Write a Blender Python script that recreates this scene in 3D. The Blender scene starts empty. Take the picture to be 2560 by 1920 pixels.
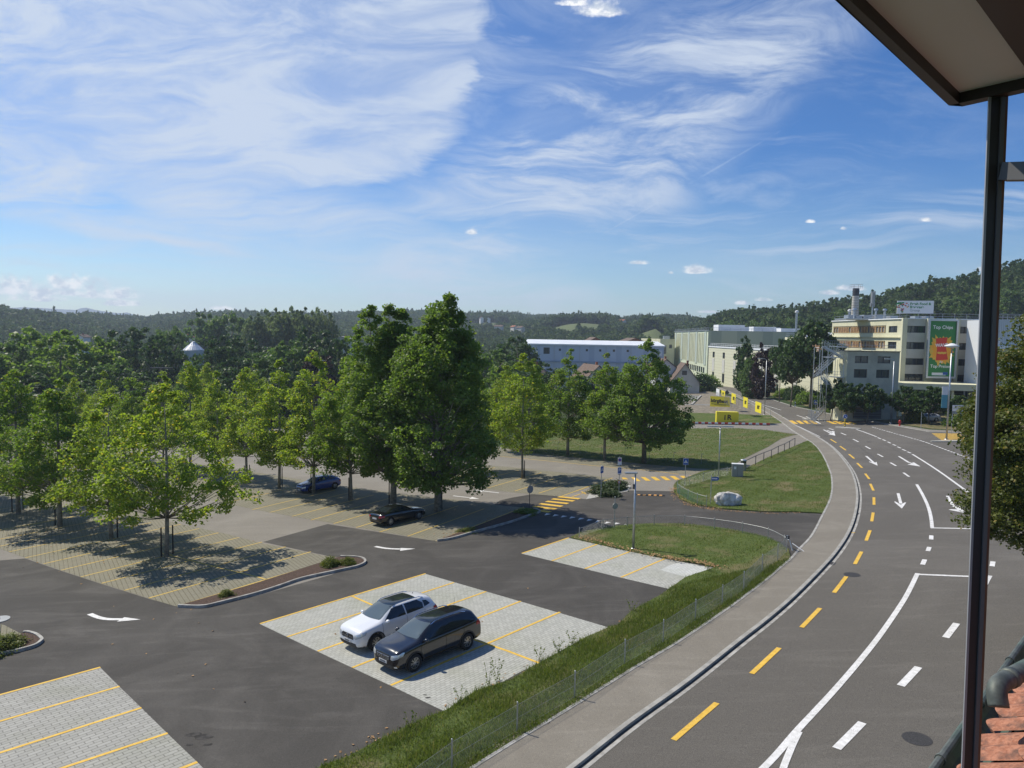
import bpy, bmesh, math, random
import numpy as np
from mathutils import Vector, Matrix, geometry
from mathutils.bvhtree import BVHTree
R = math.radians
scene = bpy.context.scene
COL = scene.collection
# ------------------------------------------------------------------ camera
FPX = 1775.0                        # focal length in pixels of a 2560 px wide picture
PITCH = math.atan((960-838)/FPX)
ROLL = 0.018
H0 = 12.1                           # eye height above the site
GX, GY = 0.05105, -0.0366           # the site slopes: up to the right, down into the valley
def ray(x, y):
    u = (x-1280)/FPX; v = -(y-960)/FPX
    c, s = math.cos(ROLL), math.sin(ROLL); u, v = c*u-s*v, s*u+c*v
    cp, sp = math.cos(PITCH), math.sin(PITCH)
    return Vector((u, cp+v*sp, v*cp-sp))
def zg(x, y): return -H0+GX*x+GY*y
def G(x, y, z=0.0):                 # a picture point on the sloping site, z above it
    d = ray(x, y); t = (-H0+z)/(d.z-GX*d.x-GY*d.y); return d*t
def at(x, y, D):                    # a picture point at depth D
    d = ray(x, y); return d*(D/d.y)
cam = bpy.data.cameras.new('camera'); camo = bpy.data.objects.new('camera', cam); COL.objects.link(camo)
cam.sensor_width = 36; cam.lens = 36*FPX/2560; cam.clip_start = 0.05; cam.clip_end = 60000
fw = ray(1280, 960).normalized(); rt = (ray(1380, 960)-ray(1280, 960)).normalized(); up = (ray(1280, 860)-ray(1280, 960)).normalized()
camo.matrix_world = Matrix((( rt.x, up.x, -fw.x, 0), (rt.y, up.y, -fw.y, 0), (rt.z, up.z, -fw.z, 0), (0, 0, 0, 1)))
scene.camera = camo
# ------------------------------------------------------------------ light
SUN_EL, SUN_AZ = 49.0, -57.0        # degrees; azimuth clockwise from +Y
SKY = 0.10
HAZE = True
scene.view_settings.view_transform = 'Standard'; scene.view_settings.look = 'None'
scene.view_settings.exposure = EXPO = 0.30; scene.view_settings.gamma = 1
scene.view_settings.use_curve_mapping = False
sv = Vector((math.sin(R(SUN_AZ))*math.cos(R(SUN_EL)), math.cos(R(SUN_AZ))*math.cos(R(SUN_EL)), math.sin(R(SUN_EL))))
sl = bpy.data.lights.new('sun', 'SUN'); sl.energy = 4.2; sl.angle = R(0.53); sl.color = (1, .93, .80)
so = bpy.data.objects.new('sun', sl); COL.objects.link(so); so.rotation_euler = sv.to_track_quat('Z', 'Y').to_euler()
so.location = (0, 0, 60)

class NT:                            # tiny node helper
    def __init__(s, tree): s.t = tree; s.n = tree.nodes; s.l = tree.links
    def new(s, typ, **kw):
        n = s.n.new(typ)
        for k, v in kw.items(): setattr(n, k, v)
        return n
    def put(s, sock, v):
        if v is None: return
        if hasattr(v, 'is_output'): s.l.new(v, sock)
        else:
            if hasattr(sock.default_value, '__len__') and not hasattr(v, '__len__'): v = [v]*len(sock.default_value)
            if hasattr(v, '__len__') and len(sock.default_value) == 4 and len(v) == 3: v = (*v, 1)
            sock.default_value = v
    def m(s, op, a, b=None, c=None, clamp=False):
        n = s.new('ShaderNodeMath', operation=op); n.use_clamp = clamp
        for i, v in enumerate((a, b, c)): s.put(n.inputs[i], v)
        return n.outputs[0]
    def mix(s, f, a, b, blend='MIX'):
        n = s.new('ShaderNodeMix', data_type='RGBA', blend_type=blend); n.clamp_factor = True
        s.put(n.inputs[0], f); s.put(n.inputs[6], a); s.put(n.inputs[7], b); return n.outputs[2]
    def ramp(s, v, lo, hi, a=0.0, b=1.0, smooth=True):
        n = s.new('ShaderNodeMapRange'); n.interpolation_type = 'SMOOTHSTEP' if smooth else 'LINEAR'
        for i, q in enumerate((v, lo, hi, a, b)): s.put(n.inputs[i], q)
        return n.outputs[0]
    def noise(s, vec, scale, detail=3, rough=.55, dist=0.0, lac=2.0):
        n = s.new('ShaderNodeTexNoise'); s.put(n.inputs['Vector'], vec)
        n.inputs['Scale'].default_value = scale; n.inputs['Detail'].default_value = detail
        n.inputs['Roughness'].default_value = rough; n.inputs['Distortion'].default_value = dist; n.inputs['Lacunarity'].default_value = lac
        return n.outputs['Fac']
    def comb(s, x, y, z=0.0):
        n = s.new('ShaderNodeCombineXYZ')
        for i, v in enumerate((x, y, z)): s.put(n.inputs[i], v)
        return n.outputs[0]
    def sep(s, v):
        n = s.new('ShaderNodeSeparateXYZ'); s.put(n.inputs[0], v); return n.outputs
    def mapp(s, vec, rot=(0, 0, 0), scale=(1, 1, 1), loc=(0, 0, 0)):
        n = s.new('ShaderNodeMapping'); s.put(n.inputs[0], vec)
        n.inputs['Rotation'].default_value = rot; n.inputs['Scale'].default_value = scale; n.inputs['Location'].default_value = loc
        return n.outputs[0]
# ------------------------------------------------------------------ sky
world = bpy.data.worlds.new("World"); scene.world = world; world.use_nodes = True
world.cycles.sampling_method = 'MANUAL'; world.cycles.sample_map_resolution = 512
w = NT(world.node_tree); w.n.clear()
tc = w.new('ShaderNodeTexCoord').outputs['Generated']
sky = w.new('ShaderNodeTexSky', sky_type='NISHITA'); sky.sun_disc = False
sky.sun_elevation = R(SUN_EL); sky.sun_rotation = R(SUN_AZ); sky.altitude = 500
sky.air_density = 1.0; sky.dust_density = 0.8; sky.ozone_density = 1.6
x, y, z = w.sep(tc)
ya = w.m('MAXIMUM', w.m('ABSOLUTE', y), .25)
U = w.m('DIVIDE', x, ya); V = w.m('DIVIDE', z, ya)     # direction as slopes east / up
uv = w.comb(U, V)
# warped coordinates for the cirrus
wn = w.new('ShaderNodeTexNoise'); w.put(wn.inputs['Vector'], uv); wn.inputs['Scale'].default_value = 3.0; wn.inputs['Detail'].default_value = 4
wc = w.sep(wn.outputs['Color'])
Uw = w.m('ADD', U, w.m('MULTIPLY', w.m('SUBTRACT', wc[0], .5), .13)); Vw = w.m('ADD', V, w.m('MULTIPLY', w.m('SUBTRACT', wc[1], .5), .10))
uvw = w.comb(Uw, Vw)
def dirv_(px, py): d = ray(px, py); return d.x/d.y, d.z/d.y
def zone(px, py, ang, a, b, n=2.0, lo=0.0, hi=.5, cu=None, cv=None, add=0.0):
    """soft patch of sky round one direction; ang = tilt, a and b = half sizes"""
    cx_, cy_ = dirv_(px, py); cu = Uw if cu is None else cu; cv = Vw if cv is None else cv
    du, dv = w.m('SUBTRACT', cu, cx_), w.m('SUBTRACT', cv, cy_); c_, s_ = math.cos(R(ang)), math.sin(R(ang))
    p_ = w.m('ADD', w.m('MULTIPLY', du, c_*FPX/a), w.m('MULTIPLY', dv, s_*FPX/a)); q_ = w.m('ADD', w.m('MULTIPLY', du, -s_*FPX/b), w.m('MULTIPLY', dv, c_*FPX/b))
    e_ = w.m('ADD', w.m('POWER', w.m('ABSOLUTE', p_), n), w.m('POWER', w.m('ABSOLUTE', q_), n)); return w.ramp(w.m('ADD', w.m('SUBTRACT', 1, e_), add), lo, hi)
def streak(ang, along, across, loc=0.0, sc=1.3, det=7, lo=.35, hi=.7, a=0.0, b=1.0):
    return w.ramp(w.noise(w.mapp(uvw, rot=(0, 0, R(-ang)), scale=(along, across, 1), loc=(loc, loc*.7, 0)), sc, det, .66, .7), lo, hi, a, b)
big = w.noise(w.mapp(uv, scale=(2.2, 3.2, 1), loc=(1.3, .4, 0)), 1.0, 3, .5)
zA = zone(330, 60, 0, 860, 430, 2.6, -.10, .16, None, None, w.m('MULTIPLY', w.m('SUBTRACT', w.noise(w.mapp(uvw, rot=(0, 0, R(28)), scale=(1.6, 6, 1), loc=(5, 5, 0)), 1.6, 8, .66, .6), .5), 1.3)); zA2 = zone(330, 120, 0, 1000, 480, 2.4, -.2, .6)
zB = zone(860, 610, -17, 640, 105, 2.0, -.9, .8); zB2 = zone(180, 520, -14, 520, 60, 2.0, -1.2, .8)
zC = zone(1500, 370, 33, 760, 215, 2.0, -.5, .9); zE = zone(1360, 120, 20, 330, 240, 2.0, -.6, .9); zD = zone(2330, 545, 10, 560, 52, 2.0, -.8, .9); zF = zone(1790, 520, 8, 420, 60, 2.0, -1, 1)
cA = w.m('MULTIPLY', zA, w.m('MULTIPLY', streak(-8, 1.8, 6.5, 0, 1.9, 10, .36, .64, .40, 1.0), w.ramp(big, .25, .6, .82, 1.0)))
cA2 = w.m('MULTIPLY', zA2, streak(-20, 2.2, 9, 4, 1.3, 7, .40, .72, .0, .55))
cB = w.m('MULTIPLY', zB, streak(-14, 1.4, 8, 2, 1.8, 9, .36, .68, .15, .95)); cB2 = w.m('MULTIPLY', zB2, streak(-13, 1.2, 12, 6, 1.4, 7, .38, .66, .1, .85))
cC = w.m('MULTIPLY', zC, streak(31, 1.7, 8, 3, 2.3, 10, .38, .70, .10, .88)); cE = w.m('MULTIPLY', zE, streak(45, 2, 5, 1, 1.6, 9, .36, .72, .06, .50))
cD = w.m('MULTIPLY', zD, streak(9, .8, 16, 5, 1.4, 6, .42, .68, 0, .62)); cF = w.m('MULTIPLY', zF, streak(10, 1.2, 14, 9, 1.4, 7, .50, .74, 0, .6))
c3 = w.m('MULTIPLY', streak(33, 1.6, 9, 7, 2.2, 9, .46, .76, 0, .50), w.ramp(U, .78, .15, .12, 1.0))
low = w.m('MULTIPLY', w.ramp(V, .22, .02), streak(4, 1.2, 13, 5, 1.6, 8, .40, .72, .02, .42))
cir = cA
for c_ in (cA2, cB, cB2, cC, cE, cD, cF, c3, low): cir = w.m('MAXIMUM', cir, c_)
cir = w.m('ADD', cir, w.m('MULTIPLY', w.m('ADD', cC, cA2), .12))
trail = w.m('MULTIPLY', zone(1745, 447, 31, 300, 2.6, 2.0, -.6, .9, U, V), streak(31, 5, 5, 1, 3, 3, .4, .6, .0, .17))
cir = w.m('MINIMUM', w.m('ADD', cir, trail), .90)
tint = w.mix(w.ramp(V, .0, .30), (.72, .88, .99), (.27, .57, .95)); SKYC = w.mix(1.0, sky.outputs[0], tint, 'MULTIPLY')
col = w.mix(cir, SKYC, (5.2, 5.9, 7.0))
# small cumulus
cum = None
cn = w.noise(uv, 46, 6, .66)
for (px, py, a, b) in ((35, 716, 90, 26), (95, 742, 72, 15), (185, 708, 92, 22), (268, 733, 84, 17), (305, 757, 60, 10), (130, 728, 120, 14), (1500, 20, 60, 26), (1445, 5, 50, 12), (1178, 579, 15, 8),
                       (1745, 674, 40, 13), (1598, 656, 30, 6), (1678, 681, 8, 4), (2128, 720, 40, 8), (2075, 731, 26, 7), (1905, 748, 26, 6), (1855, 757, 18, 6), (1770, 779, 26, 4), (560, 770, 46, 5), (2465, 672, 20, 8), (2025, 553, 13, 5), (2110, 571, 9, 4), (2315, 549, 16, 6)):
    cu, cv = dirv_(px, py+b*.45); dv = w.m('MULTIPLY', w.m('SUBTRACT', V, cv), FPX/b); dv = w.m('MULTIPLY', dv, w.ramp(dv, -.05, .05, 2.6, .72))
    e = w.m('ADD', w.m('POWER', w.m('ABSOLUTE', w.m('MULTIPLY', w.m('SUBTRACT', U, cu), FPX/a)), 2), w.m('POWER', w.m('ABSOLUTE', dv), 2)); e = w.m('SUBTRACT', 1, e)
    cum = e if cum is None else w.m('MAXIMUM', cum, e)
cm = w.ramp(w.m('ADD', cum, w.m('MULTIPLY', w.m('SUBTRACT', cn, .51), 4.2)), -.5, 1.15)
cm = w.m('MULTIPLY', cm, w.ramp(cum, -1.3, .0)); cm = w.m('MULTIPLY', cm, w.ramp(y, 0, .1))
cb = w.mix(w.ramp(w.noise(w.mapp(uv, scale=(1, 1.6, 1), loc=(0, .010, 0)), 42, 5, .6), .40, .60), (5.0, 5.6, 6.5), (8.8, 8.8, 8.8))
col = w.mix(w.m('MULTIPLY', cm, .95), col, cb)
bg = w.new('ShaderNodeBackground'); w.put(bg.inputs[0], col); bg.inputs[1].default_value = SKY
wo = w.new('ShaderNodeOutputWorld'); w.l.new(bg.outputs[0], wo.inputs[0])
# ------------------------------------------------------------------ materials
MATS = {}
def pbr(name, color, rough=.8, metal=0.0, spec=.5, **kw):
    m = bpy.data.materials.new(name); m.use_nodes = True; t = NT(m.node_tree)
    b = t.n['Principled BSDF']; t.put(b.inputs['Base Color'], color)
    b.inputs['Roughness'].default_value = rough; b.inputs['Metallic'].default_value = metal; b.inputs['Specular IOR Level'].default_value = spec
    for k, v in kw.items(): b.inputs[k].default_value = v
    MATS[name] = m; return m, t, b
def obc(t): return t.new('ShaderNodeTexCoord').outputs['Object']
def bump(t, b, h, strength=.3, dist=.02):
    n = t.new('ShaderNodeBump'); n.inputs['Strength'].default_value = strength; n.inputs['Distance'].default_value = dist
    t.put(n.inputs['Height'], h); t.l.new(n.outputs[0], b.inputs['Normal'])
def mottled(name, c1, c2, scale=3.0, rough=.8, metal=0, spec=.3, detail=5, bs=.0, lo=.35, hi=.65, c3=None, s3=.15):
    m, t, b = pbr(name, c1, rough, metal, spec); v = obc(t)
    n = t.noise(v, scale, detail, .6); c = t.mix(t.ramp(n, lo, hi), c1, c2)
    if c3 is not None: c = t.mix(t.ramp(t.noise(v, s3, 4, .6), .45, .68), c, c3)
    t.put(b.inputs['Base Color'], c)
    if bs: bump(t, b, n, bs, .03)
    return m
def asphalt(name, base, light, patch_scale=.12, speck=.5):
    m, t, b = pbr(name, base, .88, 0, .25); v = obc(t)
    p = t.noise(v, patch_scale, 6, .62, 1.5); p2 = t.noise(t.mapp(v, rot=(0, 0, R(46)), scale=(1, 5, 1)), .25, 5, .6, .8)
    c = t.mix(t.m('ADD', t.ramp(p, .38, .68, 0, .6), t.ramp(p2, .5, .7, 0, .45)), base, light)
    f = t.noise(v, 38, 2, .7); f2 = t.noise(v, 9, 3, .6)
    c = t.mix(t.ramp(f, .30, .70, -.0, 1.0), t.mix(1, c, (1-speck*.5,)*3, 'MULTIPLY'), t.mix(1, c, (1+speck*.55,)*3, 'MULTIPLY'))
    c = t.mix(t.ramp(f2, .3, .7, 0, .25), c, t.mix(1, c, (1.35, 1.3, 1.25), 'MULTIPLY'))
    t.put(b.inputs['Base Color'], c); bump(t, b, f, .35, .01); return m
asphalt('asphalt_new', (.055, .0515, .046), (.095, .089, .080), .16)
mottled('asphalt_stain', (.030, .028, .026), (.062, .058, .053), 4, .9, lo=.4, hi=.6)
asphalt('asphalt_old', (.195, .180, .155), (.245, .228, .197), .1, .4)
asphalt('asphalt_road', (.106, .098, .085), (.142, .132, .115), .07, .6)
asphalt('asphalt_path', (.185, .168, .138), (.235, .216, .180), .2, .4)
STALL = math.atan2(*[(G(1134.7, 1456.9)-G(718.1, 1592.8))[i] for i in (1, 0)])    # direction of the stall lines
def pavers(name, c1, c2, mortar, bw, bh, ms, offs=.5, weeds=None, rot=0.0):
    m, t, b = pbr(name, c1, .85, 0, .25); v = obc(t)
    bt = t.new('ShaderNodeTexBrick'); t.put(bt.inputs['Vector'], t.mapp(v, rot=(0, 0, -STALL+rot)))
    bt.offset = offs; bt.inputs['Scale'].default_value = 1; bt.inputs['Brick Width'].default_value = bw; bt.inputs['Row Height'].default_value = bh
    bt.inputs['Mortar Size'].default_value = ms; bt.inputs['Mortar Smooth'].default_value = .1; bt.inputs['Bias'].default_value = 0
    t.put(bt.inputs['Color1'], c1); t.put(bt.inputs['Color2'], c2); t.put(bt.inputs['Mortar'], mortar)
    c = bt.outputs[0]
    c = t.mix(t.ramp(t.noise(v, .35, 5, .6), .45, .7, 0, .55), c, t.mix(1, c, (.82, .84, .74), 'MULTIPLY'))
    c = t.mix(t.ramp(t.noise(v, 1.7, 5, .7), .55, .75, 0, .5), c, t.mix(1, c, (1.22, 1.22, 1.22), 'MULTIPLY'))
    if weeds: c = t.mix(t.ramp(t.noise(v, .55, 6, .68), .5, .72, 0, .75), c, weeds)
    t.put(b.inputs['Base Color'], c); bump(t, b, bt.outputs['Fac'], -.4, .01); return m
pavers('pavers_new', (.31, .305, .275), (.37, .365, .33), (.20, .195, .175), .42, .19, .018)
pavers('pavers_fine', (.35, .352, .315), (.43, .428, .385), (.245, .243, .215), .24, .15, .012)
pavers('pavers_light', (.50, .51, .48), (.56, .57, .54), (.30, .30, .28), .24, .15, .014)
pavers('grid_pavers', (.235, .22, .17), (.28, .262, .20), (.12, .11, .068), 0.24, .11, .020, .0, (.22, .20, .14), R(12))
def grassy(name, a, b2, dry, ds=.25, dlo=.5):
    m, t, b = pbr(name, a, .95, 0, .1); v = obc(t)
    c = t.mix(t.ramp(t.noise(v, 2.2, 6, .7), .35, .65), a, b2)
    c = t.mix(t.ramp(t.noise(v, ds, 5, .65), dlo, dlo+.2), c, dry)
    f = t.noise(v, 14, 4, .75); c = t.mix(t.ramp(f, .3, .7), t.mix(1, c, (.6, .6, .6), 'MULTIPLY'), t.mix(1, c, (1.35, 1.35, 1.3), 'MULTIPLY'))
    t.put(b.inputs['Base Color'], c); bump(t, b, f, .8, .08); return m
grassy('grass', (.078, .108, .030), (.108, .142, .042), (.19, .165, .085), .3, .47)
grassy('field_grass', (.088, .118, .038), (.115, .145, .05), (.165, .150, .075), .35, .46)
grassy('dry_verge', (.16, .135, .075), (.22, .19, .11), (.08, .10, .03), .3, .5)
grassy('terrain', (.040, .062, .022), (.055, .080, .030), (.07, .085, .035), .01, .5)
grassy('meadow', (.115, .145, .062), (.14, .165, .075), (.20, .18, .11), .012, .50)
def foliage(name, a, b2, trans, tcol, c3=None):
    m, t, b = pbr(name, a, .55, 0, .35)
    ri = t.new('ShaderNodeNewGeometry').outputs['Random Per Island']
    c = t.mix(ri, a, b2)
    if c3: c = t.mix(t.m('GREATER_THAN', ri, .93), c, c3)
    oi = t.new('ShaderNodeObjectInfo').outputs['Random']
    v = obc(t); c = t.mix(t.ramp(t.noise(v, .8, 3, .5), .35, .65, 0, .5), c, t.mix(1, c, (.68, .75, .6), 'MULTIPLY'))
    t.put(b.inputs['Base Color'], c)
    tr = t.new('ShaderNodeBsdfTranslucent'); t.put(tr.inputs[0], t.mix(1, c, tcol, 'MULTIPLY'))
    ms = t.new('ShaderNodeMixShader'); ms.inputs[0].default_value = trans
    t.l.new(b.outputs[0], ms.inputs[1]); t.l.new(tr.outputs[0], ms.inputs[2]); t.l.new(ms.outputs[0], t.n['Material Output'].inputs[0])
    return m
foliage('leaf_bright', (0.153, 0.226, 0.031), (0.204, 0.278, 0.042), .50, (2.2, 2.1, 1.0), (.32, .29, .05))
foliage('leaf_mid', (0.114, 0.189, 0.030), (0.168, 0.242, 0.040), .45, (2.0, 2.0, 1.0), (.22, .22, .04))
foliage('leaf_deep', (0.112, 0.180, 0.036), (0.165, 0.235, 0.050), .42, (1.9, 2.0, 1.0), (.17, .21, .04))
foliage('leaf_dark', (0.044, 0.083, 0.026), (0.073, 0.120, 0.036), .28, (1.5, 1.7, 1.0))
foliage('leaf_grove', (0.121, 0.162, 0.068), (0.155, 0.196, 0.088), .35, (1.6, 1.7, 1.1))
foliage('leaf_soft', (0.094, 0.152, 0.046), (0.131, 0.189, 0.058), .34, (1.6, 1.8, 1.0))
foliage('leaf_purple', (.030, .016, .018), (.050, .028, .026), .2, (1.5, 1.3, 1.2))
foliage('leaf_beech', (.075, .100, .022), (.125, .140, .030), .30, (1.5, 1.6, .9), (.24, .19, .05))
foliage('leaf_juniper', (.045, .075, .022), (.07, .105, .03), .2, (1.4, 1.5, 1.0))
foliage('leaf_shrub', (.11, .14, .025), (.17, .19, .035), .35, (1.6, 1.6, .9))
foliage('blade', (0.090, 0.129, 0.028), (0.150, 0.175, 0.042), .40, (1.8, 1.9, 1.0), (.24, .21, .10))
foliage('forest_leaf', (.064, .096, .032), (.100, .138, .046), .22, (1.4, 1.6, 1.1))
MATS['forest_leaf'].node_tree.nodes['Principled BSDF'].inputs['Specular IOR Level'].default_value = .05
mottled('bark', (.10, .085, .065), (.21, .19, .155), 5, .9, bs=.4)
mottled('bark_pale', (.17, .155, .125), (.30, .28, .235), 4, .9, bs=.4)
mottled('concrete', (.36, .35, .32), (.44, .43, .40), 2.5, .85)
mottled('kerb_stone', (.27, .262, .235), (.37, .36, .325), 2.0, .85, bs=.2)
mottled('kerb_pale', (.26, .25, .225), (.42, .41, .375), 2.2, .8)
def paint(name, a, b2, under, wear=.60):
    m, t, b = pbr(name, a, .65, 0, .3); v = obc(t); c = t.mix(t.ramp(t.noise(v, 5, 4, .6), .35, .65), a, b2)
    c = t.mix(t.ramp(t.noise(v, .5, 3, .5), .35, .7, 0, .25), c, t.mix(1, c, (.72, .71, .68), 'MULTIPLY'))
    f = t.m('ADD', t.noise(v, 24, 5, .75), t.m('MULTIPLY', t.noise(v, 1.2, 4, .6), .35)); t.put(b.inputs['Base Color'], t.mix(t.ramp(f, wear+.16, wear+.24), c, under)); return m
paint('paint_white', (.62, .61, .58), (.76, .75, .73), (.15, .14, .13), .62)
paint('paint_yellow', (.66, .40, .05), (.76, .49, .08), (.15, .14, .12), .62)
paint('paint_worn', (.66, .44, .07), (.56, .40, .10), (.20, .185, .14), .57)
mottled('mulch', (.045, .028, .020), (.16, .105, .08), 22, .95, bs=1.0, lo=.4, hi=.7)
mottled('concrete_dark', (.17, .168, .155), (.23, .225, .21), .8, .9, bs=.4)
mottled('gravel', (.13, .112, .082), (.30, .262, .20), 1.6, .95, bs=.8, c3=(.18, .16, .12), s3=.4)
mottled('rock', (.42, .40, .36), (.66, .64, .59), 2.6, .9, bs=.9, lo=.38, hi=.6)
mottled('leaf_litter', (.26, .14, .06), (.42, .28, .14), 30, .9)
mottled('galvanised', (.38, .40, .42), (.52, .54, .56), 8, .42, .75, .5)
mottled('steel_dark', (.06, .06, .065), (.10, .10, .105), 6, .5, .4)
mottled('stake_wood', (.018, .015, .013), (.035, .03, .026), 9, .8)
mottled('cast_iron', (.035, .034, .034), (.07, .068, .066), 30, .7, .2)
mottled('facade_cream', (.62, .60, .42), (.68, .66, .47), .5, .85, c3=(.55, .53, .37), s3=.25)
mottled('facade_grey', (.52, .51, .46), (.58, .57, .52), .4, .9)
mottled('facade_olive', (.40, .40, .32), (.46, .46, .37), .4, .9, c3=(.34, .335, .27), s3=.3)
mottled('facade_mint', (.40, .46, .40), (.46, .52, .46), .4, .7)
mottled('facade_lightgreen', (.55, .60, .45), (.61, .66, .50), .4, .7)
mottled('facade_blue', (.27, .34, .45), (.33, .40, .52), .2, .6)
mottled('facade_white', (.66, .67, .68), (.75, .76, .77), .8, .8)
mottled('roof_white', (.74, .76, .78), (.82, .84, .86), .3, .45)
mottled('roof_gravel', (.26, .26, .25), (.36, .36, .35), 1.5, .95)
mottled('roof_brown', (.12, .085, .068), (.18, .13, .10), 2.5, .9, bs=.4)
mottled('roof_red', (.28, .10, .055), (.36, .15, .085), 1.5, .9, bs=.3)
mottled('wood_slat', (.34, .20, .11), (.48, .31, .19), 2.0, .7)
mottled('wood_post', (.58, .42, .20), (.66, .50, .27), 2.0, .7)
mottled('wood_frame', (.17, .085, .05), (.24, .12, .07), 8, .6)
mottled('clay_tile', (.33, .135, .080), (.44, .20, .125), 40, .9, bs=.6, lo=.4, hi=.62, c3=(.15, .085, .065), s3=14)
mottled('copper_pipe', (.075, .085, .078), (.14, .155, .14), 14, .55, .35, c3=(.10, .15, .12), s3=5)
mottled('soffit', (.62, .70, .80), (.66, .74, .84), 2, .9)
pbr('black_rubber', (.012, .012, .012), .75); pbr('frame_black', (.030, .028, .031), .5)
pbr('frame_bar', (.13, .13, .135), .55); pbr('frame_grey', (.36, .37, .40), .45, .3); pbr('white_paint', (.78, .78, .78), .4); pbr('dark_void', (.01, .01, .011), .9)
pbr('window_glass', (.045, .055, .065), .08, 0, .8); pbr('window_frame', (.06, .06, .065), .5)
pbr('blind_grey', (.20, .19, .18), .8); pbr('shade_dark', (.05, .05, .052), .8)
pbr('blue_sign', (.015, .09, .38), .4); pbr('red_sign', (.55, .03, .03), .4); pbr('yellow_sign', (.78, .66, .03), .5)
pbr('black_paint', (.015, .015, .016), .5); pbr('yellow_paint', (.85, .62, .04), .5); pbr('orange_paint', (.85, .42, .12), .55)
pbr('purple_sign', (.16, .10, .25), .5); pbr('sign_back', (.30, .31, .31), .45, .4); pbr('green_banner', (.035, .20, .055), .7)
pbr('orange_banner', (.82, .36, .03), .7); pbr('yellow_banner', (.70, .44, .06), .7); pbr('red_banner', (.60, .05, .03), .7)
pbr('text_green', (.05, .26, .09), .6); pbr('text_grey', (.25, .30, .30), .6); pbr('blue_shutter', (.03, .06, .18), .6)
pbr('hydrant_red', (.5, .03, .02), .45); pbr('teal_banner', (.10, .30, .36), .7); pbr('wire', (.30, .31, .31), .5, .5)
pbr('green_net', (.10, .24, .16), .7)
pbr('headlamp', (.55, .58, .60), .12, .3, .9); pbr('tail_red', (.38, .012, .012), .15, 0, .7); pbr('chrome', (.72, .73, .75), .15, 1)
pbr('alloy', (.50, .50, .50), .28, .9); pbr('plastic_dark', (.022, .022, .024), .6); pbr('tyre', (.016, .016, .016), .85)
pbr('car_glass', (.020, .026, .030), .04, 0, .9); pbr('car_windscreen', (.085, .105, .110), .04, 0, .9); pbr('plate_white', (.62, .62, .62), .5)
for n_, c_, r_ in (('car_white', (.72, .73, .74), .22), ('car_black', (.012, .011, .013), .16), ('car_blue', (.012, .045, .22), .2), ('car_jet', (.006, .006, .007), .2), ('car_silver', (.45, .46, .47), .25)):
    m_, t_, b_ = pbr(n_, c_, r_, 0, .6); b_.inputs['Coat Weight'].default_value = .8; b_.inputs['Coat Roughness'].default_value = .04
m_, t_, b_ = pbr('far_mountain', (.09, .135, .19), .95)  # haze painted in: bluer than the bare slopes would be
# ribbed claddings: two-tone colour stripes on the panels
def striped(name, a, b2, period, duty=.5, axis='x', rough=.75, groove=None):
    m, t, b = pbr(name, a, rough, 0, .3); s = t.sep(obc(t)); q = {'x': s[0], 'y': s[1], 'z': s[2]}[axis]
    f = t.m('FRACT', t.m('DIVIDE', q, period)); c = t.mix(t.m('GREATER_THAN', f, duty), a, b2); t.put(b.inputs['Base Color'], c); return m
striped('cladding_panels', (.62, .61, .45), (.40, .40, .29), 1.1, .93, 'z')
striped('cladding_blue', (.50, .56, .66), (.43, .49, .59), 9.6, .80, 'x')
striped('cladding_olive', (.42, .44, .32), (.33, .36, .27), 11, .6, 'x')
striped('corrugated', (.62, .64, .66), (.48, .50, .52), .35, .6, 'x')
striped('louvre', (.10, .115, .13), (.045, .05, .06), .45, .7, 'z')
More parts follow.
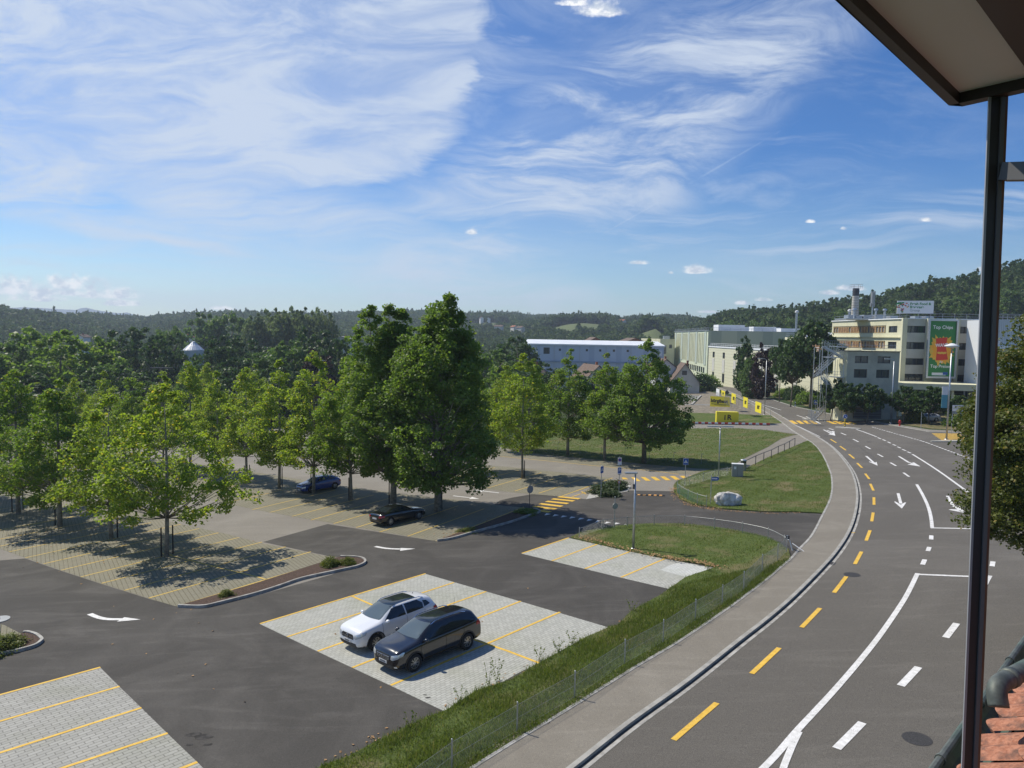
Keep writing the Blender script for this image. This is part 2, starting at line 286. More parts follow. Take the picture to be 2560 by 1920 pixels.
# ------------------------------------------------------------------ mesh helpers
class MB:
    def __init__(s): s.v = []; s.f = []; s.sm = False
    def add(s, vs, fs):
        o = len(s.v); s.v += [tuple(q) for q in vs]; s.f += [tuple(i+o for i in f) for f in fs]; return s
    def box(s, c, size, rz=0.0, rot=None):
        c = Vector(c); M = rot if rot is not None else Matrix.Rotation(rz, 3, 'Z'); a, b, d = size[0]/2, size[1]/2, size[2]/2
        vs = [c+M@Vector((i*a, j*b, k*d)) for i in (-1, 1) for j in (-1, 1) for k in (-1, 1)]
        return s.add(vs, [(0, 1, 3, 2), (4, 6, 7, 5), (0, 4, 5, 1), (2, 3, 7, 6), (0, 2, 6, 4), (1, 5, 7, 3)])
    def boxz(s, x, y, z0, z1, sx, sy, rz=0.0): return s.box((x, y, (z0+z1)/2), (sx, sy, z1-z0), rz)
    def bar(s, p, q, wd, ht, upv=(0, 0, 1)):
        p, q = Vector(p), Vector(q); d = (q-p); L = d.length; d.normalize(); sd = d.cross(Vector(upv))
        if sd.length < 1e-4: sd = Vector((1, 0, 0))
        sd.normalize(); u_ = sd.cross(d)
        M = Matrix((d, sd, u_)).transposed(); return s.box((p+q)/2, (L, wd, ht), rot=M)
    def tube(s, p, q, r0, r1=None, n=8, cap=True):
        p, q = Vector(p), Vector(q); r1 = r0 if r1 is None else r1; d = (q-p).normalized()
        a = d.orthogonal().normalized(); b = d.cross(a); vs = []
        for c, r in ((p, r0), (q, r1)):
            for i in range(n): t = 2*math.pi*i/n; vs.append(c+(a*math.cos(t)+b*math.sin(t))*r)
        fs = [(i, (i+1) % n, n+(i+1) % n, n+i) for i in range(n)]
        if cap: fs += [tuple(range(n))[::-1], tuple(range(n, 2*n))]
        return s.add(vs, fs)
    def path(s, pts, rs, n=8):
        if not hasattr(rs, '__len__'): rs = [rs]*len(pts)
        pts = [Vector(p) for p in pts]; o = len(s.v); prev = None
        for i, p in enumerate(pts):
            d = (pts[min(i+1, len(pts)-1)]-pts[max(i-1, 0)]).normalized()
            if prev is None: a = d.orthogonal().normalized()
            else: a = (prev-d*prev.dot(d)).normalized()
            prev = a; b = d.cross(a)
            for k in range(n): t = 2*math.pi*k/n; s.v.append(tuple(p+(a*math.cos(t)+b*math.sin(t))*rs[i]))
        for i in range(len(pts)-1):
            for k in range(n): s.f.append((o+i*n+k, o+i*n+(k+1) % n, o+(i+1)*n+(k+1) % n, o+(i+1)*n+k))
        s.f.append(tuple(o+k for k in range(n))[::-1]); s.f.append(tuple(o+(len(pts)-1)*n+k for k in range(n))); return s
    def lathe(s, c, prof, n=20, axis='z'):
        o = len(s.v); c = Vector(c)
        for r, z in prof:
            for k in range(n):
                t = 2*math.pi*k/n; p = (r*math.cos(t), r*math.sin(t), z)
                if axis == 'y': p = (p[0], p[2], p[1])
                if axis == 'x': p = (p[2], p[0], p[1])
                s.v.append(tuple(c+Vector(p)))
        for i in range(len(prof)-1):
            for k in range(n): s.f.append((o+i*n+k, o+i*n+(k+1) % n, o+(i+1)*n+(k+1) % n, o+(i+1)*n+k))
        return s
    def poly(s, pts, thick=None):            # 3D polygon, optionally a slab of given depth below
        pts = [Vector(p) for p in pts]; tri = geometry.tessellate_polygon([pts]); n = len(pts)
        o = len(s.v); s.v += [tuple(p) for p in pts]
        nz = sum((pts[b]-pts[a]).cross(pts[c]-pts[a]).z for a, b, c in tri); fl = nz < 0
        for t in tri: s.f.append(tuple(o+i for i in (t if not fl else t[::-1])))
        if thick:
            s.v += [(p.x, p.y, p.z-thick) for p in pts]
            for t in tri: s.f.append(tuple(o+n+i for i in (t[::-1] if not fl else t)))
            for i in range(n): j = (i+1) % n; s.f.append((o+i, o+n+i, o+n+j, o+j))
        return s
    def ribbon(s, pts, wd, off=0.0, thick=None):     # strip lying on the site along 3D points
        pts = [Vector(p) for p in pts]; L, Rr = [], []
        for i, p in enumerate(pts):
            d = pts[min(i+1, len(pts)-1)]-pts[max(i-1, 0)]; d.z = 0; d.normalize(); nn = Vector((-d.y, d.x, 0))*wd/2
            for arr, q in ((L, p+nn), (Rr, p-nn)): arr.append((q.x, q.y, zg(q.x, q.y)+off))
        n = len(pts); o = len(s.v); s.v += L+Rr
        for i in range(n-1): s.f.append((o+n+i, o+n+i+1, o+i+1, o+i))
        if thick:
            s.v += [(a, b, c-thick) for a, b, c in L+Rr]; m = 2*n
            for i in range(n-1):
                s.f.append((o+i, o+i+1, o+m+i+1, o+m+i)); s.f.append((o+n+i+1, o+n+i, o+m+n+i, o+m+n+i+1))
            s.f.append((o, o+m, o+m+n, o+n)); s.f.append((o+n-1, o+2*n-1, o+m+2*n-1, o+m+n-1))
        return s
    def build(s, name, mat, parent=None, smooth=False, loc=None):
        me = bpy.data.meshes.new(name); me.from_pydata(s.v, [], s.f); me.materials.append(MATS[mat])
        if smooth: me.polygons.foreach_set('use_smooth', [True]*len(me.polygons))
        me.update(); o = bpy.data.objects.new(name, me); COL.objects.link(o)
        if parent is not None: o.parent = parent
        return o
def tag(o, label=None, cat=None, group=None, kind=None):
    if label: o['label'] = label
    if cat: o['category'] = cat
    if group: o['group'] = group
    if kind: o['kind'] = kind
    return o
def struct(o): o['kind'] = 'structure'; return o
def thing(name, label, cat, loc=(0, 0, 0), rz=0.0, group=None):
    o = bpy.data.objects.new(name, None); COL.objects.link(o); o.empty_display_size = .3
    o.location = loc; o.rotation_euler = (0, 0, rz); return tag(o, label, cat, group)
def npmesh(name, V, Fq, mat):        # numpy verts (N,3), faces (M,k)
    me = bpy.data.meshes.new(name); V = np.asarray(V, np.float32); Fq = np.asarray(Fq, np.int32); k = Fq.shape[1]
    me.vertices.add(len(V)); me.vertices.foreach_set('co', V.ravel()); me.loops.add(Fq.size); me.loops.foreach_set('vertex_index', Fq.ravel())
    me.polygons.add(len(Fq)); me.polygons.foreach_set('loop_start', np.arange(0, Fq.size, k, dtype=np.int32))
    me.update(calc_edges=True); me.materials.append(MATS[mat]); return me
def link(name, me, parent=None):
    o = bpy.data.objects.new(name, me); COL.objects.link(o)
    if parent is not None: o.parent = parent
    return o
def copy_tree(o, parent=None):
    c = o.copy(); COL.objects.link(c)
    if parent is not None: c.parent = parent
    for ch in [q for q in list(o.children)]: copy_tree(ch, c)
    return c
def text_mesh(body, size, depth=.004, bold=0.0, align='CENTER'):
    cu = bpy.data.curves.new('lettering', 'FONT'); cu.body = body; cu.size = size; cu.extrude = depth; cu.offset = bold
    cu.align_x = align; cu.align_y = 'CENTER'; ob = bpy.data.objects.new('lettering', cu); COL.objects.link(ob)
    dg = bpy.context.evaluated_depsgraph_get(); me = bpy.data.meshes.new_from_object(ob.evaluated_get(dg)); bpy.data.objects.remove(ob); me.materials.clear()
    return me
def lettering(body, size, mat, parent, loc, rz=0.0, tilt=90.0, bold=0.0, align='CENTER', name='lettering', roll=0.0):
    me = text_mesh(body, size, .004, bold, align); me.materials.append(MATS[mat]); o = link(name, me, parent)
    o.location = loc; o.rotation_euler = (Matrix.Rotation(rz, 3, 'Z')@Matrix.Rotation(R(tilt), 3, 'X')@Matrix.Rotation(roll, 3, 'Z')).to_euler(); return o
def catmull(pts, k=5):
    out = []; n = len(pts)
    for i in range(n-1):
        p0, p1, p2, p3 = pts[max(i-1, 0)], pts[i], pts[i+1], pts[min(i+2, n-1)]
        for j in range(k):
            t = j/k; out.append(tuple(.5*((2*b)+(-a+c)*t+(2*a-5*b+4*c-d)*t*t+(-a+3*b-3*c+d)*t**3) for a, b, c, d in zip(p0, p1, p2, p3)))
    out.append(tuple(pts[-1])); return out
def Gs(pts, z=0.0): return [G(x, y, z) for x, y in pts]
def Z(ox, oy, pts): return [(ox+x*.28933, oy+y*.28933) for x, y in pts]     # from enlarged views
def wm(o):
    return (wm(o.parent)@o.matrix_parent_inverse if o.parent else Matrix())@o.matrix_basis
def inv(o, parent): o.parent = parent; o.matrix_parent_inverse = wm(parent).inverted(); return o
# ================================================================== terrain
def itp(x, tab): return float(np.interp(x, [a for a, b in tab], [b for a, b in tab]))
SKYL = [(-1500, 745), (-600, 755), (0, 762), (38, 767), (116, 773), (150, 780), (246, 781), (304, 787), (376, 790), (420, 783), (492, 780), (608, 776), (698, 780), (825, 782), (871, 779), (1016, 776),
        (1060, 775), (1155, 781), (1219, 782), (1280, 781), (1320, 788), (1352, 787), (1451, 788), (1488, 785), (1540, 790), (1552, 797), (1572, 789), (1685, 788), (1754, 791), (1766, 786),
        (1815, 776), (1838, 767), (1888, 771), (1963, 762), (2044, 757), (2091, 747), (2128, 738), (2209, 733), (2224, 722), (2267, 708), (2325, 699), (2418, 686), (2465, 668), (2560, 650), (3100, 600), (4500, 580)]
RDIST = [(-1500, 700), (0, 800), (160, 900), (300, 1300), (600, 1200), (900, 1500), (1280, 1700), (1500, 1700), (1700, 1300), (1790, 620), (1900, 520), (2100, 480), (2300, 430), (2600, 400), (4500, 400)]
TREEH = 16.0
def px_of_u(u): return 1280+FPX*u
BUMPS = [(1445, 900, 120, 150, 20), (1625, 700, 46, 80, 19), (1215, 1120, 90, 150, 10)]
def ridge(u):
    px = px_of_u(u); D = itp(px, RDIST); d = ray(px, itp(px, SKYL)); return D, d.z/d.y*D-TREEH
def zterr(x, y):
    if y < 1: return zg(x, max(y, -60))
    u = x/y
    zp = -H0+GX*max(min(x, 140), -140)+GY*min(y, 420)
    if abs(u) > 3.0 or y < 200: return zg(max(min(x, 400), -400), y) if y < 200 else zp
    D, zr = ridge(u)
    y0 = .55*D if D < 700 else 420
    if D >= 700: y0 = 430
    if y <= y0: 
        t = min(1, max(0, (y-200)/150)); return zg(max(min(x, 400), -400), y)*(1-t)+zp*t
    if y <= D:
        t = (y-y0)/(D-y0); t = t*t*(3-2*t)*.55+t*.45; z_ = zp*(1-t)+zr*t; px = px_of_u(u)
        for a, b_, sa, sb, h in BUMPS: z_ += h*math.exp(-((px-a)/sa)**2-((y-b_)/sb)**2)
        return z_
    return zr-(y-D)*.06
us = np.concatenate([[-8, -5, -3.2, -2.2, -1.6, -1.3], np.arange(-1.1, 1.101, .02), [1.3, 1.6, 2.2, 3.2, 5, 8]])
ys = np.concatenate([[1.0, 60, 120, 199, 230, 260, 300, 350, 400], np.arange(430, 2000, 30), [2400, 3200]])
Vt, Ft = [], []
for yy in ys:
    for u in us: xx = max(-4200, min(4200, u*yy)); Vt.append((xx, yy, zterr(xx, yy)))
nu = len(us)
for j in range(len(ys)-1):
    for i in range(nu-1): a = j*nu+i; Ft.append((a, a+1, a+nu+1, a+nu))
tm = npmesh('terrain', Vt, Ft, 'terrain'); terr = struct(link('terrain', tm)); tm.materials.append(MATS['meadow'])
# the farm land across the valley is open meadow
MEADOW = [(1445, 845, 92, 95), (1625, 655, 40, 66), (1215, 1060, 72, 95), (1560, 760, 26, 60)]
def open_land(px, y):
    return any(((px-a)/sa)**2+((y-b_)/sb)**2 < 1+.25*math.sin(px*.09+y*.05) for a, b_, sa, sb in MEADOW)
for p in tm.polygons:
    c = p.center
    if c.y > 430 and open_land(px_of_u(c.x/c.y), c.y): p.material_index = 1
b = MB(); b.poly([(-30, 1.0, zg(-30, 1)), (30, 1.0, zg(30, 1)), (80, -70, zg(80, -70)), (-80, -70, zg(-80, -70))]); struct(b.build('ground', 'terrain'))
# far mountains, the blue of the hazy air painted into their colour
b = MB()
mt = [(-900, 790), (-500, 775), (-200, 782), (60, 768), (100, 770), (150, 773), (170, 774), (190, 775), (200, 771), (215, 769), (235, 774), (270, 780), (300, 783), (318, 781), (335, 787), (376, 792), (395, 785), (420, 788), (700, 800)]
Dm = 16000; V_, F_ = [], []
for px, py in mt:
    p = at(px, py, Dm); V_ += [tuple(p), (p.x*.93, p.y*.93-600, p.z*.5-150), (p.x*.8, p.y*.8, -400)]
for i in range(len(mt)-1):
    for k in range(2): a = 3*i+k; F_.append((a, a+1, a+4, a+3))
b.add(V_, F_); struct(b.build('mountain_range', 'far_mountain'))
# ================================================================== site surfaces
OLD, NEW, PV, MK = .004, .008, .012, .020
lotE = thing('parking_lot', None, None); lotE['kind'] = 'structure'; del_keys = None
roadE = thing('road', None, None); roadE['kind'] = 'structure'
def sheet(name, mat, pts, off, parent, thick=None):
    b = MB(); b.poly(Gs(pts, off), thick); return b.build(name, mat, parent)
# old asphalt under the whole lot
sheet('old_asphalt', 'asphalt_old', [(-1200, 1130), (-300, 1060), (300, 1050), (900, 1085), (1290, 1119), (1330, 1128), (1656, 1162), (1815, 1175), (1830, 1160), (1700, 1240), (2000, 1290), (1290, 1860), (1000, 2100), (-800, 2400), (-1500, 1600)], OLD, lotE)
kerbL = Z(1280, 1440, [(0, 1445), (300, 1265), (600, 1080), (1030, 810), (1400, 592), (1700, 395), (1950, 220), (2212, 20)])+Z(1920, 1060, [(100, 1245), (200, 1160), (270, 1080), (380, 960), (470, 790), (520, 690), (545, 620), (555, 540), (548, 450), (525, 380), (490, 300), (440, 220), (385, 165), (340, 130)])
kerbL = [(860, 2110), (1060, 1995)]+kerbL[:-1]+[(2018, 1099), (1999, 1087), (1976, 1072), (1958, 1058), (1935, 1042), (1908, 1026), (1878, 1009), (1828, 985), (1775, 962)]
kerbR = [(1040, 2210), (1240, 2060), (1425, 1920), (1570, 1806), (1716, 1702), (1845, 1601), (1920, 1543)]+Z(1920, 1060, [(230, 1470), (480, 1220), (600, 1080), (690, 940), (745, 800), (770, 660), (765, 550), (735, 440), (690, 360), (620, 270), (540, 190), (440, 120), (330, 60), (220, 2)])+[(1960, 1045), (1920, 1022), (1887, 1006), (1834, 983), (1780, 961)]
KL = catmull([tuple(p) for p in Gs(kerbL, .10)], 5); KR = catmull([tuple(p) for p in Gs(kerbR, .10)], 5)
lotedge = [(p.x, p.y) for p in (Vector(q) for q in KL)]
def px_of(p):                        # only used to reuse a site curve as polygon outline
    return p
newp = [(-500, 1480), (0, 1401), (63, 1396), (153, 1427), (254, 1460), (372, 1497), (446, 1517), (640, 1490), (830, 1436), (905, 1404), (851, 1393), (825, 1391), (657, 1355), (819, 1310), (1091, 1353), (1200, 1330), (1335, 1279), (1310, 1269), (1236, 1262),
        (1250, 1251), (1280, 1244), (1338, 1234), (1401, 1241), (1465, 1248), (1569, 1226), (1685, 1228), (1700, 1248), (1731, 1262), (1801, 1273), (1920, 1281), (2055, 1278)]
P3 = Gs(newp, NEW); k0 = min(range(len(KL)), key=lambda i: (Vector(KL[i])-G(2056, 1284, .1)).length); k1 = min(range(len(KL)), key=lambda i: (Vector(KL[i])-G(1060, 1995, .1)).length)
P3 += [Vector((q[0], q[1], zg(q[0], q[1])+NEW)) for q in KL[k0:k1:-1]]+Gs([(860, 2150), (-200, 2600), (-900, 2000)], NEW)
b = MB(); b.poly(P3); b.build('new_asphalt', 'asphalt_new', lotE)
# foot path slab between the two kerb lines
def tosite(q, off): return Vector((q[0], q[1], zg(q[0], q[1])+off))
b = MB(); b.poly([tosite(q, .11) for q in KL]+[tosite(q, .11) for q in KR[::-1]], .15); pathO = struct(b.build('pavement', 'asphalt_path'))
b = MB(); b.ribbon(KR, .18, .116, .15); b.build('kerb', 'kerb_stone', pathO)
def shift(C, d):
    out = []; C = [Vector(c) for c in C]
    for i, p in enumerate(C):
        t = C[min(i+1, len(C)-1)]-C[max(i-1, 0)]; t.z = 0; t.normalize(); out.append(Vector((p.x+t.y*d, p.y-t.x*d, p.z)))
    return out
b = MB(); b.ribbon(shift(KR, .27), .14, .014); b.build('gutter', 'kerb_pale', roadE)
b = MB(); b.ribbon(KL, .14, .125, .16); b.build('edging', 'kerb_pale', pathO)
# road
rp = [tosite(q, .006) for q in shift(KR, .0)]+Gs([(1764, 942), (1786, 956), (1847, 971), (1920, 996), (1986, 1017), (2050, 1030), (2110, 1042), (2171, 1053), (2209, 1060), (2325, 1080), (2409, 1084), (2600, 1094), (3300, 1130), (3400, 1500), (3600, 2600), (2000, 3300), (1040, 2600)], .006)
b = MB(); b.poly(rp); b.build('carriageway', 'asphalt_road', roadE)
b = MB(); b.ribbon(Gs([(1764, 942), (1786, 956), (1847, 971), (1920, 996), (1986, 1017), (2050, 1030), (2110, 1042), (2171, 1053), (2209, 1060), (2325, 1080), (2409, 1084)], 0), .2, .09, .12); b.build('kerb', 'kerb_stone', roadE)
# footpath at the far right of the road and side street
sheet('side_street', 'asphalt_old', [(1650, 1058), (1714, 1056), (1925, 1060), (1955, 1058), (1976, 1072), (1999, 1087), (1920, 1077), (1714, 1073), (1600, 1072)], .016, roadE)
sheet('side_path', 'asphalt_path', [(1830, 1160), (1867, 1141), (1920, 1117), (1952, 1097), (1985, 1088), (2001, 1086), (2019, 1102), (1986, 1116), (1920, 1145), (1867, 1170), (1840, 1182)], .03, roadE)
b = MB(); b.poly(Gs([(2171, 1049), (2209, 1055.5), (2325, 1074), (2409, 1077), (2600, 1085), (2600, 1091), (2409, 1082.5), (2325, 1079), (2209, 1059.5), (2171, 1053)], .05), .05); b.build('far_pavement', 'asphalt_old', roadE)
# lawns
lawnA = Gs([(1685, 1231), (1684, 1215), (1692, 1205), (1757, 1180), (1830, 1163), (1850, 1176), (1867, 1171), (1920, 1145), (1986, 1117), (2016, 1104)], 0)
kA = min(range(len(KL)), key=lambda i: (Vector(KL[i])-G(2018, 1101, .1)).length)
lawnA = [tosite(q, .09) for q in lawnA]+[tosite(q, .09) for q in KL[kA:k0-1:-1]]+[tosite(q, .09) for q in Gs([(1985, 1281), (1920, 1281), (1801, 1273), (1731, 1262), (1700, 1248)])]
b = MB(); b.poly(lawnA, .12); struct(b.build('lawn', 'grass'))
kC = min(range(len(KL)), key=lambda i: (Vector(KL[i])-G(1974, 1397, .1)).length)
topC = [(1427.6, 1345), (1453.6, 1332), (1490, 1324), (1534.6, 1317.5), (1580, 1313), (1636, 1310.5), (1690, 1311), (1737, 1314), (1785, 1319.5), (1829.7, 1326), (1880, 1336), (1920, 1345), (1952, 1361), (1971, 1376)]
leftC = [(700, 2010), (796, 1925), (871, 1897), (929, 1866), (1010, 1826), (1074, 1796), (1117, 1780), (1190, 1732), (1280, 1703), (1352, 1660), (1465, 1597), (1520, 1573), (1546, 1566), (1575, 1534), (1656, 1488), (1679, 1471), (1714, 1446), (1792, 1420), (1748, 1411), (1663, 1398), (1575.7, 1379.5), (1493.5, 1361.3), (1427.6, 1346)]
lawnC = [tosite(q, .09) for q in Gs(leftC)]+[tosite(q, .09) for q in Gs(topC)]+[tosite(q, .09) for q in KL[kC:1:-1]]
b = MB(); b.poly(lawnC, .12); struct(b.build('lawn', 'grass'))
lawnB = [(1250, 1117), (1290, 1086), (1500, 1074), (1714, 1071), (1850, 1071), (1920, 1076), (1990, 1086), (1952, 1097), (1920, 1117), (1860, 1146), (1815, 1173), (1740, 1170), (1656, 1163), (1500, 1149), (1306, 1130)]
sheet('lawn', 'field_grass', lawnB, .05, None, .06)['kind'] = 'structure'
sheet('lawn', 'grass', [(1640, 1024), (1700, 1031), (1850, 1035), (1960, 1040), (1940, 1047), (1955, 1057), (1925, 1059), (1714, 1055), (1600, 1056)], .05, None, .06)['kind'] = 'structure'
sheet('building_site', 'gravel', [(1560, 1005), (1690, 985), (1770, 978), (1830, 992), (1890, 1016), (1950, 1040), (1850, 1036), (1700, 1032), (1600, 1030)], .04, None, .05)['kind'] = 'structure'
sheet('verge', 'dry_verge', [(1780, 948), (1850, 960), (1920, 988), (2050, 1024), (2171, 1046), (2209, 1054), (2330, 1071), (2420, 1076), (2700, 1076), (2700, 1040), (2400, 1032), (2240, 1030), (2100, 1012), (1960, 985), (1840, 945)], .03, None, .04)['kind'] = 'structure'
# paved bays
sheet('paved_bays', 'pavers_fine', [(649.8, 1560), (1063.8, 1434.7), (1301.7, 1503.6), (1530, 1571), (1300, 1680), (1119, 1782), (977, 1714.3), (794.2, 1628.9)], PV, lotE)
sheet('paved_bays', 'pavers_new', [(-260, 1812), (0, 1738), (251, 1669), (299, 1717), (354, 1770), (419, 1834), (494, 1906), (600, 2012), (500, 2400), (-300, 2400)], PV, lotE)
sheet('paved_bays', 'pavers_fine', [(1304, 1384), (1422, 1345), (1663, 1397), (1800, 1422), (1676, 1473), (1552, 1444)], PV, lotE)
sheet('light_pavers', 'pavers_light', [(1650, 1425), (1672, 1414), (1700, 1405.5), (1800, 1423), (1750, 1440), (1730, 1447)], PV+.004, lotE)
gridF = [(444, 1517), (819, 1403), (838, 1397), (825, 1392), (655, 1358), (560, 1333), (453, 1311), (370, 1288), (185, 1240), (-60, 1184), (-500, 1095), (-900, 1180), (-80, 1345), (23, 1380), (153, 1426), (254, 1459), (372, 1496)]
gridH = [(1091, 1353), (1330, 1275), (1310, 1269), (1236, 1262), (1132, 1248), (1059, 1241), (1002, 1234), (877, 1218), (760, 1200), (640, 1181), (550, 1167), (400, 1147), (250, 1130), (100, 1150), (430, 1222), (550, 1256), (675, 1281), (835, 1308)]
gridK = [(980, 1180), (1146, 1212), (1280, 1231), (1401, 1241), (1532, 1195), (1480, 1189), (1370, 1178), (1280, 1168), (1100, 1153), (900, 1130), (800, 1140)]
gridX = [(1306, 1131), (1500, 1150), (1656, 1164), (1815, 1174), (1790, 1190), (1697, 1184), (1627, 1175), (1540, 1168), (1442, 1158), (1280, 1142), (1100, 1130), (1000, 1112), (1150, 1110)]
gridN = [(-300, 1535), (-60, 1545), (12, 1563), (60, 1588), (-200, 1660), (-400, 1640)]
for g in (gridF, gridH, gridK, gridX, gridN): sheet('grid_paved_bays', 'grid_pavers', g, PV, lotE)
sheet('traffic_island', 'concrete', [(1465, 1248), (1569, 1228), (1578, 1215), (1555, 1203), (1525, 1205), (1480, 1225)], .02, lotE)
# ---------------------------------------------------------------- painted lines of the lot
e = Vector((math.cos(STALL), math.sin(STALL), 0))
def dirof(a, c): v = G(*c)-G(*a); return v.normalized()
eF = dirof((63, 1395), (452.8, 1311)); eH = dirof((1019, 1341), (1236, 1263)); eK = dirof((1401, 1241), (1532, 1195))
yb, ywb = MB(), MB()
def line(bm, pts, wd=.13, off=MK): bm.ribbon(pts, wd, off)
A_ = [(649.8, 1560.1), (718.1, 1592.8), (794.2, 1628.9), (880.7, 1670), (977, 1714.3)]
B_ = [(1063.8, 1434.7), (1134.7, 1456.9), (1215.2, 1479.5), (1301.7, 1503.6), (1400, 1531.1)]
for p, q in zip(A_, B_): line(yb, Gs([p, q]))
# the rear line of the middle block
line(yb, Gs([(880, 1491), (928, 1512), (1000, 1540), (1186, 1600), (1268, 1628), (1352, 1660)]))
for p, q in zip([(1304.6, 1384), (1379.8, 1402.8), (1462.3, 1422.5), (1552.5, 1443.9)], [(1421.8, 1345), (1493.5, 1360.9), (1575.7, 1379.1), (1663.3, 1397)]): line(yb, Gs([p, q]))
for p, q in (((251, 1669), (0, 1738)), ((298.9, 1716.9), (0, 1804)), ((353.6, 1770.4), (0, 1883)), ((419, 1834), (0, 1973)), ((493.3, 1906.4), (100, 2060))):
    P, Q = Gs([p, q]); line(yb, [P, P+(Q-P)*1.5], .14)
yb.build('bay_marking', 'paint_yellow', lotE)
for p, q in (((-110, 1345), None), ((-60, 1360), None), ((-20, 1370), None), ((23, 1380), None), ((63, 1395), (452.8, 1311)), ((109, 1410), (497.6, 1322)), ((153, 1426), (546, 1332.5)), ((202, 1443), (598, 1344)), ((254, 1459), (655, 1355.7)), ((310, 1477), (714, 1367.6)), ((372, 1496), (777, 1380)), ((444, 1516), (819, 1403))):
    P = G(*p); Q = G(*q) if q else P+eF*9.9; line(ywb, [P, Q], .12)
line(ywb, Gs([(405, 1384), (560, 1423), (644, 1443), (700, 1460)]), .12)
for X, Y in ((120, 765), (310, 800), (475, 832), (672, 862), (865, 897), (1070, 935), (1310, 972), (1560, 1013)):
    P = G(640+X*.28933, 1060+Y*.28933); line(ywb, [P, P+eH*(9.9 if X < 1500 else 12.0)], .12)
for p in ((-300, 1260), (-150, 1300), (-60, 1340), (480, 1236), (560, 1258), (630, 1275)): P = G(*p); line(ywb, [P, P+eH*9.9], .12)
for p in ((1287, 1228), (1347, 1233.5), (1220, 1220), (1160, 1212), (1100, 1203)): P = G(*p); line(ywb, [P, P+eK*9.8], .12)
line(ywb, Gs([(1250, 1141), (1280, 1144), (1442, 1160), (1540, 1170), (1627, 1177), (1697, 1186)]), .14); line(ywb, Gs([(1404, 1241), (1532, 1195)]), .14)
ywb.build('bay_marking', 'paint_worn', lotE)
yb = MB()
for s in ([(520, 630), (590, 608)], [(650, 583), (720, 560)], [(780, 535), (850, 510)], [(880, 497), (920, 487)]): line(yb, Gs(Z(1280, 1060, s)), .13)
for X, Y in ((620, 596), (745, 548), (865, 505)): line(yb, Gs(Z(1280, 1060, [(X-20, Y-11), (X+18, Y+11)]))); line(yb, Gs(Z(1280, 1060, [(X-22, Y+6), (X+22, Y-6)])))
for s in ([(185, 713), (378, 737)], [(242, 690), (432, 713)], [(297, 669), (484, 689)], [(348, 648), (535, 667)], [(402, 629), (583, 648)], [(150, 738), (330, 762)]): line(yb, Gs(Z(1280, 1060, s)), .5)
for q in ([(945, 462), (980, 462), (1005, 478), (960, 478)], [(1028, 460), (1067, 460), (1112, 494), (1070, 494)], [(1112, 458), (1150, 458), (1200, 490), (1156, 490)], [(1196, 456), (1236, 456), (1286, 488), (1242, 488)],
          [(1279, 453), (1320, 453), (1372, 486), (1328, 486)], [(1363, 450), (1405, 450), (1457, 483), (1412, 483)], [(1448, 448), (1490, 448), (1534, 479), (1494, 479)], [(1530, 445), (1575, 445), (1628, 477), (1582, 477)], [(1620, 445), (1662, 445), (1710, 477), (1664, 477)]):
    yb.poly(Gs(Z(1280, 1060, q), MK))
yb.build('crosswalk_marking', 'paint_yellow', lotE)
wb = MB()
for X, Y in ((305, 780), (376, 789), (446, 799), (520, 808), (595, 819), (668, 830), (745, 841), (825, 852), (905, 860), (985, 873)):
    wb.poly(Gs(Z(1280, 1060, [(X-24, Y+8), (X-10, Y-9), (X+28, Y-4), (X+20, Y+8)][:3]), MK)) if False else wb.poly(Gs(Z(1280, 1060, [(X-26, Y+9), (X-8, Y-9), (X+30, Y-2)]), MK))
def arrow(bm, shaft, head, ox, oy, wd=.22):
    line(bm, catmull([tuple(p) for p in Gs(Z(ox, oy, shaft))], 4), wd); bm.poly(Gs(Z(ox, oy, head), MK+.001))
arrow(wb, [(1030, 1060), (1130, 1077), (1246, 1083)], [(1250, 1071), (1377, 1077), (1244, 1096)], 640, 1060, .26)
arrow(wb, [(775, 330), (850, 360), (930, 375), (1045, 377)], [(1075, 356), (1215, 375), (1010, 394)], 0, 1440, .26)
arrow(wb, [(2100, 597), (1958, 580)], [(1972, 571), (1880, 569), (1950, 588)], 640, 1060, .2)
arrow(wb, [(1703, 622), (1852, 639)], [(1866, 629), (1930, 647), (1840, 648)], 640, 1060, .2)
wb.build('arrow_marking', 'paint_white', lotE)
# ---------------------------------------------------------------- road markings
yb = MB(); RR = lambda L: Z(1920, 1060, L)
for s in ([(540, 133), (590, 163)], [(622, 192), (673, 228)], [(700, 262), (745, 300)], [(770, 338), (813, 380)], [(840, 430), (875, 477)], [(884, 518), (911, 577)], [(915, 635), (916, 700)], [(909, 767), (896, 843)], [(882, 920), (848, 1010)], [(808, 1105), (750, 1213)], [(677, 1320), (570, 1460)]):
    line(yb, Gs(RR(s)), .20)
line(yb, Gs(Z(1920, 1440, [(450, 280), (290, 447)])), .20); line(yb, Gs([(1948, 1620.5), (1879, 1685)]), .20); line(yb, Gs(Z(1280, 1440, [(1770, 1100), (1395, 1420)])), .20); line(yb, Gs([(1560, 1945), (1420, 2060)]), .2)
line(yb, Gs(RR([(720, 941), (753, 941)])), .12)
ZA = lambda L: Z(1920, 680, L)
for q in ([(178, 1283), (212, 1283), (262, 1312), (225, 1312)], [(238, 1285), (272, 1284), (317, 1312), (281, 1312)], [(296, 1285), (328, 1284), (374, 1312), (340, 1312)], [(348, 1284), (380, 1283), (432, 1311), (398, 1312)],
          [(498, 1287), (532, 1288), (606, 1314), (560, 1312)], [(556, 1288), (590, 1288), (660, 1314), (620, 1313)], [(610, 1290), (642, 1290), (718, 1315), (680, 1315)], [(680, 1294), (710, 1293), (776, 1315), (742, 1315)]): yb.poly(Gs(ZA(q), .02))
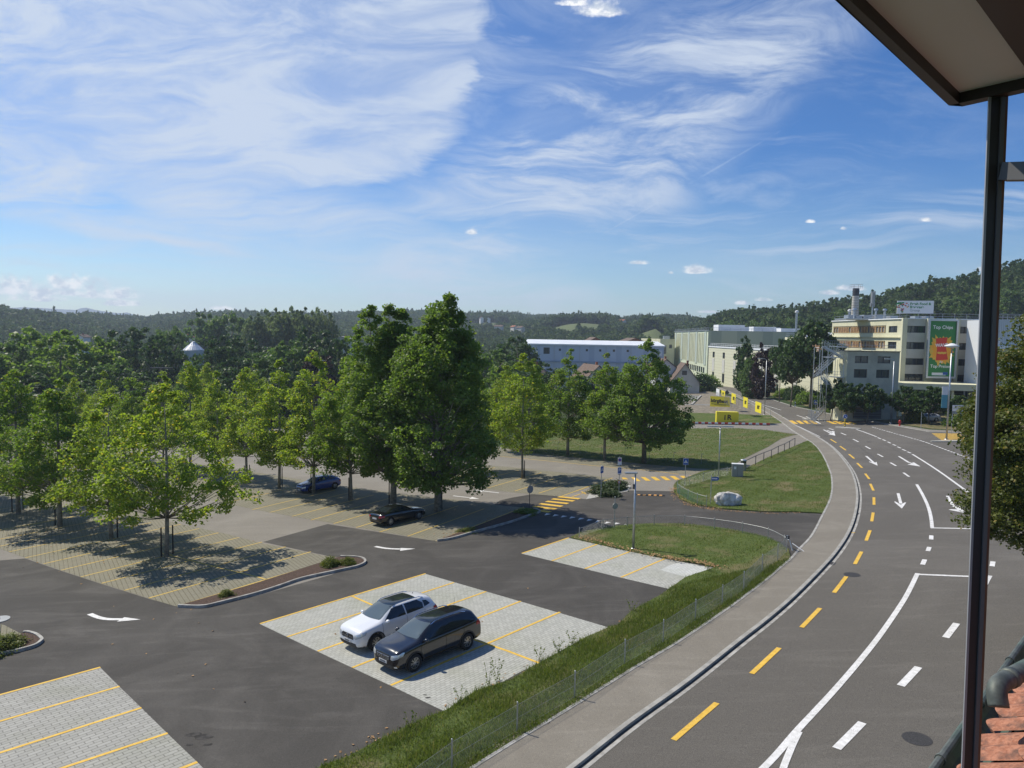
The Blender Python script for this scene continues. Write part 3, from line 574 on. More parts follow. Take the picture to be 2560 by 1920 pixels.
for k in range(9):
    a, c = 1415+11*k, 1395+7.6*k; d_ = 1650+11*k; yb.poly(Gs(ZA([(a, c), (d_, c+1), (d_+6, c+5.2), (a+6, c+4.2)]), .02))
yb.build('lane_marking', 'paint_yellow', roadE)
wb = MB()
cv = [(2291.8, 1211.3), (2307.7, 1239.4), (2320.7, 1268.3), (2327.4, 1294.4), (2330.3, 1319)]
line(wb, catmull([tuple(p) for p in Gs(cv)], 5), .22); line(wb, Gs([(2326, 1320.3), (2412, 1322), (2470, 1323)]), .24, MK+.001)
c2 = [(2293.8, 1434), (2263, 1495), (2209, 1576), (2160, 1639.6), (2093.6, 1717.7), (2035.7, 1781), (1992, 1828), (1937, 1892), (1885, 1945), (1820, 2010)]
line(wb, catmull([tuple(p) for p in Gs(c2)], 5), .22)
line(wb, catmull([tuple(p) for p in Gs([(1998, 1830), (1984, 1858), (1972, 1886), (1958, 1922), (1945, 1970), (1925, 2050)])], 4), .20, MK+.001)
line(wb, Gs([(2290, 1436.5), (2425, 1442), (2477, 1445)]), .24, MK+.001); line(wb, Gs([(2475, 1440), (2468, 1452), (2461, 1466)]), .22)
for s in ([(1411, 965), (1410, 1000)], [(1394, 1065), (1381, 1100)], [(1355, 1173), (1335, 1217)], [(1944, 1190), (1936, 1232)]): line(wb, Gs(RR(s)), .24)
for s in ([(525, 38), (567, 52)], [(630, 78), (675, 97)], [(735, 132), (782, 155)], [(842, 193), (885, 217)], [(947, 260), (993, 285)], [(1057, 335), (1107, 363)], [(1170, 422), (1220, 457)]): line(wb, Gs(RR(s)), .20)
line(wb, Gs(RR([(730, 36), (835, 72), (940, 112)])), .20)
for s in ([(948, 118), (975, 130)], [(990, 135), (1017, 146)], [(1033, 155), (1060, 167)], [(1078, 177), (1105, 188)], [(1118, 198), (1147, 210)], [(1160, 219), (1192, 233)], [(1204, 241), (1235, 253)]): line(wb, Gs(RR(s)), .20)
line(wb, catmull([tuple(p) for p in Gs(RR([(1247, 262), (1380, 345), (1500, 425), (1600, 497), (1700, 570), (1800, 650)]))], 4), .20)
L0 = Gs(RR([(900, 27), (1100, 84), (1340, 152), (1540, 225), (1725, 295), (1900, 370)])); Lc = [Vector(p) for p in catmull([tuple(p) for p in L0], 40)]
acc = 0.0
for p, q in zip(Lc[:-1], Lc[1:]):
    if (acc % 1.0) < .62: line(wb, [p, q], .22)
    acc += (q-p).length
line(wb, Gs([(1955, 1049), (2000, 1068), (2050, 1092)]), .12)      # edge line beside the kerb
for s in ([(248, 1238), (340, 1270)], [(330, 1250), (445, 1310)], [(400, 1280), (455, 1312)]): line(wb, Gs(ZA(s)), .18)
for s in ([(1630, 412), (1535, 535)], [(1300, 790), (1147, 952)], [(815, 1270), (592, 1495)]): line(wb, Gs(Z(1920, 1440, s)), .26)
line(wb, Gs([(2020, 1960), (1940, 2050)]), .26)
def rarrow(bm, pts, head): line(bm, Gs(RR(pts)), .22); bm.poly(Gs(RR(head), MK+.001))
rarrow(wb, [(480, 50), (545, 84)], [(520, 88), (548, 80), (572, 70), (582, 101), (540, 92)]); rarrow(wb, [(510, 55), (555, 72)], [(530, 75), (560, 60), (577, 66), (576, 72)])
rarrow(wb, [(848, 278), (925, 345)], [(870, 326), (880, 324), (915, 338), (925, 335), (938, 326), (947, 360)])
rarrow(wb, [(1130, 280), (1215, 333), (1262, 348)], [(1205, 350), (1222, 345), (1258, 342), (1245, 332), (1262, 332), (1318, 367)])
rarrow(wb, [(1124, 600), (1148, 690)], [(1088, 671), (1102, 670), (1148, 697), (1180, 678), (1195, 678), (1157, 731)])
rarrow(wb, [(1550, 623), (1598, 708), (1650, 738)], [(1560, 741), (1580, 736), (1632, 738), (1650, 712), (1665, 708), (1702, 768)])
wb.build('lane_marking', 'paint_white', roadE)
# manholes and drains
b = MB()
def disc(bm, c, r, off, n=24): bm.poly([(c.x+r*math.cos(2*math.pi*i/n), c.y+r*math.sin(2*math.pi*i/n), zg(c.x+r*math.cos(2*math.pi*i/n), c.y+r*math.sin(2*math.pi*i/n))+off) for i in range(n)])
for (px, py, r) in ((2129.7, 1437, .42), (2292.5, 1847.5, .42)):
    b = MB(); disc(b, G(px, py), r, .014); b.build('manhole_cover', 'cast_iron', roadE)
for px, py in ((2065, 1090), (2040, 1087.5), (2014, 1082), (2173, 925+180)): b = MB(); disc(b, G(px, py), .32, .014); b.build('manhole_cover', 'cast_iron', roadE)
for X, Y in ((700, 349), (782, 780), (560, 1208)):
    c = G(1920+X*.28933, 1060+Y*.28933); b = MB(); b.box((c.x, c.y, zg(c.x, c.y)+.0), (.55, .4, .03), R(30)); b.build('drain_grate', 'cast_iron', roadE)
# cracks sealed with bitumen
b = MB()
for s in ([(640, 110), (735, 160), (800, 205), (835, 235), (880, 262), (915, 295), (935, 302)], [(985, 160), (1060, 200), (1140, 245), (1238, 306)], [(660, 298), (800, 303), (935, 303), (1040, 303), (1238, 306)]): b.ribbon(Gs(RR(s)), .035, .012)
b.build('crack', 'black_paint', roadE)
def blob(px, py, r, seed, off):       # irregular stain outline
    rr = random.Random(seed); c = G(px, py); return [tosite((c.x+r*math.cos(a)*(1+rr.uniform(-.3, .3)), c.y+.55*r*math.sin(a)*(1+rr.uniform(-.3, .3))), off) for a in [2*math.pi*i/14 for i in range(14)]]
for k_, (px, py, r_) in enumerate(((482, 1838, .26), (508, 1843, .30), (520, 1862, .16), (474, 1862, .14), (1070, 1745, .10), (1062, 1738, .07))): b = MB(); b.poly(blob(px, py, r_, 5+k_, .014)); b.build('stain', 'asphalt_stain', lotE)
# ================================================================== vegetation
def leaf_quads(C, size, rng, flat=.35):
    """one leaf (4-corner blade) per centre, random tilt; each leaf is its own island"""
    n = len(C); nrm = rng.normal(size=(n, 3)); nrm[:, 2] = np.abs(nrm[:, 2])+flat; nrm /= np.linalg.norm(nrm, axis=1)[:, None]
    t = rng.normal(size=(n, 3)); a = np.cross(nrm, t); a /= np.linalg.norm(a, axis=1)[:, None]+1e-9; b_ = np.cross(nrm, a)
    s = (size*rng.uniform(.65, 1.25, n))[:, None]
    V = np.stack([C-a*s*.5, C-b_*s*.42-a*s*.02+nrm*s*.10, C+a*s*.55, C+b_*s*.42+nrm*s*.10], 1).reshape(-1, 3)
    F = np.arange(4*n).reshape(n, 4); return V, F
def env(shape, t):
    if shape == 'plane': return np.where(t < .22, .72+1.27*t, np.clip(1-((t-.22)/.78)**1.25, 0, 1)*.98+.03)
    if shape == 'tall': return np.where(t < .3, .78+.73*t, np.clip(1-((t-.3)/.7)**2.6, 0, 1)*.88+.12)
    if shape == 'round': return np.sqrt(np.clip(1-(2*t-.95)**2/1.12, .02, 1))
    if shape == 'column': return np.clip(np.minimum(.55+2*t, 1.0)*np.sqrt(np.clip(1-t**3, 0, 1)), .1, 1)
    if shape == 'vase': return np.clip(.35+1.0*t, 0, 1)*np.sqrt(np.clip(1-((t-.6)/.42).clip(0, 1)**2, .05, 1))
def gen_tree(seed, H, Rc, base, shape='plane', ncl=150, lpc=60, leaf=.24, clr=.62, tr=.13, peaks=None, bark='bark', mat='leaf_mid', limbs=True, open_=0.0):
    rng = np.random.default_rng(seed); ph = rng.uniform(0, 6.28, 8); tt = []
    if leaf > .15: leaf *= .84; lpc = int(lpc*1.3); ncl = int(ncl*1.12)
    while len(tt) < ncl:
        t = rng.uniform(0, 1)
        if rng.uniform() < env(shape, np.array(t))**1.6+.10: tt.append(t)
    t = np.array(tt); th = rng.uniform(0, 2*np.pi, ncl)
    lump = 1+.16*np.sin(2*th+ph[0]+4*t)+.13*np.sin(3*th+ph[1]-7*t)+.12*np.sin(9*t+ph[2])+.08*np.sin(5*th+ph[3]+15*t)
    for _ in range(9):                 # boughs that reach further out than the rest
        t0, a0_, am = rng.uniform(.05, .9), rng.uniform(0, 6.28), rng.uniform(-.24, .42); lump = lump+am*np.exp(-((t-t0)/.10)**2-(np.sin((th-a0_)/2)/.30)**2)
    r = Rc*env(shape, t)*lump*(.30+.70*np.sqrt(rng.uniform(.05+open_, 1, ncl)))
    cx, cy = r*np.cos(th), r*np.sin(th); cz = base+(H-base)*t-.10*r
    if peaks:
        for (dx, dy, zt, zb, rad, m_) in peaks:
            q = rng.uniform(0, 1, m_)**.8; a = rng.uniform(0, 6.28, m_); rr = rad*(1.05-q**2.4)*np.sqrt(rng.uniform(.1, 1, m_))
            cx = np.append(cx, dx+rr*np.cos(a)); cy = np.append(cy, dy+rr*np.sin(a)); cz = np.append(cz, zb+(zt-zb)*q)
    C = np.stack([cx, cy, cz], 1)
    k_ = 9.0/H; g_ = np.sin(C[:, 0]*1.9*k_+ph[4])*np.sin(C[:, 1]*1.7*k_+ph[5])*np.sin(C[:, 2]*1.5*k_+ph[6]); C = C[g_ < .42]; n = len(C)      # gaps between the boughs
    cr = clr*rng.uniform(.6, 1.35, n)*(1-.45*np.clip((C[:, 2]/H-.72)/.28, 0, 1))
    d = rng.normal(size=(n, lpc, 3)); d /= np.linalg.norm(d, axis=2)[..., None]; d *= rng.uniform(.25, 1.15, (n, lpc, 1))**.6
    d *= cr[:, None, None]*np.array([1, 1, .62]); d[:, :, 2] = d[:, :, 2]-.12*np.linalg.norm(d[:, :, :2], axis=2)
    L = (C[:, None, :]+d).reshape(-1, 3); V, F = leaf_quads(L, leaf, rng)
    crown = npmesh('crown', V, F, mat)
    tb = MB(); bend = rng.uniform(-.12, .12, 4)
    zt = base+(H-base)*.82; pts = []
    for k in range(6): q = k/5; pts.append((bend[0]*math.sin(q*3), bend[1]*math.sin(q*2.5), zt*q))
    tb.path(pts, [tr*1.25, tr, tr*.88, tr*.7, tr*.45, tr*.15], 9)
    if limbs:
        ix = rng.permutation(n)[:int(n*.30)]
        for i in ix:
            c = C[i]; rr = math.hypot(c[0], c[1])
            if rr < .3: continue
            z0 = max(base*.85, c[2]-rr*rng.uniform(.55, .95)); q = z0/zt
            if q > .95: continue
            r0 = max(.018, tr*.42*(1-q)); mid = (c[0]*.5, c[1]*.5, z0+(c[2]-z0)*.42)
            tb.path([(0, 0, z0), mid, tuple(c)], [r0, r0*.7, r0*.25], 5)
        for pk in (peaks or []): tb.path([(0, 0, base+.5), (pk[0]*.8, pk[1]*.8, pk[3]), (pk[0], pk[1], pk[2]*.95)], [tr*.6, tr*.4, .03], 6)
    me = bpy.data.meshes.new('trunk'); me.from_pydata(tb.v, [], tb.f); me.materials.append(MATS[bark]); me.polygons.foreach_set('use_smooth', [True]*len(me.polygons))
    return me, crown
def put_tree(name, label, cat, p, meshes, rz=0.0, sc=1.0, group=None, scz=None):
    t = thing(name, label, cat, (p[0], p[1], zg(p[0], p[1])) if len(p) == 2 else tuple(p), rz, group); t.scale = (sc, sc, scz or sc)
    link('trunk', meshes[0], t); link('crown', meshes[1], t); return t
g_lot = 'plane trees standing between the parking bays'
# ---- the young plane trees of the lot, nearest row first
def tree_h(base_px, top_y):          # real height from the picture
    b_ = G(*base_px); d = ray(base_px[0], top_y); return (d.z/d.y)*b_.y-b_.z
lot = []   # (base px, top y, crown radius, crown base height, shape, seed, material, label)
def lot_tree(bpx, top, Rc, base, seed, mat, label, shape='plane', ncl=150, lpc=60, leaf=.24, peaks=None, tr=.13, clr=.62, bark='bark_pale', open_=0.0):
    Ht = tree_h(bpx, top); b_ = G(*bpx)
    ms = gen_tree(seed, Ht, Rc, base, shape, ncl, lpc, leaf, clr, tr, peaks, bark, mat, True, open_)
    t = put_tree('plane_tree', label, 'tree', (b_.x, b_.y), ms, 0, 1, g_lot)
    lot.append((label, bpx)); return t, ms
E1 = lot_tree((417, 1390), 958, 4.2, 3.0, 11, 'leaf_bright', 'plane tree nearest the bark mulch bed, with a wide low skirt of yellow green leaves', ncl=225, lpc=52, open_=.12)
E2 = lot_tree((278, 1347), 980, 3.6, 2.9, 12, 'leaf_bright', 'plane tree with lopsided yellow green crown, second from the mulch bed in the front row', ncl=190, lpc=52, open_=.1)
E3 = lot_tree((150, 1315), 942, 3.9, 2.5, 13, 'leaf_mid', 'dense mid green plane tree, third from the mulch bed in the front row', ncl=260, lpc=60, tr=.16)
E4 = lot_tree((46, 1283), 920, 4.4, 2.4, 14, 'leaf_mid', 'full plane tree with its trunk in deep shade, last of the front row', ncl=280, lpc=60, tr=.16)
g_ = G(-75, 1255); put_tree('plane_tree', 'plane tree cut by the left edge of the picture', 'tree', (g_.x, g_.y), E4[1], 1.7, .98, g_lot)
# second row from the two tall ones towards the left
T1 = lot_tree((983, 1262), 806, 3.5, 3.0, 21, 'leaf_deep', 'tall dark plane tree with three separate tips, behind the parked black coupe', 'tall', 430, 60, .26,
              [(-2.1, -.3, 17.1, 11, 1.9, 60), (-.5, .2, 17.3, 11, 1.6, 50), (.6, .4, 16.8, 11, 1.6, 50)], .24, .68)
T2 = lot_tree((1095, 1277), 757, 4.5, 2.6, 22, 'leaf_deep', 'tallest plane tree, with a single pointed top and drooping lower branches over the lot', 'tall', 640, 60, .26, [(.7, 0, 17.6, 11, 2.0, 80), (-.9, .3, 15.6, 8, 2.2, 70), (1.9, 0, 14.5, 8, 2.0, 60)], .26, .72)
E5 = lot_tree((878, 1250), 868, 3.5, 2.8, 15, 'leaf_mid', 'plane tree left of the two tall dark ones, its crown touching theirs', ncl=260, lpc=58, tr=.13)
E6 = lot_tree((784, 1234), 878, 3.45, 3.0, 16, 'leaf_bright', 'bright plane tree rising over the parked blue hatchback', ncl=260, lpc=54, open_=.05)
E7 = lot_tree((698, 1222), 900, 3.2, 3.0, 17, 'leaf_bright', 'bright plane tree just left of the parked blue hatchback', ncl=215, lpc=52, open_=.1)
E8 = lot_tree((617, 1205), 922, 3.0, 3.2, 18, 'leaf_bright', 'slim bright plane tree between two stakes, two places left of the blue hatchback', ncl=185, lpc=50, open_=.1)
for k, (px, py, src, rz, sc, lab) in enumerate((
    (545, 1192, E7, 2.1, .93, 'bright plane tree of the second row, right behind the mulch bed tree'),
    (475, 1181, E8, 4.0, 1.08, 'bright plane tree of the second row seen just right of the mulch bed tree top'),
    (408, 1170, E6, 1.1, .90, 'bright plane tree of the second row directly behind the top of the mulch bed tree'),
    (335, 1160, E5, .6, .90, 'bright plane tree of the second row seen over the lopsided front tree'),
    (265, 1150, E7, 3.3, .97, 'plane tree of the second row in the gap behind the third front tree'),
    (190, 1140, E8, 5.2, .95, 'plane tree at the far left end of the second row, against the dark wood'))):
    p = G(px, py); put_tree('plane_tree', lab, 'tree', (p.x, p.y), src[1], rz, sc, g_lot)
E9 = lot_tree((1306, 1196), 884, 3.1, 3.3, 31, 'leaf_bright', 'bright plane tree with a bare lower trunk right of the tall dark trees', ncl=210, lpc=50, open_=.12, tr=.11)
F1 = lot_tree((1419, 1140), 872, 3.5, 2.7, 32, 'leaf_mid', 'plane tree at the field edge, left of the pair before the long blue hall', ncl=250, lpc=55, tr=.17)
F2 = lot_tree((1511, 1151), 884, 3.2, 2.9, 33, 'leaf_mid', 'narrow topped plane tree between the two other trees at the field edge', ncl=230, lpc=55, tr=.15)
F3 = lot_tree((1610, 1158), 846, 4.9, 2.7, 34, 'leaf_deep', 'broad dark green plane tree at the field edge, nearest the zebra crossing', ncl=480, lpc=58, tr=.24, leaf=.26, bark='bark')
for px, py, src, rz, sc, lab in ((1331, 1131, F1, 2.2, .92, 'plane tree behind the bare trunked one, leftmost at the field edge'), (1262, 1128, E9, 3.9, .9, 'plane tree peeping out right behind the tallest tree'),
                                 (1195, 1180, E7, .8, .85, 'plane tree hidden behind the tallest tree'), (880, 1120, E6, 1.9, .95, 'plane tree far back in the lot behind the second row, left of the tall trees'),
                                 (640, 1105, E7, 2.9, 1.0, 'plane tree far back in the lot behind the slim bright one'), (520, 1098, E8, .4, 1.1, 'plane tree far back in the lot, in line with the utility pole')):
    p = G(px, py); put_tree('plane_tree', lab, 'tree', (p.x, p.y), src[1], rz, sc, g_lot)
# stakes beside the trunks
sm = MB(); sm.tube((0, 0, -.1), (0, 0, 1.95), .05, .045, 7); sm.lathe((0, 0, 1.95), [(.045, 0), (.035, .02), (0, .025)], 7)
sproto = None
def stake(px, py, lab, hgt=1.0):
    global sproto
    p = G(px, py)
    if sproto is None: o = sproto = sm.build('tree_stake', 'stake_wood')
    else: o = sproto.copy(); COL.objects.link(o)
    o.location = (p.x, p.y, p.z); o.scale = (1, 1, hgt); tag(o, lab, 'stake', 'black stakes beside the plane trees')
R1 = Z(0, 1060, [(1395, 1150), (1495, 1125), (1016, 985), (478, 875), (105, 765), (200, 745), (2112, 508), (2157, 500), (1860, 460), (1903, 455)])
R2 = Z(640, 1060, [(226, 545), (475, 600), (802, 658), (1150, 690), (1551, 740), (1605, 740)])
for p, lab, h in zip(R1, ('stake left of the trunk of the mulch bed tree', 'stake right of the trunk of the mulch bed tree', 'lone stake right of the second front tree', 'stake left of the dark trunk of the third front tree',
                       'shaded stake left of the last front trunk', 'shaded stake right of the last front trunk', 'stake left of the slim bright tree trunk', 'stake right of the slim bright tree trunk',
                       'far stake half hidden behind the mulch bed tree, left one', 'far stake half hidden behind the mulch bed tree, right one'), (1.0, 1.0, .95, .85, .9, .9, .95, .95, .9, .9)): stake(*p, 'black '+lab, h)
for p, lab in zip(R2, ('stake right of the trunk left of the blue hatchback', 'stake in front of the blue hatchback door', 'stake left of the trunk right of the blue hatchback', 'stake behind the roof of the black coupe',
                       'stake left of the tallest tree trunk', 'stake right of the tallest tree trunk')): stake(*p, 'black '+lab, 1.05)
stake(*Z(1280, 1060, [(106, 470)])[0], 'black stake right of the bare lower trunk of the bright tree', .95)
# ---- beech at the right edge, near
def mass(name, label, cat, c, rad, ncl, lpc, leaf, mat, seed, clr=.5, trunkz=None, cut=None):
    rng = np.random.default_rng(seed); d = rng.normal(size=(ncl, 3)); d /= np.linalg.norm(d, axis=1)[:, None]; d *= rng.uniform(.35, 1, (ncl, 1))**.45
    ph = rng.uniform(0, 6.28, 3); k = 1+.10*np.sin(4*np.arctan2(d[:, 1], d[:, 0])+ph[0]+5*d[:, 2])+.08*np.sin(9*d[:, 2]+ph[1])
    C = d*k[:, None]*np.array(rad)
    q = rng.normal(size=(ncl, lpc, 3)); q /= np.linalg.norm(q, axis=2)[..., None]; q *= rng.uniform(.3, 1.1, (ncl, lpc, 1))*clr*rng.uniform(.6, 1.4, (ncl, 1, 1))*np.array([1, 1, .6])
    V, F = leaf_quads((C[:, None]+q).reshape(-1, 3), leaf, rng); t = thing(name, label, cat, tuple(c))
    link('crown', npmesh('crown', V, F, mat), t)
    tb = MB(); zb = trunkz if trunkz is not None else -rad[2]-.5
    tb.path([(0, 0, zb), (.1, 0, zb*.4), (0, 0, rad[2]*.5)], [rad[0]*.07+.05, rad[0]*.05+.04, .03], 8)
    for i in range(0, ncl, max(6, ncl//60)): tb.path([(0, 0, C[i][2]*.6-.2*rad[2]), tuple(C[i]*.6), tuple(C[i])], [.06+rad[0]*.01, .04, .015], 5)
    inv_ = tb.build('trunk', 'bark', t, True); return t
c = at(2712, 1110, 27.5)
mass('beech_tree', 'large yellow green beech behind the window frame, cut by the right edge', 'tree', (c.x, c.y, c.z), (4.1, 4.1, 5.0), 1250, 130, .125, 'leaf_beech', 51, .55, zg(c.x, c.y)-c.z)
# ---- middle distance: every tree beyond the lot by itself
def far_meshes(seed, shape, mat, Rr=.40, leaf=.055, ncl=150, lpc=34, base=.1, clr=.085, open_=0): return gen_tree(seed, 1.0, Rr, base, shape, ncl, lpc, leaf, clr, .018, None, 'bark', mat, True, open_)
FM = {k: [far_meshes(100+10*i+j, sh, mt, Rr, lf, nc, lp, ba) for j in range(2)] for i, (k, sh, mt, Rr, lf, nc, lp, ba) in enumerate((
    ('dark', 'round', 'leaf_dark', .42, .045, 190, 40, .02), ('soft', 'round', 'leaf_soft', .42, .045, 190, 40, .02), ('mid', 'round', 'leaf_deep', .42, .045, 180, 40, .02), ('grove', 'vase', 'leaf_grove', .26, .040, 110, 34, .32),
    ('dcol', 'column', 'leaf_dark', .26, .050, 130, 40, .08), ('purple', 'round', 'leaf_purple', .36, .05, 150, 40, .05), ('high', 'round', 'leaf_dark', .40, .05, 170, 40, .42), ('young', 'round', 'leaf_dark', .44, .065, 120, 36, .34)))}
cnt = [0]
def far_tree(px, top, D, wpx, kind, label, group=None, basez=None, name=None):
    """px, top: where its top stands; D its distance; wpx its crown width as seen"""
    tp = at(px, top, D); zb = zterr(tp.x, tp.y) if basez is None else basez
    Ht = tp.z-zb; W = wpx/FPX*D; cnt[0] += 1; ms = FM[kind][cnt[0] % 2]; RrK = {'grove': .26, 'dcol': .26, 'purple': .36, 'young': .44, 'high': .40}.get(kind, .42)
    t = put_tree(name or {'grove': 'poplar_tree', 'dcol': 'columnar_tree', 'purple': 'purple_tree'}.get(kind, 'deciduous_tree'), label, 'tree', (tp.x, tp.y, zb), ms, cnt[0]*1.3, W/2/RrK, group, Ht); return t
gw = 'trees of the wood beyond the lot'
for (px, top, D, wd, kind, lab) in (
    (-70, 850, 165, 210, 'mid', 'leafy tree at the left edge of the wood, cut by the picture edge'),
    (10, 846, 175, 170, 'soft', 'soft green tree at the left end of the wood'),
    (95, 818, 190, 190, 'mid', 'tall light green tree over the left front trees'),
    (165, 828, 172, 200, 'mid', 'broadest light green tree of the wood, above the third front tree'),
    (232, 838, 180, 150, 'mid', 'light green tree with rounded top, right neighbour of the broadest one'),
    (262, 905, 160, 130, 'soft', 'greyish green tree in front of the light green ones at the wood edge'),
    (60, 930, 150, 200, 'dark', 'dark low tree in the shade of the wood behind the left front trees'),
    (310, 818, 215, 120, 'dark', 'dark tree standing left in the dark clump beside the silo'),
    (352, 816, 222, 130, 'dark', 'dark tree with the highest top in the clump left of the silo'),
    (420, 812, 260, 110, 'soft', 'lighter round tree behind the dark clump left of the silo'),
    (410, 836, 205, 118, 'dark', 'dark tree directly left of the silo'),
    (340, 930, 175, 170, 'dark', 'dark undergrowth tree below the clump left of the silo'),
    (480, 896, 150, 78, 'soft', 'small light tree in front of the silo'),
    (205, 950, 140, 170, 'dark', 'dark shaded tree above the lopsided front tree'),
    (556, 838, 205, 122, 'dark', 'dark round tree directly right of the silo'),
    (612, 842, 215, 140, 'dark', 'dark round tree second right of the silo'),
    (595, 893, 175, 130, 'dark', 'low dark tree in front of the two right of the silo'),
    (670, 880, 170, 130, 'soft', 'olive tree with sloping left side right of the silo'),
    (722, 846, 185, 130, 'soft', 'pale topped tree below the poplar grove'),
    (783, 818, 200, 140, 'dark', 'large dark dome tree left of the tall plane trees'),
    (845, 846, 190, 100, 'dark', 'dark tree half hidden by the left tall plane tree'),
    (800, 865, 172, 90, 'purple', 'dark reddish shrubby tree below the large dark dome'),
    (700, 915, 155, 150, 'dark', 'low dark tree behind the bright plane trees of the second row'),
    (560, 940, 145, 150, 'dark', 'low shaded tree behind the slim bright plane tree'),
    (515, 776, 340, 110, 'soft', 'big light tree on the skyline above the silo, left of the poplars'),
    (572, 776, 345, 120, 'soft', 'second big light tree on the skyline above the silo'),
    (1235, 868, 175, 120, 'soft', 'soft green tree right behind the tallest plane tree'),
    (1290, 838, 215, 110, 'dark', 'dark tree touching the left end of the long blue hall'),
    (1255, 905, 150, 110, 'mid', 'green tree low behind the tallest plane tree'),
    (1345, 905, 190, 120, 'dark', 'shaded tree in front of the left part of the blue hall'),
    (1480, 925, 180, 130, 'dark', 'dark tree before the white gabled house'),
    (1560, 930, 175, 120, 'dark', 'dark tree between the two field edge trees')):
    far_tree(px, top, D, wd, kind, lab, gw)
for k, (px, top, D, wd) in enumerate(((636, 784, 330, 60), (668, 774, 335, 62), (700, 771, 330, 60), (730, 768, 335, 60), (755, 769, 330, 60), (788, 770, 335, 62), (818, 776, 330, 56))):
    far_tree(px, top, D, wd, 'grove', 'thin stemmed pale poplar, %s from the left in the skyline grove' % ('first', 'second', 'third', 'fourth', 'fifth', 'sixth', 'seventh')[k], 'poplars of the skyline grove')
gf = 'trees before the factory'
for (px, top, D, wd, kind, lab, nm) in (
    (1866, 842, 200, 44, 'dcol', 'slim dark columnar tree in front of the pale factory wall', None),
    (1880, 884, 190, 48, 'soft', 'small yellowish tree beside the slim columnar one', None),
    (1910, 850, 185, 58, 'purple', 'dark purple leaved tree before the pale factory wall', None),
    (1955, 846, 172, 50, 'high', 'green tree between the purple tree and the big dark one', None),
    (2035, 805, 150, 120, 'high', 'big dark tree left of the steel stair tower', None),
    (1984, 850, 156, 70, 'high', 'lower bough heavy tree under the left side of the big dark one', None),
    (2082, 946, 122, 60, 'young', 'dense shrub tree below the steel stair tower', None),
    (2117, 956, 117, 64, 'young', 'dense dark tree right of the stair tower foot', None),
    (2174, 957, 116, 74, 'young', 'round street tree in front of the dark louvred gate', None),
    (2264, 964, 114.5, 66, 'young', 'round street tree left of the silver car', None),
    (2329, 963, 111, 72, 'young', 'round street tree over the silver car', None),
    (2400, 988, 110, 76, 'young', 'tree right of the tall lamp with the round head', None)):
    far_tree(px, top, D, wd, kind, lab, gf, None, nm)
# bushes
BM = []
for j, mt in enumerate(('leaf_dark', 'leaf_deep', 'leaf_juniper', 'leaf_shrub')):
    rng = np.random.default_rng(300+j); n = 90; d = rng.normal(size=(n, 3)); d[:, 2] = np.abs(d[:, 2]); d /= np.linalg.norm(d, axis=1)[:, None]; d *= rng.uniform(.3, 1, (n, 1))**.5
    d[:, :2] *= (1+.2*np.sin(3*np.arctan2(d[:, 1], d[:, 0])+j))[:, None]
    q = rng.normal(size=(n, 44, 3))*.13; V, F = leaf_quads((d[:, None]+q).reshape(-1, 3)*np.array([1, 1, .9]), .12, rng); V[:, 2] = np.maximum(V[:, 2], -.05); BM.append(npmesh('bush', V, F, mt))
def bush(px, py, rx, hz, k, label, group, D=None, name='bush', rz=0.0, ry=None):
    p = G(px, py) if D is None else at(px, py, D); o = link(name, BM[k]); o.location = (p.x, p.y, p.z); o.scale = (rx, ry or rx, hz); o.rotation_euler = (0, 0, rz+px); return tag(o, label, 'bush', group)
for k, (px, py, r, h) in enumerate(((1945, 981, 3.0, 3.2), (1965, 993, 2.5, 2.4), (1987, 1000, 2.8, 3.6), (2012, 1010, 2.4, 2.8), (2030, 1005, 2.4, 2.8), (2093, 1030, 1.8, 2.2), (2127, 1040, 1.3, 1.9))):
    bush(px, py, r, h, k % 2, '%s bush from the left in the row along the factory wall' % ('first', 'second', 'third', 'fourth', 'fifth', 'sixth', 'seventh')[k], 'bushes along the factory wall')
bush(2288, 1056, 1.6, 2.2, 3, 'light green bush beside the silver car', 'verge bushes'); bush(2395, 1064, 2.0, 2.4, 1, 'bush at the foot of the tall lamp with round head', 'verge bushes'); bush(2045, 1019, 1.6, 2.4, 1, 'bush behind the blue crossing sign at the traffic island', 'verge bushes')
for k, (px, py, r, h) in enumerate(((1700, 977, 5.2, 5.0), (1722, 980, 4.8, 4.4), (1748, 978, 4.8, 5.8), (1767, 968, 4.2, 4.8), (1672, 980, 5.4, 5.2))):
    bush(px, py, r, h, k % 2, '%s garden bush from the left around the grey gabled house' % ('second', 'third', 'fourth', 'fifth', 'first')[k], 'garden bushes of the gabled house')
bush(1503, 1232, 1.25, .75, 2, 'low spreading juniper on the island round the parking sign', 'island junipers', ry=1.0); bush(1540, 1222, 1.2, .8, 2, 'juniper mound behind the first on the sign island', 'island junipers'); bush(1524, 1240, 1.0, .6, 2, 'front juniper mound on the sign island', 'island junipers')
bush(826, 1418, .62, .62, 3, 'larger yellow green shrub at the rounded end of the mulch bed', 'mulch bed shrubs'); bush(871, 1414, .5, .5, 3, 'smaller yellow green shrub at the rounded end of the mulch bed', 'mulch bed shrubs')
bush(566, 1493, .42, .42, 3, 'small lone shrub near the pointed end of the mulch bed', 'mulch bed shrubs'); bush(18, 1622, 1.0, .62, 3, 'spreading shrub in the kerbed bed at the left edge', 'mulch bed shrubs', ry=.7)
bush(1170, 1330, .7, .3, 3, 'low shrub in the shaded bed by the black coupe', 'shaded bed shrubs'); bush(1320, 1284, .9, .4, 1, 'low dark shrub at the corner of the shaded bed under the round sign', 'shaded bed shrubs')
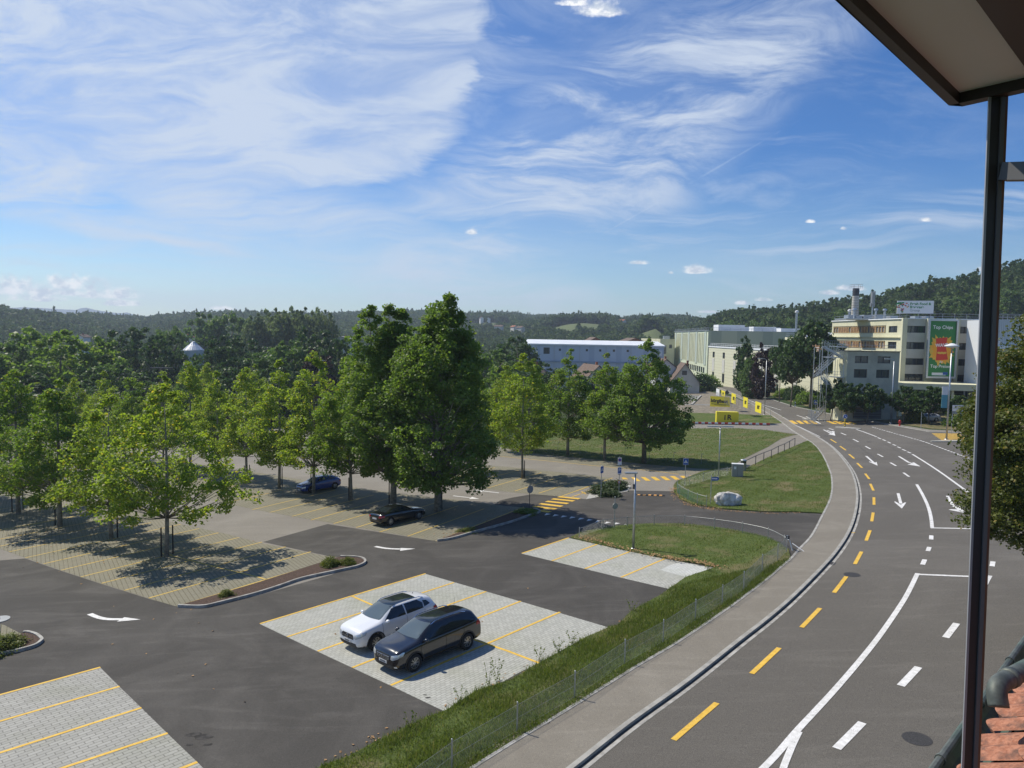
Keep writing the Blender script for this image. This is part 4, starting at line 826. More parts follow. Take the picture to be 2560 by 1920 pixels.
# ---- forest on the hills: one mass
rng = np.random.default_rng(5); ico = []
for j in range(7):
    bm_ = bmesh.new(); bmesh.ops.create_icosphere(bm_, subdivisions=1, radius=.80); V = np.array([v.co[:] for v in bm_.verts]); F = np.array([[v.index for v in f.verts] for f in bm_.faces]); bm_.free()
    V *= (1+rng.uniform(-.22, .22, len(V)))[:, None]; n = 46; d = rng.normal(size=(n, 3)); d[:, 2] = np.abs(d[:, 2])*1.1-.15; d /= np.linalg.norm(d, axis=1)[:, None]; d *= rng.uniform(.72, 1.05, n)[:, None]
    if j >= 5: k_ = .62*(1.15-d[:, 2:3])/1.2+.06; d[:, :2] *= k_; V[:, :2] *= .45; d[:, 2] *= 1.35; V[:, 2] *= 1.1
    LV, LF = leaf_quads(d, .52 if j < 5 else .36, rng, .1); LT = np.concatenate([LF[:, [0, 1, 2]], LF[:, [0, 2, 3]]])+len(V); ico.append((np.concatenate([V, LV]), np.concatenate([F, LT])))
Vs, Fs, o_ = [], [], 0
def add_crown(x, y, z, r, j):
    global o_
    V, F = ico[j]; a = rng.uniform(0, 6.28); ca, sa = math.cos(a), math.sin(a)
    W = np.stack([(V[:, 0]*ca-V[:, 1]*sa)*r*.95+x, (V[:, 0]*sa+V[:, 1]*ca)*r*.95+y, V[:, 2]*r+z], 1); Vs.append(W); Fs.append(F+o_); o_ += len(V)
Vl, ln = [], 0
yy = 330.0
while yy < 2050:
    step = 7.2 if yy < 700 else (8.5 if yy < 1000 else 10.5)
    for u in np.arange(-1.15, 1.15, step/yy):
        uu = u+rng.uniform(-.5, .5)*step/yy; y_ = yy+rng.uniform(-.5, .5)*step; x_ = uu*y_; px = px_of_u(uu); D, zr = ridge(uu)
        if y_ > D+25 or (D < 700 and y_ < .50*D) or (px < 1740 and y_ < 400): continue
        if 1740 <= px and D >= 700: pass
        if y_ > 430 and open_land(px, y_): continue
        if 1330 < px < 1790 and y_ < 520: continue
        if px >= 1740 and y_ < 330: continue
        r = rng.choice([3.4, 4.6, 5.4, 6.2, 7.4])*rng.uniform(.9, 1.1)*(1.0 if yy < 1000 else 1.15); z_ = zterr(x_, y_); hh = rng.uniform(7, 11)
        con = rng.uniform() < .13; add_crown(x_, y_, z_+hh-r*.2+(1.5 if con else 0), r, int(rng.integers(5, 7)) if con else int(rng.integers(0, 5)))
    yy += step*.85
fm = npmesh('forest', np.concatenate(Vs), np.concatenate(Fs), 'forest_leaf'); tag(link('forest', fm), 'dense mixed forest covering the hills on the skyline', 'forest', kind='stuff')
# big single crowns of the hillside wood above the factory
k = 0
for px in range(1790, 2620, 33):
    top = itp(px, SKYL); D = itp(px, RDIST)*(.93+.05*math.sin(px)); k += 1
    pos = 'above the chimney' if 2100 < px < 2180 else ('above the roof sign' if 2230 < px < 2350 else 'on the hillside ridge')
    far_tree(px, top-2+4*math.sin(px*1.7), D, 52+8*math.sin(px*.9), 'dark', 'dark crowned tree of the wooded ridge line behind the factory', 'ridge trees behind the factory')
for k, (px, py, D) in enumerate(((1815, 800, 400), (1850, 790, 420), (1895, 800, 380), (1935, 795, 380), (1985, 790, 370), (2050, 780, 360), (2110, 770, 360), (2180, 765, 350), (2250, 760, 340), (2330, 745, 330), (2390, 740, 330), (2440, 735, 320), (2520, 720, 320), (2580, 700, 320))):
    far_tree(px, py, D, 66, ('soft', 'dark')[k % 2], 'leafy tree on the wooded slope just above the factory roofs', 'hillside trees above the factory roofs')
# ---- grass blades
def grass_on(polyC, n, hmin, hmax, seed, wd=.018, name='grass', label=None, edge=None, off=.09):
    P = np.array([(p[0], p[1]) for p in polyC]); rng = np.random.default_rng(seed); lo, hi = P.min(0), P.max(0); pts = []
    while sum(len(a) for a in pts) < n:
        q = rng.uniform(lo, hi, (n*2, 2)); x0, y0 = q[:, 0], q[:, 1]; ins = np.zeros(len(q), bool); j = len(P)-1
        for i in range(len(P)):
            xi, yi, xj, yj = *P[i], *P[j]; c = ((yi > y0) != (yj > y0)) & (x0 < (xj-xi)*(y0-yi)/(yj-yi+1e-12)+xi); ins ^= c; j = i
        q = q[ins]; f = np.sin(q[:, 0]*1.7+seed)*np.sin(q[:, 1]*1.3)+np.sin(q[:, 0]*4.1-q[:, 1]*3.3)*.6+rng.uniform(-1.2, 1.2, len(q)); pts.append(q[f > -.75])
    q = np.concatenate(pts)[:n]; return q
def blades(q, hmin, hmax, wd, rng, off=.09):
    n = len(q); B = np.column_stack([q, -H0+GX*q[:, 0]+GY*q[:, 1]+off-.03]); a = rng.uniform(0, 2*np.pi, n); h = rng.uniform(hmin, hmax, n)*(.65+.5*(np.sin(q[:, 0]*1.1)*np.sin(q[:, 1]*1.4+1)+1)/2)
    s = np.column_stack([np.cos(a), np.sin(a), np.zeros(n)])*wd; l = rng.normal(size=(n, 2))*.38*h[:, None]; T = B+np.column_stack([l, h])
    M = B+np.column_stack([l*.3, h*.6]); V = np.stack([B-s, B+s, M+s*.7, T, M-s*.7], 1).reshape(-1, 3); k = np.arange(n)[:, None]*5
    return V, np.concatenate([k+np.array([[0, 1, 2, 4]])]), k+np.array([[4, 2, 3]])
def grass_obj(name, label, polys, dens, hmin, hmax, wd, seed):
    rng = np.random.default_rng(seed); Vs, Fs, o = [], [], 0
    for poly in polys:
        P = np.array([(p[0], p[1]) for p in poly]); area = abs(np.sum(P[:, 0]*np.roll(P[:, 1], 1)-P[:, 1]*np.roll(P[:, 0], 1)))/2
        q = grass_on(poly, int(area*dens), hmin, hmax, seed); V, F4, F3 = blades(q, hmin, hmax, wd, rng); n = len(q)
        F = np.concatenate([F4, np.column_stack([F3, F3[:, 2]])]) if False else F4
        tri = np.concatenate([V.reshape(n, 5, 3)[:, [0, 1, 3]]]).reshape(-1, 3); Vs.append(tri); Fs.append(np.arange(3*n).reshape(n, 3)+o); o += 3*n
    tag(link(name, npmesh(name, np.concatenate(Vs), np.concatenate(Fs), 'blade')), label, 'grass', kind='stuff')
strip = [p for p in lawnC[:14]]
stripL = Gs(leftC[:16]); stripR = [tosite(q, 0) for q in KL[:kC+1]]
nearstrip = [tosite(p, 0) for p in stripL]+[tosite(p, 0) for p in stripR[::-1] if p.y > 12]
grass_obj('grass_strip', 'tall unmown grass on the strip between the parking bays and the mesh fence', [nearstrip], 520, .07, .28, .015, 61)
grass_obj('lawn_grass', 'short rough grass of the two lawns beside the junction', [lawnC, lawnA], 95, .05, .16, .022, 62)
grass_obj('field_tufts', 'thin tufts of grass over the wide field', [[tosite(p, 0) for p in Gs(lawnB)]], 22, .04, .13, .035, 63)
# tufts hanging over the bay edge and weeds
for k, (px, py, h) in enumerate(((1222, 1716, .95), (1242, 1703, .8), (1150, 1757, .5), (1348, 1650, .5), (1395, 1632, .55), (1430, 1612, .5), (1580, 1530, .5), (1770, 1430, .55), (1025, 1820, .45))):
    rng = np.random.default_rng(400+k); b_ = G(px, py); n = 60; tt = rng.uniform(0, 1, n); st = rng.integers(0, 5, n); a = st*1.3; C = np.column_stack([np.cos(a)*.18*(.4+tt)+rng.normal(size=n)*.03, np.sin(a)*.18*(.4+tt)+rng.normal(size=n)*.03, tt*h])
    V, F = leaf_quads(C, .07, rng); tb = MB(); tb.v = []; t = thing('weed', 'tall leafy weed '+('sticking up highest at the lower end of the paved bays', 'close behind the highest one at the paved bays', 'at the lowest corner of the paved bays', 'at the end of the yellow line across the bays', 'just past the yellow line across the bays', 'between the yellow line and the bay corner', 'on the asphalt edge between the two paved areas', 'by the light patch of the far paved bays', 'lowest down, beside the dark asphalt')[k], 'weed', (b_.x, b_.y, b_.z+.05), 0, 'weeds along the bay edge')
    link('leaves', npmesh('leaves', V, F, 'blade'), t); sb_ = MB()
    for s in range(5): sb_.tube((0, 0, 0), (math.cos(s*1.3)*.25, math.sin(s*1.3)*.25, h), .006, .003, 4)
    sb_.build('stem', 'leaf_shrub', t)
# fallen leaves
rng = np.random.default_rng(77); Q = []
def litter(path, n, sp):
    P = [Vector(p) for p in Gs(path)]
    for _ in range(n):
        i = rng.integers(0, len(P)-1); t = rng.uniform(); p = P[i].lerp(P[i+1], t); Q.append((p.x+rng.normal()*sp, p.y+rng.normal()*sp))
litter([(1450, 1345), (1530, 1369), (1663, 1398), (1748, 1411), (1792, 1422)], 620, .22); litter([(1683, 1222), (1690, 1240), (1720, 1262), (1801, 1276)], 480, .22); litter([(1801, 1276), (1920, 1284), (2050, 1280)], 160, .15)
litter([(1290, 1275), (1100, 1345)], 120, .5); litter([(1100, 1300), (820, 1240), (560, 1200)], 260, 2.0); litter([(100, 1330), (500, 1400)], 200, 2.0); litter([(860, 1900), (1000, 1830), (1560, 1560)], 120, .3); litter([(1450, 1460), (900, 1700), (400, 1560), (600, 1420)], 26, 3.0); litter([(1400, 1140), (1700, 1175)], 200, 1.2)
Q = np.array(Q); C = np.column_stack([Q, -H0+GX*Q[:, 0]+GY*Q[:, 1]+.13*(np.arange(len(Q)) < 780)+.03]); V, F = leaf_quads(C, .11, rng, 2.5)
tag(link('fallen_leaves', npmesh('fallen_leaves', V, F, 'leaf_litter')), 'dry brown fallen leaves along the kerbs and under the trees', 'leaf litter', kind='stuff')
# loose gravel and stones at the fence foot
Q = []
litter([(1000, 2000), (1280, 1856), (1454, 1752), (1685, 1609), (1844, 1502), (1978, 1392)], 900, .12)
Q = np.array(Q); C = np.column_stack([Q, -H0+GX*Q[:, 0]+GY*Q[:, 1]+.12]); V, F = leaf_quads(C, .06, rng, 2.5)
tag(link('loose_stones', npmesh('loose_stones', V, F, 'gravel')), 'small loose stones and soil at the foot of the mesh fence', 'stones', kind='stuff')
# ================================================================== buildings
def facade(parent, p0, p1, z0, z1, ops, mat, frame='window_frame', glass='window_glass', depth=.22, fr=.09, mull=1.3, outn=None, wname='window', framemat=None):
    """vertical wall from p0 to p1 (x,y), real openings ops=(s0,s1,za,zb[,kind]); windows set back in the openings"""
    p0, p1 = Vector((p0[0], p0[1], 0)), Vector((p1[0], p1[1], 0)); d = p1-p0; L = d.length; d.normalize(); n = Vector((d.y, -d.x, 0))   # outward = right of p0->p1
    P = lambda s, z, o=0: tuple(p0+d*s+n*o+Vector((0, 0, z)))
    ss = sorted({0, L}|{o[0] for o in ops}|{o[1] for o in ops}); zs = sorted({z0, z1}|{o[2] for o in ops}|{o[3] for o in ops}); b = MB()
    for i in range(len(ss)-1):
        for j in range(len(zs)-1):
            sm_, zm = (ss[i]+ss[i+1])/2, (zs[j]+zs[j+1])/2
            if any(o[0] < sm_ < o[1] and o[2] < zm < o[3] for o in ops): continue
            b.add([P(ss[i], zs[j]), P(ss[i+1], zs[j]), P(ss[i+1], zs[j+1]), P(ss[i], zs[j+1])], [(0, 1, 2, 3)])
    for o in ops:
        a, c, e_, f = o[:4]
        for q in (((a, e_), (c, e_)), ((c, e_), (c, f)), ((c, f), (a, f)), ((a, f), (a, e_))): b.add([P(*q[0]), P(*q[1]), P(*q[1], -depth-.02), P(*q[0], -depth-.02)], [(0, 1, 2, 3)])
        kind = o[4] if len(o) > 4 else 'glass'
        g = MB(); g.add([P(a-.02, e_-.02, -depth), P(c+.02, e_-.02, -depth), P(c+.02, f+.02, -depth), P(a-.02, f+.02, -depth)], [(0, 1, 2, 3)])
        wn_ = g.build(wname, glass if kind == 'glass' else kind, parent)
        if kind in ('glass',):
            fb = MB(); m = -depth+.05
            def br(s0, z0_, s1, z1_): fb.bar(P(s0, z0_, m), P(s1, z1_, m), fr, .08, n)
            br(a, e_+fr/2, c, e_+fr/2); br(a, f-fr/2, c, f-fr/2); br(a+fr/2, e_, a+fr/2, f); br(c-fr/2, e_, c-fr/2, f)
            k = max(1, round((c-a)/mull))
            for i in range(1, k): br(a+(c-a)*i/k, e_, a+(c-a)*i/k, f)
            fb.build('frame', frame, wn_)
    w_ = b.build('wall', mat, parent); return w_
def body(parent, pts, z0, z1, mat, name='wall', roofmat='roof_gravel', skip=()):
    b = MB(); n = len(pts)
    for i in range(n):
        if i in skip: continue
        j = (i+1) % n; b.add([(*pts[i], z0), (*pts[j], z0), (*pts[j], z1), (*pts[i], z1)], [(0, 1, 2, 3)])
    if b.v: b.build(name, mat, parent)
    r = MB(); r.poly([(*p, z1-.25) for p in pts]); r.build('roof', roofmat, parent)
def railing(parent, pts, h=1.0, sp=1.6, r=.025, mat='galvanised', name='railing', rails=(1.0, .5)):
    b = MB(); pts = [Vector(p) for p in pts]
    for p, q in zip(pts[:-1], pts[1:]):
        L = (q-p).length; k = max(1, int(L/sp))
        for i in range(k+1): c = p.lerp(q, i/k); b.tube(c, c+Vector((0, 0, h)), r, n=5)
        for f in rails: b.tube(p+Vector((0, 0, h*f)), q+Vector((0, 0, h*f)), r, n=5)
    return b.build(name, mat, parent)
def xy(v): return (v.x, v.y)
# ---- main office block, four storeys
M0 = at(2263, 796, 135); zt = M0.z; M1 = at(2078, 796, 163); M1 = Vector((M0.x-1.2, 163, 0)); M2 = at(2700, 796, 131)
offc = thing('office_building', 'cream and grey four storey factory office with wooden shutters and a tall green poster', 'building', (M0.x, M0.y, zg(M0.x, M0.y)))
def zpx(py, D, px=2300): return at(px, py, D).z
rows = [(zpx(832, 135), zpx(815, 135)), (zpx(873, 135), zpx(855.6, 135)), (zpx(912.5, 135), zpx(896, 135)), (zpx(952, 135), zpx(935, 135))]
zb0 = zg(M0.x, M0.y)-1.5
# left (sunlit) face: two strips of wooden shutters and a small window near the corner
Ls = (Vector((M1.x, M1.y, 0))-Vector((M0.x, M0.y, 0))).length
ops = []
for r_ in (0, 1): za, zb_ = rows[r_]; ops.append((Ls-3.9-1.4, Ls-3.9+1.5, za, zb_)); ops.append((.6, Ls-6.3, za-.1, zb_+.15, 'blind_grey'))
facade(None or offc, xy(M1), xy(M0), zb0, zt, ops, 'facade_cream')
d_ = Vector((M0.x-M1.x, M0.y-M1.y, 0)).normalized(); n_ = Vector((d_.y, -d_.x, 0))
for r_ in (0, 1):
    za, zb_ = rows[r_]; b = MB(); b2 = MB(); s = .75; rr = random.Random(r_)
    while s < Ls-6.5:
        c = Vector((M1.x, M1.y, 0))+d_*s+n_*(-.10); closed = rr.random() < .74
        b2.box((c.x, c.y, (za+zb_)/2), (.10, .16, zb_-za), math.atan2(d_.y, d_.x))
        if closed:
            b = MB()
            for q in range(7): c2_ = c+d_*(.14+.13*q); b.box((c2_.x, c2_.y, (za+zb_)/2), (.055, .09, zb_-za-.1), math.atan2(d_.y, d_.x)+.5)
            for zz_ in (za+.12, zb_-.12): b.box((c.x+d_.x*.53, c.y+d_.y*.53, zz_), (.86, .03, .06), math.atan2(d_.y, d_.x))
            b.build('shutter', 'wood_slat', offc)
        s += 1.08
    for zz_ in (za+.03, zb_-.03): c = Vector((M1.x, M1.y, 0))+n_*(-.10); b2.bar(c+d_*.7+Vector((0, 0, zz_)), c+d_*(s-1)+Vector((0, 0, zz_)), .12, .06)
    b2.build('shutter_rail', 'wood_post', offc)
# front (shaded) face with window strips between piers
fx = lambda px: (at(px, 800, 134).x-M0.x)
ops = []
for (za, zb_) in rows:
    ops.append((fx(2270.5), fx(2322), za, zb_)); ops.append((fx(2404), fx(2452), za, zb_)); ops.append((fx(2470), fx(2530), za, zb_))
facade(offc, (M0.x, M0.y), (M2.x, M0.y-1.0), zb0, zt, ops, 'facade_grey')
b = MB()
for px, wd in ((2264, .9), (2326, 1.0), (2336, .5), (2396, .6), (2461, .8)): b.boxz(M0.x+fx(px)+.2, M0.y-.35-(fx(px)/30), zb0, zt+.05, wd, .5)
b.build('pier', 'facade_cream', offc)
r = MB(); r.poly([(M0.x, M0.y, zt-.3), (M2.x, M0.y-1, zt-.3), (M2.x, 190, zt-.3), (M1.x, M1.y, zt-.3)]); r.build('roof', 'roof_gravel', offc)
cp = MB(); cp.bar((M1.x, M1.y, zt), (M0.x, M0.y, zt), .5, .18); cp.bar((M0.x, M0.y, zt+.003), (M2.x, M0.y-1, zt+.003), .5, .18); cp.build('coping', 'roof_white', offc)
cp = MB(); cp.bar((M1.x-.25, M1.y, rows[1][1]+.9), (M0.x-.25, M0.y-.2, rows[1][1]+.9), .35, .06); cp.build('ledge', 'facade_cream', offc)
railing(offc, [(M1.x+.5, M1.y, zt), (M0.x+.6, M0.y+.6, zt), (M2.x, M0.y, zt)], 1.0, 2.2, .03)
# plant on the roof: vents, ducts, cowls
b = MB()
for px, py, s in ((2125, 787, 1.0), (2143, 789, .8), (2290, 790, .9), (2318, 792, 1.1), (2165, 789, 1.1), (2195, 790, 1.2), (2230, 791, 1.0)):
    p = at(px, py, 150); b.box((p.x, p.y, zt+.5), (1.8*s, 1.4, 1.0*s), .2)
for px in (2136, 2190, 2212): p = at(px, 780, 148); b.tube((p.x, p.y, zt), (p.x, p.y, zt+1.9), .22); b.lathe((p.x, p.y, zt+1.9), [(.22, 0), (.42, .1), (.36, .42), (0, .5)], 10)
b.box(((at(2125, 787, 150).x+at(2318, 792, 150).x)/2, 150, zt+.12), (at(2318, 792, 150).x-at(2125, 787, 150).x+4, 5, .3)); b.build('roof_vent', 'galvanised', offc)
# canopy over the ground floor and dark bays below
c0, c1 = at(2227, 965, 127), at(2700, 985, 122); zc = at(2240, 957, 127).z
b = MB(); b.box(((c0.x+c1.x)/2, (c0.y+c1.y)/2+3.2, zc-.55), ((c1.x-c0.x), 6.5, 1.1), math.atan2(c1.y-c0.y, c1.x-c0.x)); b.build('canopy', 'facade_cream', offc)
b = MB()
for px0, px1 in ((2290, 2330), (2395, 2428), (2436, 2500)): p, q = at(px0, 1000, 128.5), at(px1, 1000, 128.5); b.boxz((p.x+q.x)/2, 131, zb0, zc-1.2, q.x-p.x, .4)
b.build('gate', 'louvre', offc)
b = MB(); q0 = at(2252, 1000, 126); b.boxz(q0.x, 126.5, zb0-1, zc-1.1, .6, 1.0); b.build('column', 'facade_cream', offc); b = MB(); b.boxz(q0.x+9, 126, zb0-1, zc-1.1, .4, .6); b.build('column', 'facade_cream', offc)
# poster
pl, pr = at(2331, 800, 131.8), at(2402, 800, 131.8); pz0, pz1 = zpx(944, 132, 2360), zpx(800, 132, 2360); PX = (pl.x+pr.x)/2; PW = pr.x-pl.x; PY = 133.0-(PX-M0.x)/30; PH = pz1-pz0
b = MB()
for s in (-1, 1): b.box((PX+s*PW/2, PY-.1, (pz0+pz1)/2), (.35, .4, PH+.35))
for zz in (pz0, pz1): b.box((PX, PY-.1, zz), (PW-.35, .4, .35))
post = b.build('poster_frame', 'galvanised', offc)
b = MB(); b.box((PX, PY, (pz0+pz1)/2), (PW-.35, .1, PH-.35)); b.build('poster', 'green_banner', offc)
rr = random.Random(4)
def flame(mat, r0, r1, n, yy, zsq=1.0, zc_=None):
    zc_ = zc_ or (pz0+pz1)/2-.2; pts = []
    for i in range(n*2): a = math.pi*2*i/(n*2); r_ = (r1*rr.uniform(.72, 1.0) if i % 2 else r0*rr.uniform(.85, 1.1)); pts.append((max(-PW/2+.22, min(PW/2-.22, math.cos(a)*r_)), math.sin(a)*r_*zsq))
    b = MB(); vs = [(PX, yy, zc_)]+[(PX+x_, yy, zc_+z_) for x_, z_ in pts]; m = len(pts); b.add(vs, [(0, i+1, (i+1) % m+1) for i in range(m)]); b.build('poster_print', mat, offc)
flame('yellow_banner', 2.1, 3.0, 23, PY-.056, 1.1); flame('orange_banner', 1.7, 2.5, 19, PY-.060, 1.15)
b = MB(); zc_ = (pz0+pz1)/2-.1; b.add([(PX-1.25, PY-.064, zc_+2.0), (PX+.95, PY-.064, zc_+2.25), (PX+.75, PY-.064, zc_+.5), (PX+1.25, PY-.064, zc_-1.9), (PX-1.0, PY-.064, zc_-2.1), (PX-.9, PY-.064, zc_)], [(0, 5, 4, 3, 2, 1)]); b.build('poster_print', 'red_banner', offc)
for k in range(5):
    b = MB(); b.poly([(PX-.55+.30*k+.28*math.cos(a), -.2*math.sin(a)*1.0+0, 0) for a in [i*.6283 for i in range(10)]]); b.v = [(x_, PY-.068-.001*k, zc_-.65-.06*(k % 2)+y_) for x_, y_, z_ in b.v]; b.build('poster_print', 'yellow_banner', offc)
lettering('Top Chips', .88, 'white_paint', offc, (PX, PY-.07, pz1-1.35), 0, 90, .012); lettering('WAVE', .82, 'white_paint', offc, (PX-.05, PY-.072, zc_+.75), 0, 90, .03, roll=.05)
lettering('zu', .62, 'white_paint', offc, (PX, PY-.07, pz0+2.95), 0, 90, .01); lettering('Top Preisen', .80, 'white_paint', offc, (PX, PY-.07, pz0+2.05), 0, 90, .012)
b = MB(); b.box((PX-.3, PY-.06, pz0+.62), (2.6, .012, .5)); b.build('poster_print', 'facade_white', offc); b = MB(); b.box((PX+.9, PY-.06, pz0+.75), (.9, .014, .5)); b.build('poster_print', 'blue_sign', offc)
# roof sign
s0, s1 = at(2243.6, 753, 141), at(2335, 751, 139); sz1 = at(2290, 752, 140).z; sz0 = at(2290, 784, 140).z; sc_ = (s0+s1)/2; sw = (s1-s0).length; srz = math.atan2(s1.y-s0.y, s1.x-s0.x)
sg = thing('roof_sign', 'white board with green lettering and a heart of fruit, standing on the office roof', 'sign', (sc_.x, sc_.y, zt), srz)
b = MB(); b.box((0, 0, (sz0+sz1)/2-zt), (sw, .25, sz1-sz0)); b.build('board', 'white_paint', sg)
b = MB()
b.box((0, .15, .2), (sw*.82, .1, .1))
for q in (-.4, -.13, .13, .4): b.boxz(sw*q, .15, -.3, sz0-zt+.3, .12, .12)
b.build('support', 'steel_dark', sg); hm = (sz0+sz1)/2-zt
lettering('Fresh Food &', .66, 'text_green', sg, (-.95, -.135, hm+.62), 0, 90, .022, 'LEFT'); lettering('Beverage', .66, 'text_green', sg, (-.95, -.135, hm), 0, 90, .022, 'LEFT'); lettering('Group', .66, 'text_grey', sg, (-.95, -.135, hm-.64), 0, 90, .004, 'LEFT')
rr = random.Random(9); cols = ['red_banner', 'text_green', 'orange_banner', 'purple_sign', 'red_sign', 'green_banner']
HM = {c: MB() for c in cols}
for i in range(46):
    a = rr.uniform(0, 6.283); k = math.sqrt(rr.uniform(.25, 1)); hx = 16*math.sin(a)**3*k/16*1.05; hz = (13*math.cos(a)-5*math.cos(2*a)-2*math.cos(3*a)-math.cos(4*a))*k/16*1.0
    bmk = HM[cols[i % 6]]; t0 = rr.uniform(0, 3.1); r_ = rr.uniform(.07, .15); o = len(bmk.v)
    bmk.add([(-2.25+hx+r_*math.cos(t0+q*1.05)*(1.7 if q % 3 == 0 else .8), -.135-.0006*i, hm+.05+hz+r_*math.sin(t0+q*1.05)) for q in range(6)], [(0, 1, 2, 3, 4, 5)])
for q, (dx, dz, r_) in enumerate(((-.75, 1.0, .42), (-.15, 1.05, .34))):
    HM['text_green'].add([(-2.25+dx+r_*math.cos(a)*1.3, -.166-.001*q, hm+dz-.25+r_*.45*math.sin(a)+.3*math.cos(a)*r_) for a in [i*.7854 for i in range(8)]], [tuple(range(8))])
for c in cols: HM[c].build('emblem', c, sg)
# ---- chimney and mast
cb, ct = at(2136, 805, 185), at(2141, 720, 185)
ch = thing('chimney', 'tall round pale brick chimney with a dark banded top behind the office roof', 'chimney', (cb.x, cb.y, zt))
h_ = ct.z-zt; b = MB(); b.lathe((0, 0, -6), [(1.02, 0), (.80, h_*.78+6)], 20); b.build('shaft', 'bark_pale' if False else 'facade_grey', ch, True)
b = MB(); b.lathe((0, 0, 0), [(.83, h_*.78), (.80, h_*.88), (.84, h_*.89), (.78, h_*.99), (.5, h_*.99)], 20); b.build('crown_band', 'steel_dark', ch)
b = MB()
for z_ in np.arange(.5, h_*.76, .42): b.lathe((0, 0, z_), [(1.0-.2*z_/h_/.78+.012-.02, 0), (1.0-.2*z_/h_/.78+.02, .04), (1.0-.2*z_/h_/.78-.0, .08)], 20)
b.build('brick_course', 'roof_brown', ch)
railing(ch, [(1.1, -1.1, h_-.2), (1.1, 1.1, h_-.2), (-1.1, 1.1, h_-.2), (-1.1, -1.1, h_-.2), (1.1, -1.1, h_-.2)], 1.1, 1.1, .03)
mb_ = at(2180, 790, 178); mt_ = at(2182, 731, 178); ms_ = thing('antenna_mast', 'slim radio mast with white panels right of the chimney', 'mast', (mb_.x, mb_.y, zt)); hh = mt_.z-zt
b = MB(); b.tube((0, 0, -2), (0, 0, hh-.8), .16); b.build('pole', 'galvanised', ms_); b = MB()
for a in (0, 2.1, 4.2): b.box((.4*math.cos(a), .4*math.sin(a), hh-.6), (.28, .28, 1.8), a); b.box((.45*math.cos(a+1), .45*math.sin(a+1), hh*.6), (.35, .3, .9), a)
b.tube((0, 0, hh*.6), (0, 0, hh), .5, n=6); b.build('antenna_panel', 'sign_back', ms_)
for px, py, lab in ((1992, 783, 'thin steel stack with a white cowl over the low roofs'), (2124, 780, 'short twin flue left of the chimney')):
    p = at(px, py, 190); o = thing('flue', lab, 'flue', (p.x, p.y, p.z-6)); b = MB(); b.tube((0, 0, 0), (0, 0, 6), .28); b.build('pipe', 'galvanised', o); b = MB(); b.lathe((0, 0, 6), [(.3, 0), (.5, .2), (.45, .6), (0, .8)], 12); b.build('cowl', 'facade_white', o)
# ---- low annex in front of the office with 2x2 windows
a0, a1 = at(2119.6, 877, 120), at(2247, 878, 121); az = a0.z; zb1 = zg(a0.x, 120)-1.5
an = thing('annex_building', 'small olive grey annex with four windows in front of the office block', 'building', (a0.x, 120, zg(a0.x, 120)))
sx = lambda px: at(px, 900, 120).x-a0.x
ops = [(sx(2138), sx(2172.5), zpx(908, 120, 2150), zpx(890, 120, 2150)), (sx(2197), sx(2230.5), zpx(908.5, 120, 2200), zpx(891, 120, 2200)), (sx(2137), sx(2171), zpx(944.5, 120, 2150), zpx(923, 120, 2150)), (sx(2195), sx(2229), zpx(945.5, 120, 2200), zpx(924.5, 120, 2200))]
facade(an, (a0.x, 120), (a1.x, 120.6), zb1, az, ops, 'facade_olive'); facade(an, (a0.x-.1, 125), (a0.x, 120), zb1, az, [], 'facade_cream')
body(an, [(a0.x, 120), (a1.x, 120.6), (a1.x+.3, 134.5), (a0.x+6, 134), (a0.x+5.6, 125.2), (a0.x-.1, 125)], zb1, az+.02, 'facade_cream', skip=(0, 5)); b = MB(); b.bar((a0.x, 120, az), (a1.x, 120.6, az), .4, .12); b.bar((a0.x-.1, 125, az), (a0.x, 120, az+.002), .4, .12); b.build('coping', 'steel_dark', an)
railing(an, [(a0.x+.4, 124.8, az), (a0.x+.6, 121.2, az), (a1.x-.3, 121.4, az)], 1.0, 1.8, .03)
g0, g1 = at(2140, 1030, 119), at(2206, 1030, 119); b = MB(); b.box(((g0.x+g1.x)/2, 119.6, (zpx(1043, 119, 2170)+zpx(1012, 119, 2170))/2), (g1.x-g0.x, .5, zpx(1012, 119, 2170)-zpx(1043, 119, 2170)+.6)); b.build('louvred_gate', 'louvre', an)
# ---- steel stair tower
st = thing('stair_tower', 'galvanised outdoor stair tower with zigzag flights left of the annex', 'stair tower', (*xy(at(2066, 990, 122)), zg(at(2066, 990, 122).x, 122)))
SX = st.location.x; SZ = st.location.z; zl = [at(2070, py, 122).z for py in (942, 893, 866)]; top_ = at(2040, 868, 122).z
for sx_, sy_ in ((-2.3, -1.6), (-2.3, 1.6), (-1.0, -1.6), (2.6, -1.6), (2.6, 1.6), (-1.0, 1.6)): b = MB(); b.boxz(SX+sx_, 122+sy_, SZ-1, (top_ if sx_ < -2 else zl[1] if sx_ > 2 else zl[1]+1.2), .11, .11); b.build('post', 'galvanised', st)
for i, z_ in enumerate([SZ+3.4]+zl[:2]+[zl[2]]):
    b = MB(); b.box((SX+(2.2 if i % 2 else .6), 122, z_), (2.4, 3.0, .12)); b.build('landing', 'galvanised', st); railing(st, [(SX-1.0, 120.5, z_), (SX+3.3, 120.5, z_), (SX+3.3, 123.5, z_)], 1.0, .45, .018)
zz = [SZ, SZ+3.4]+zl
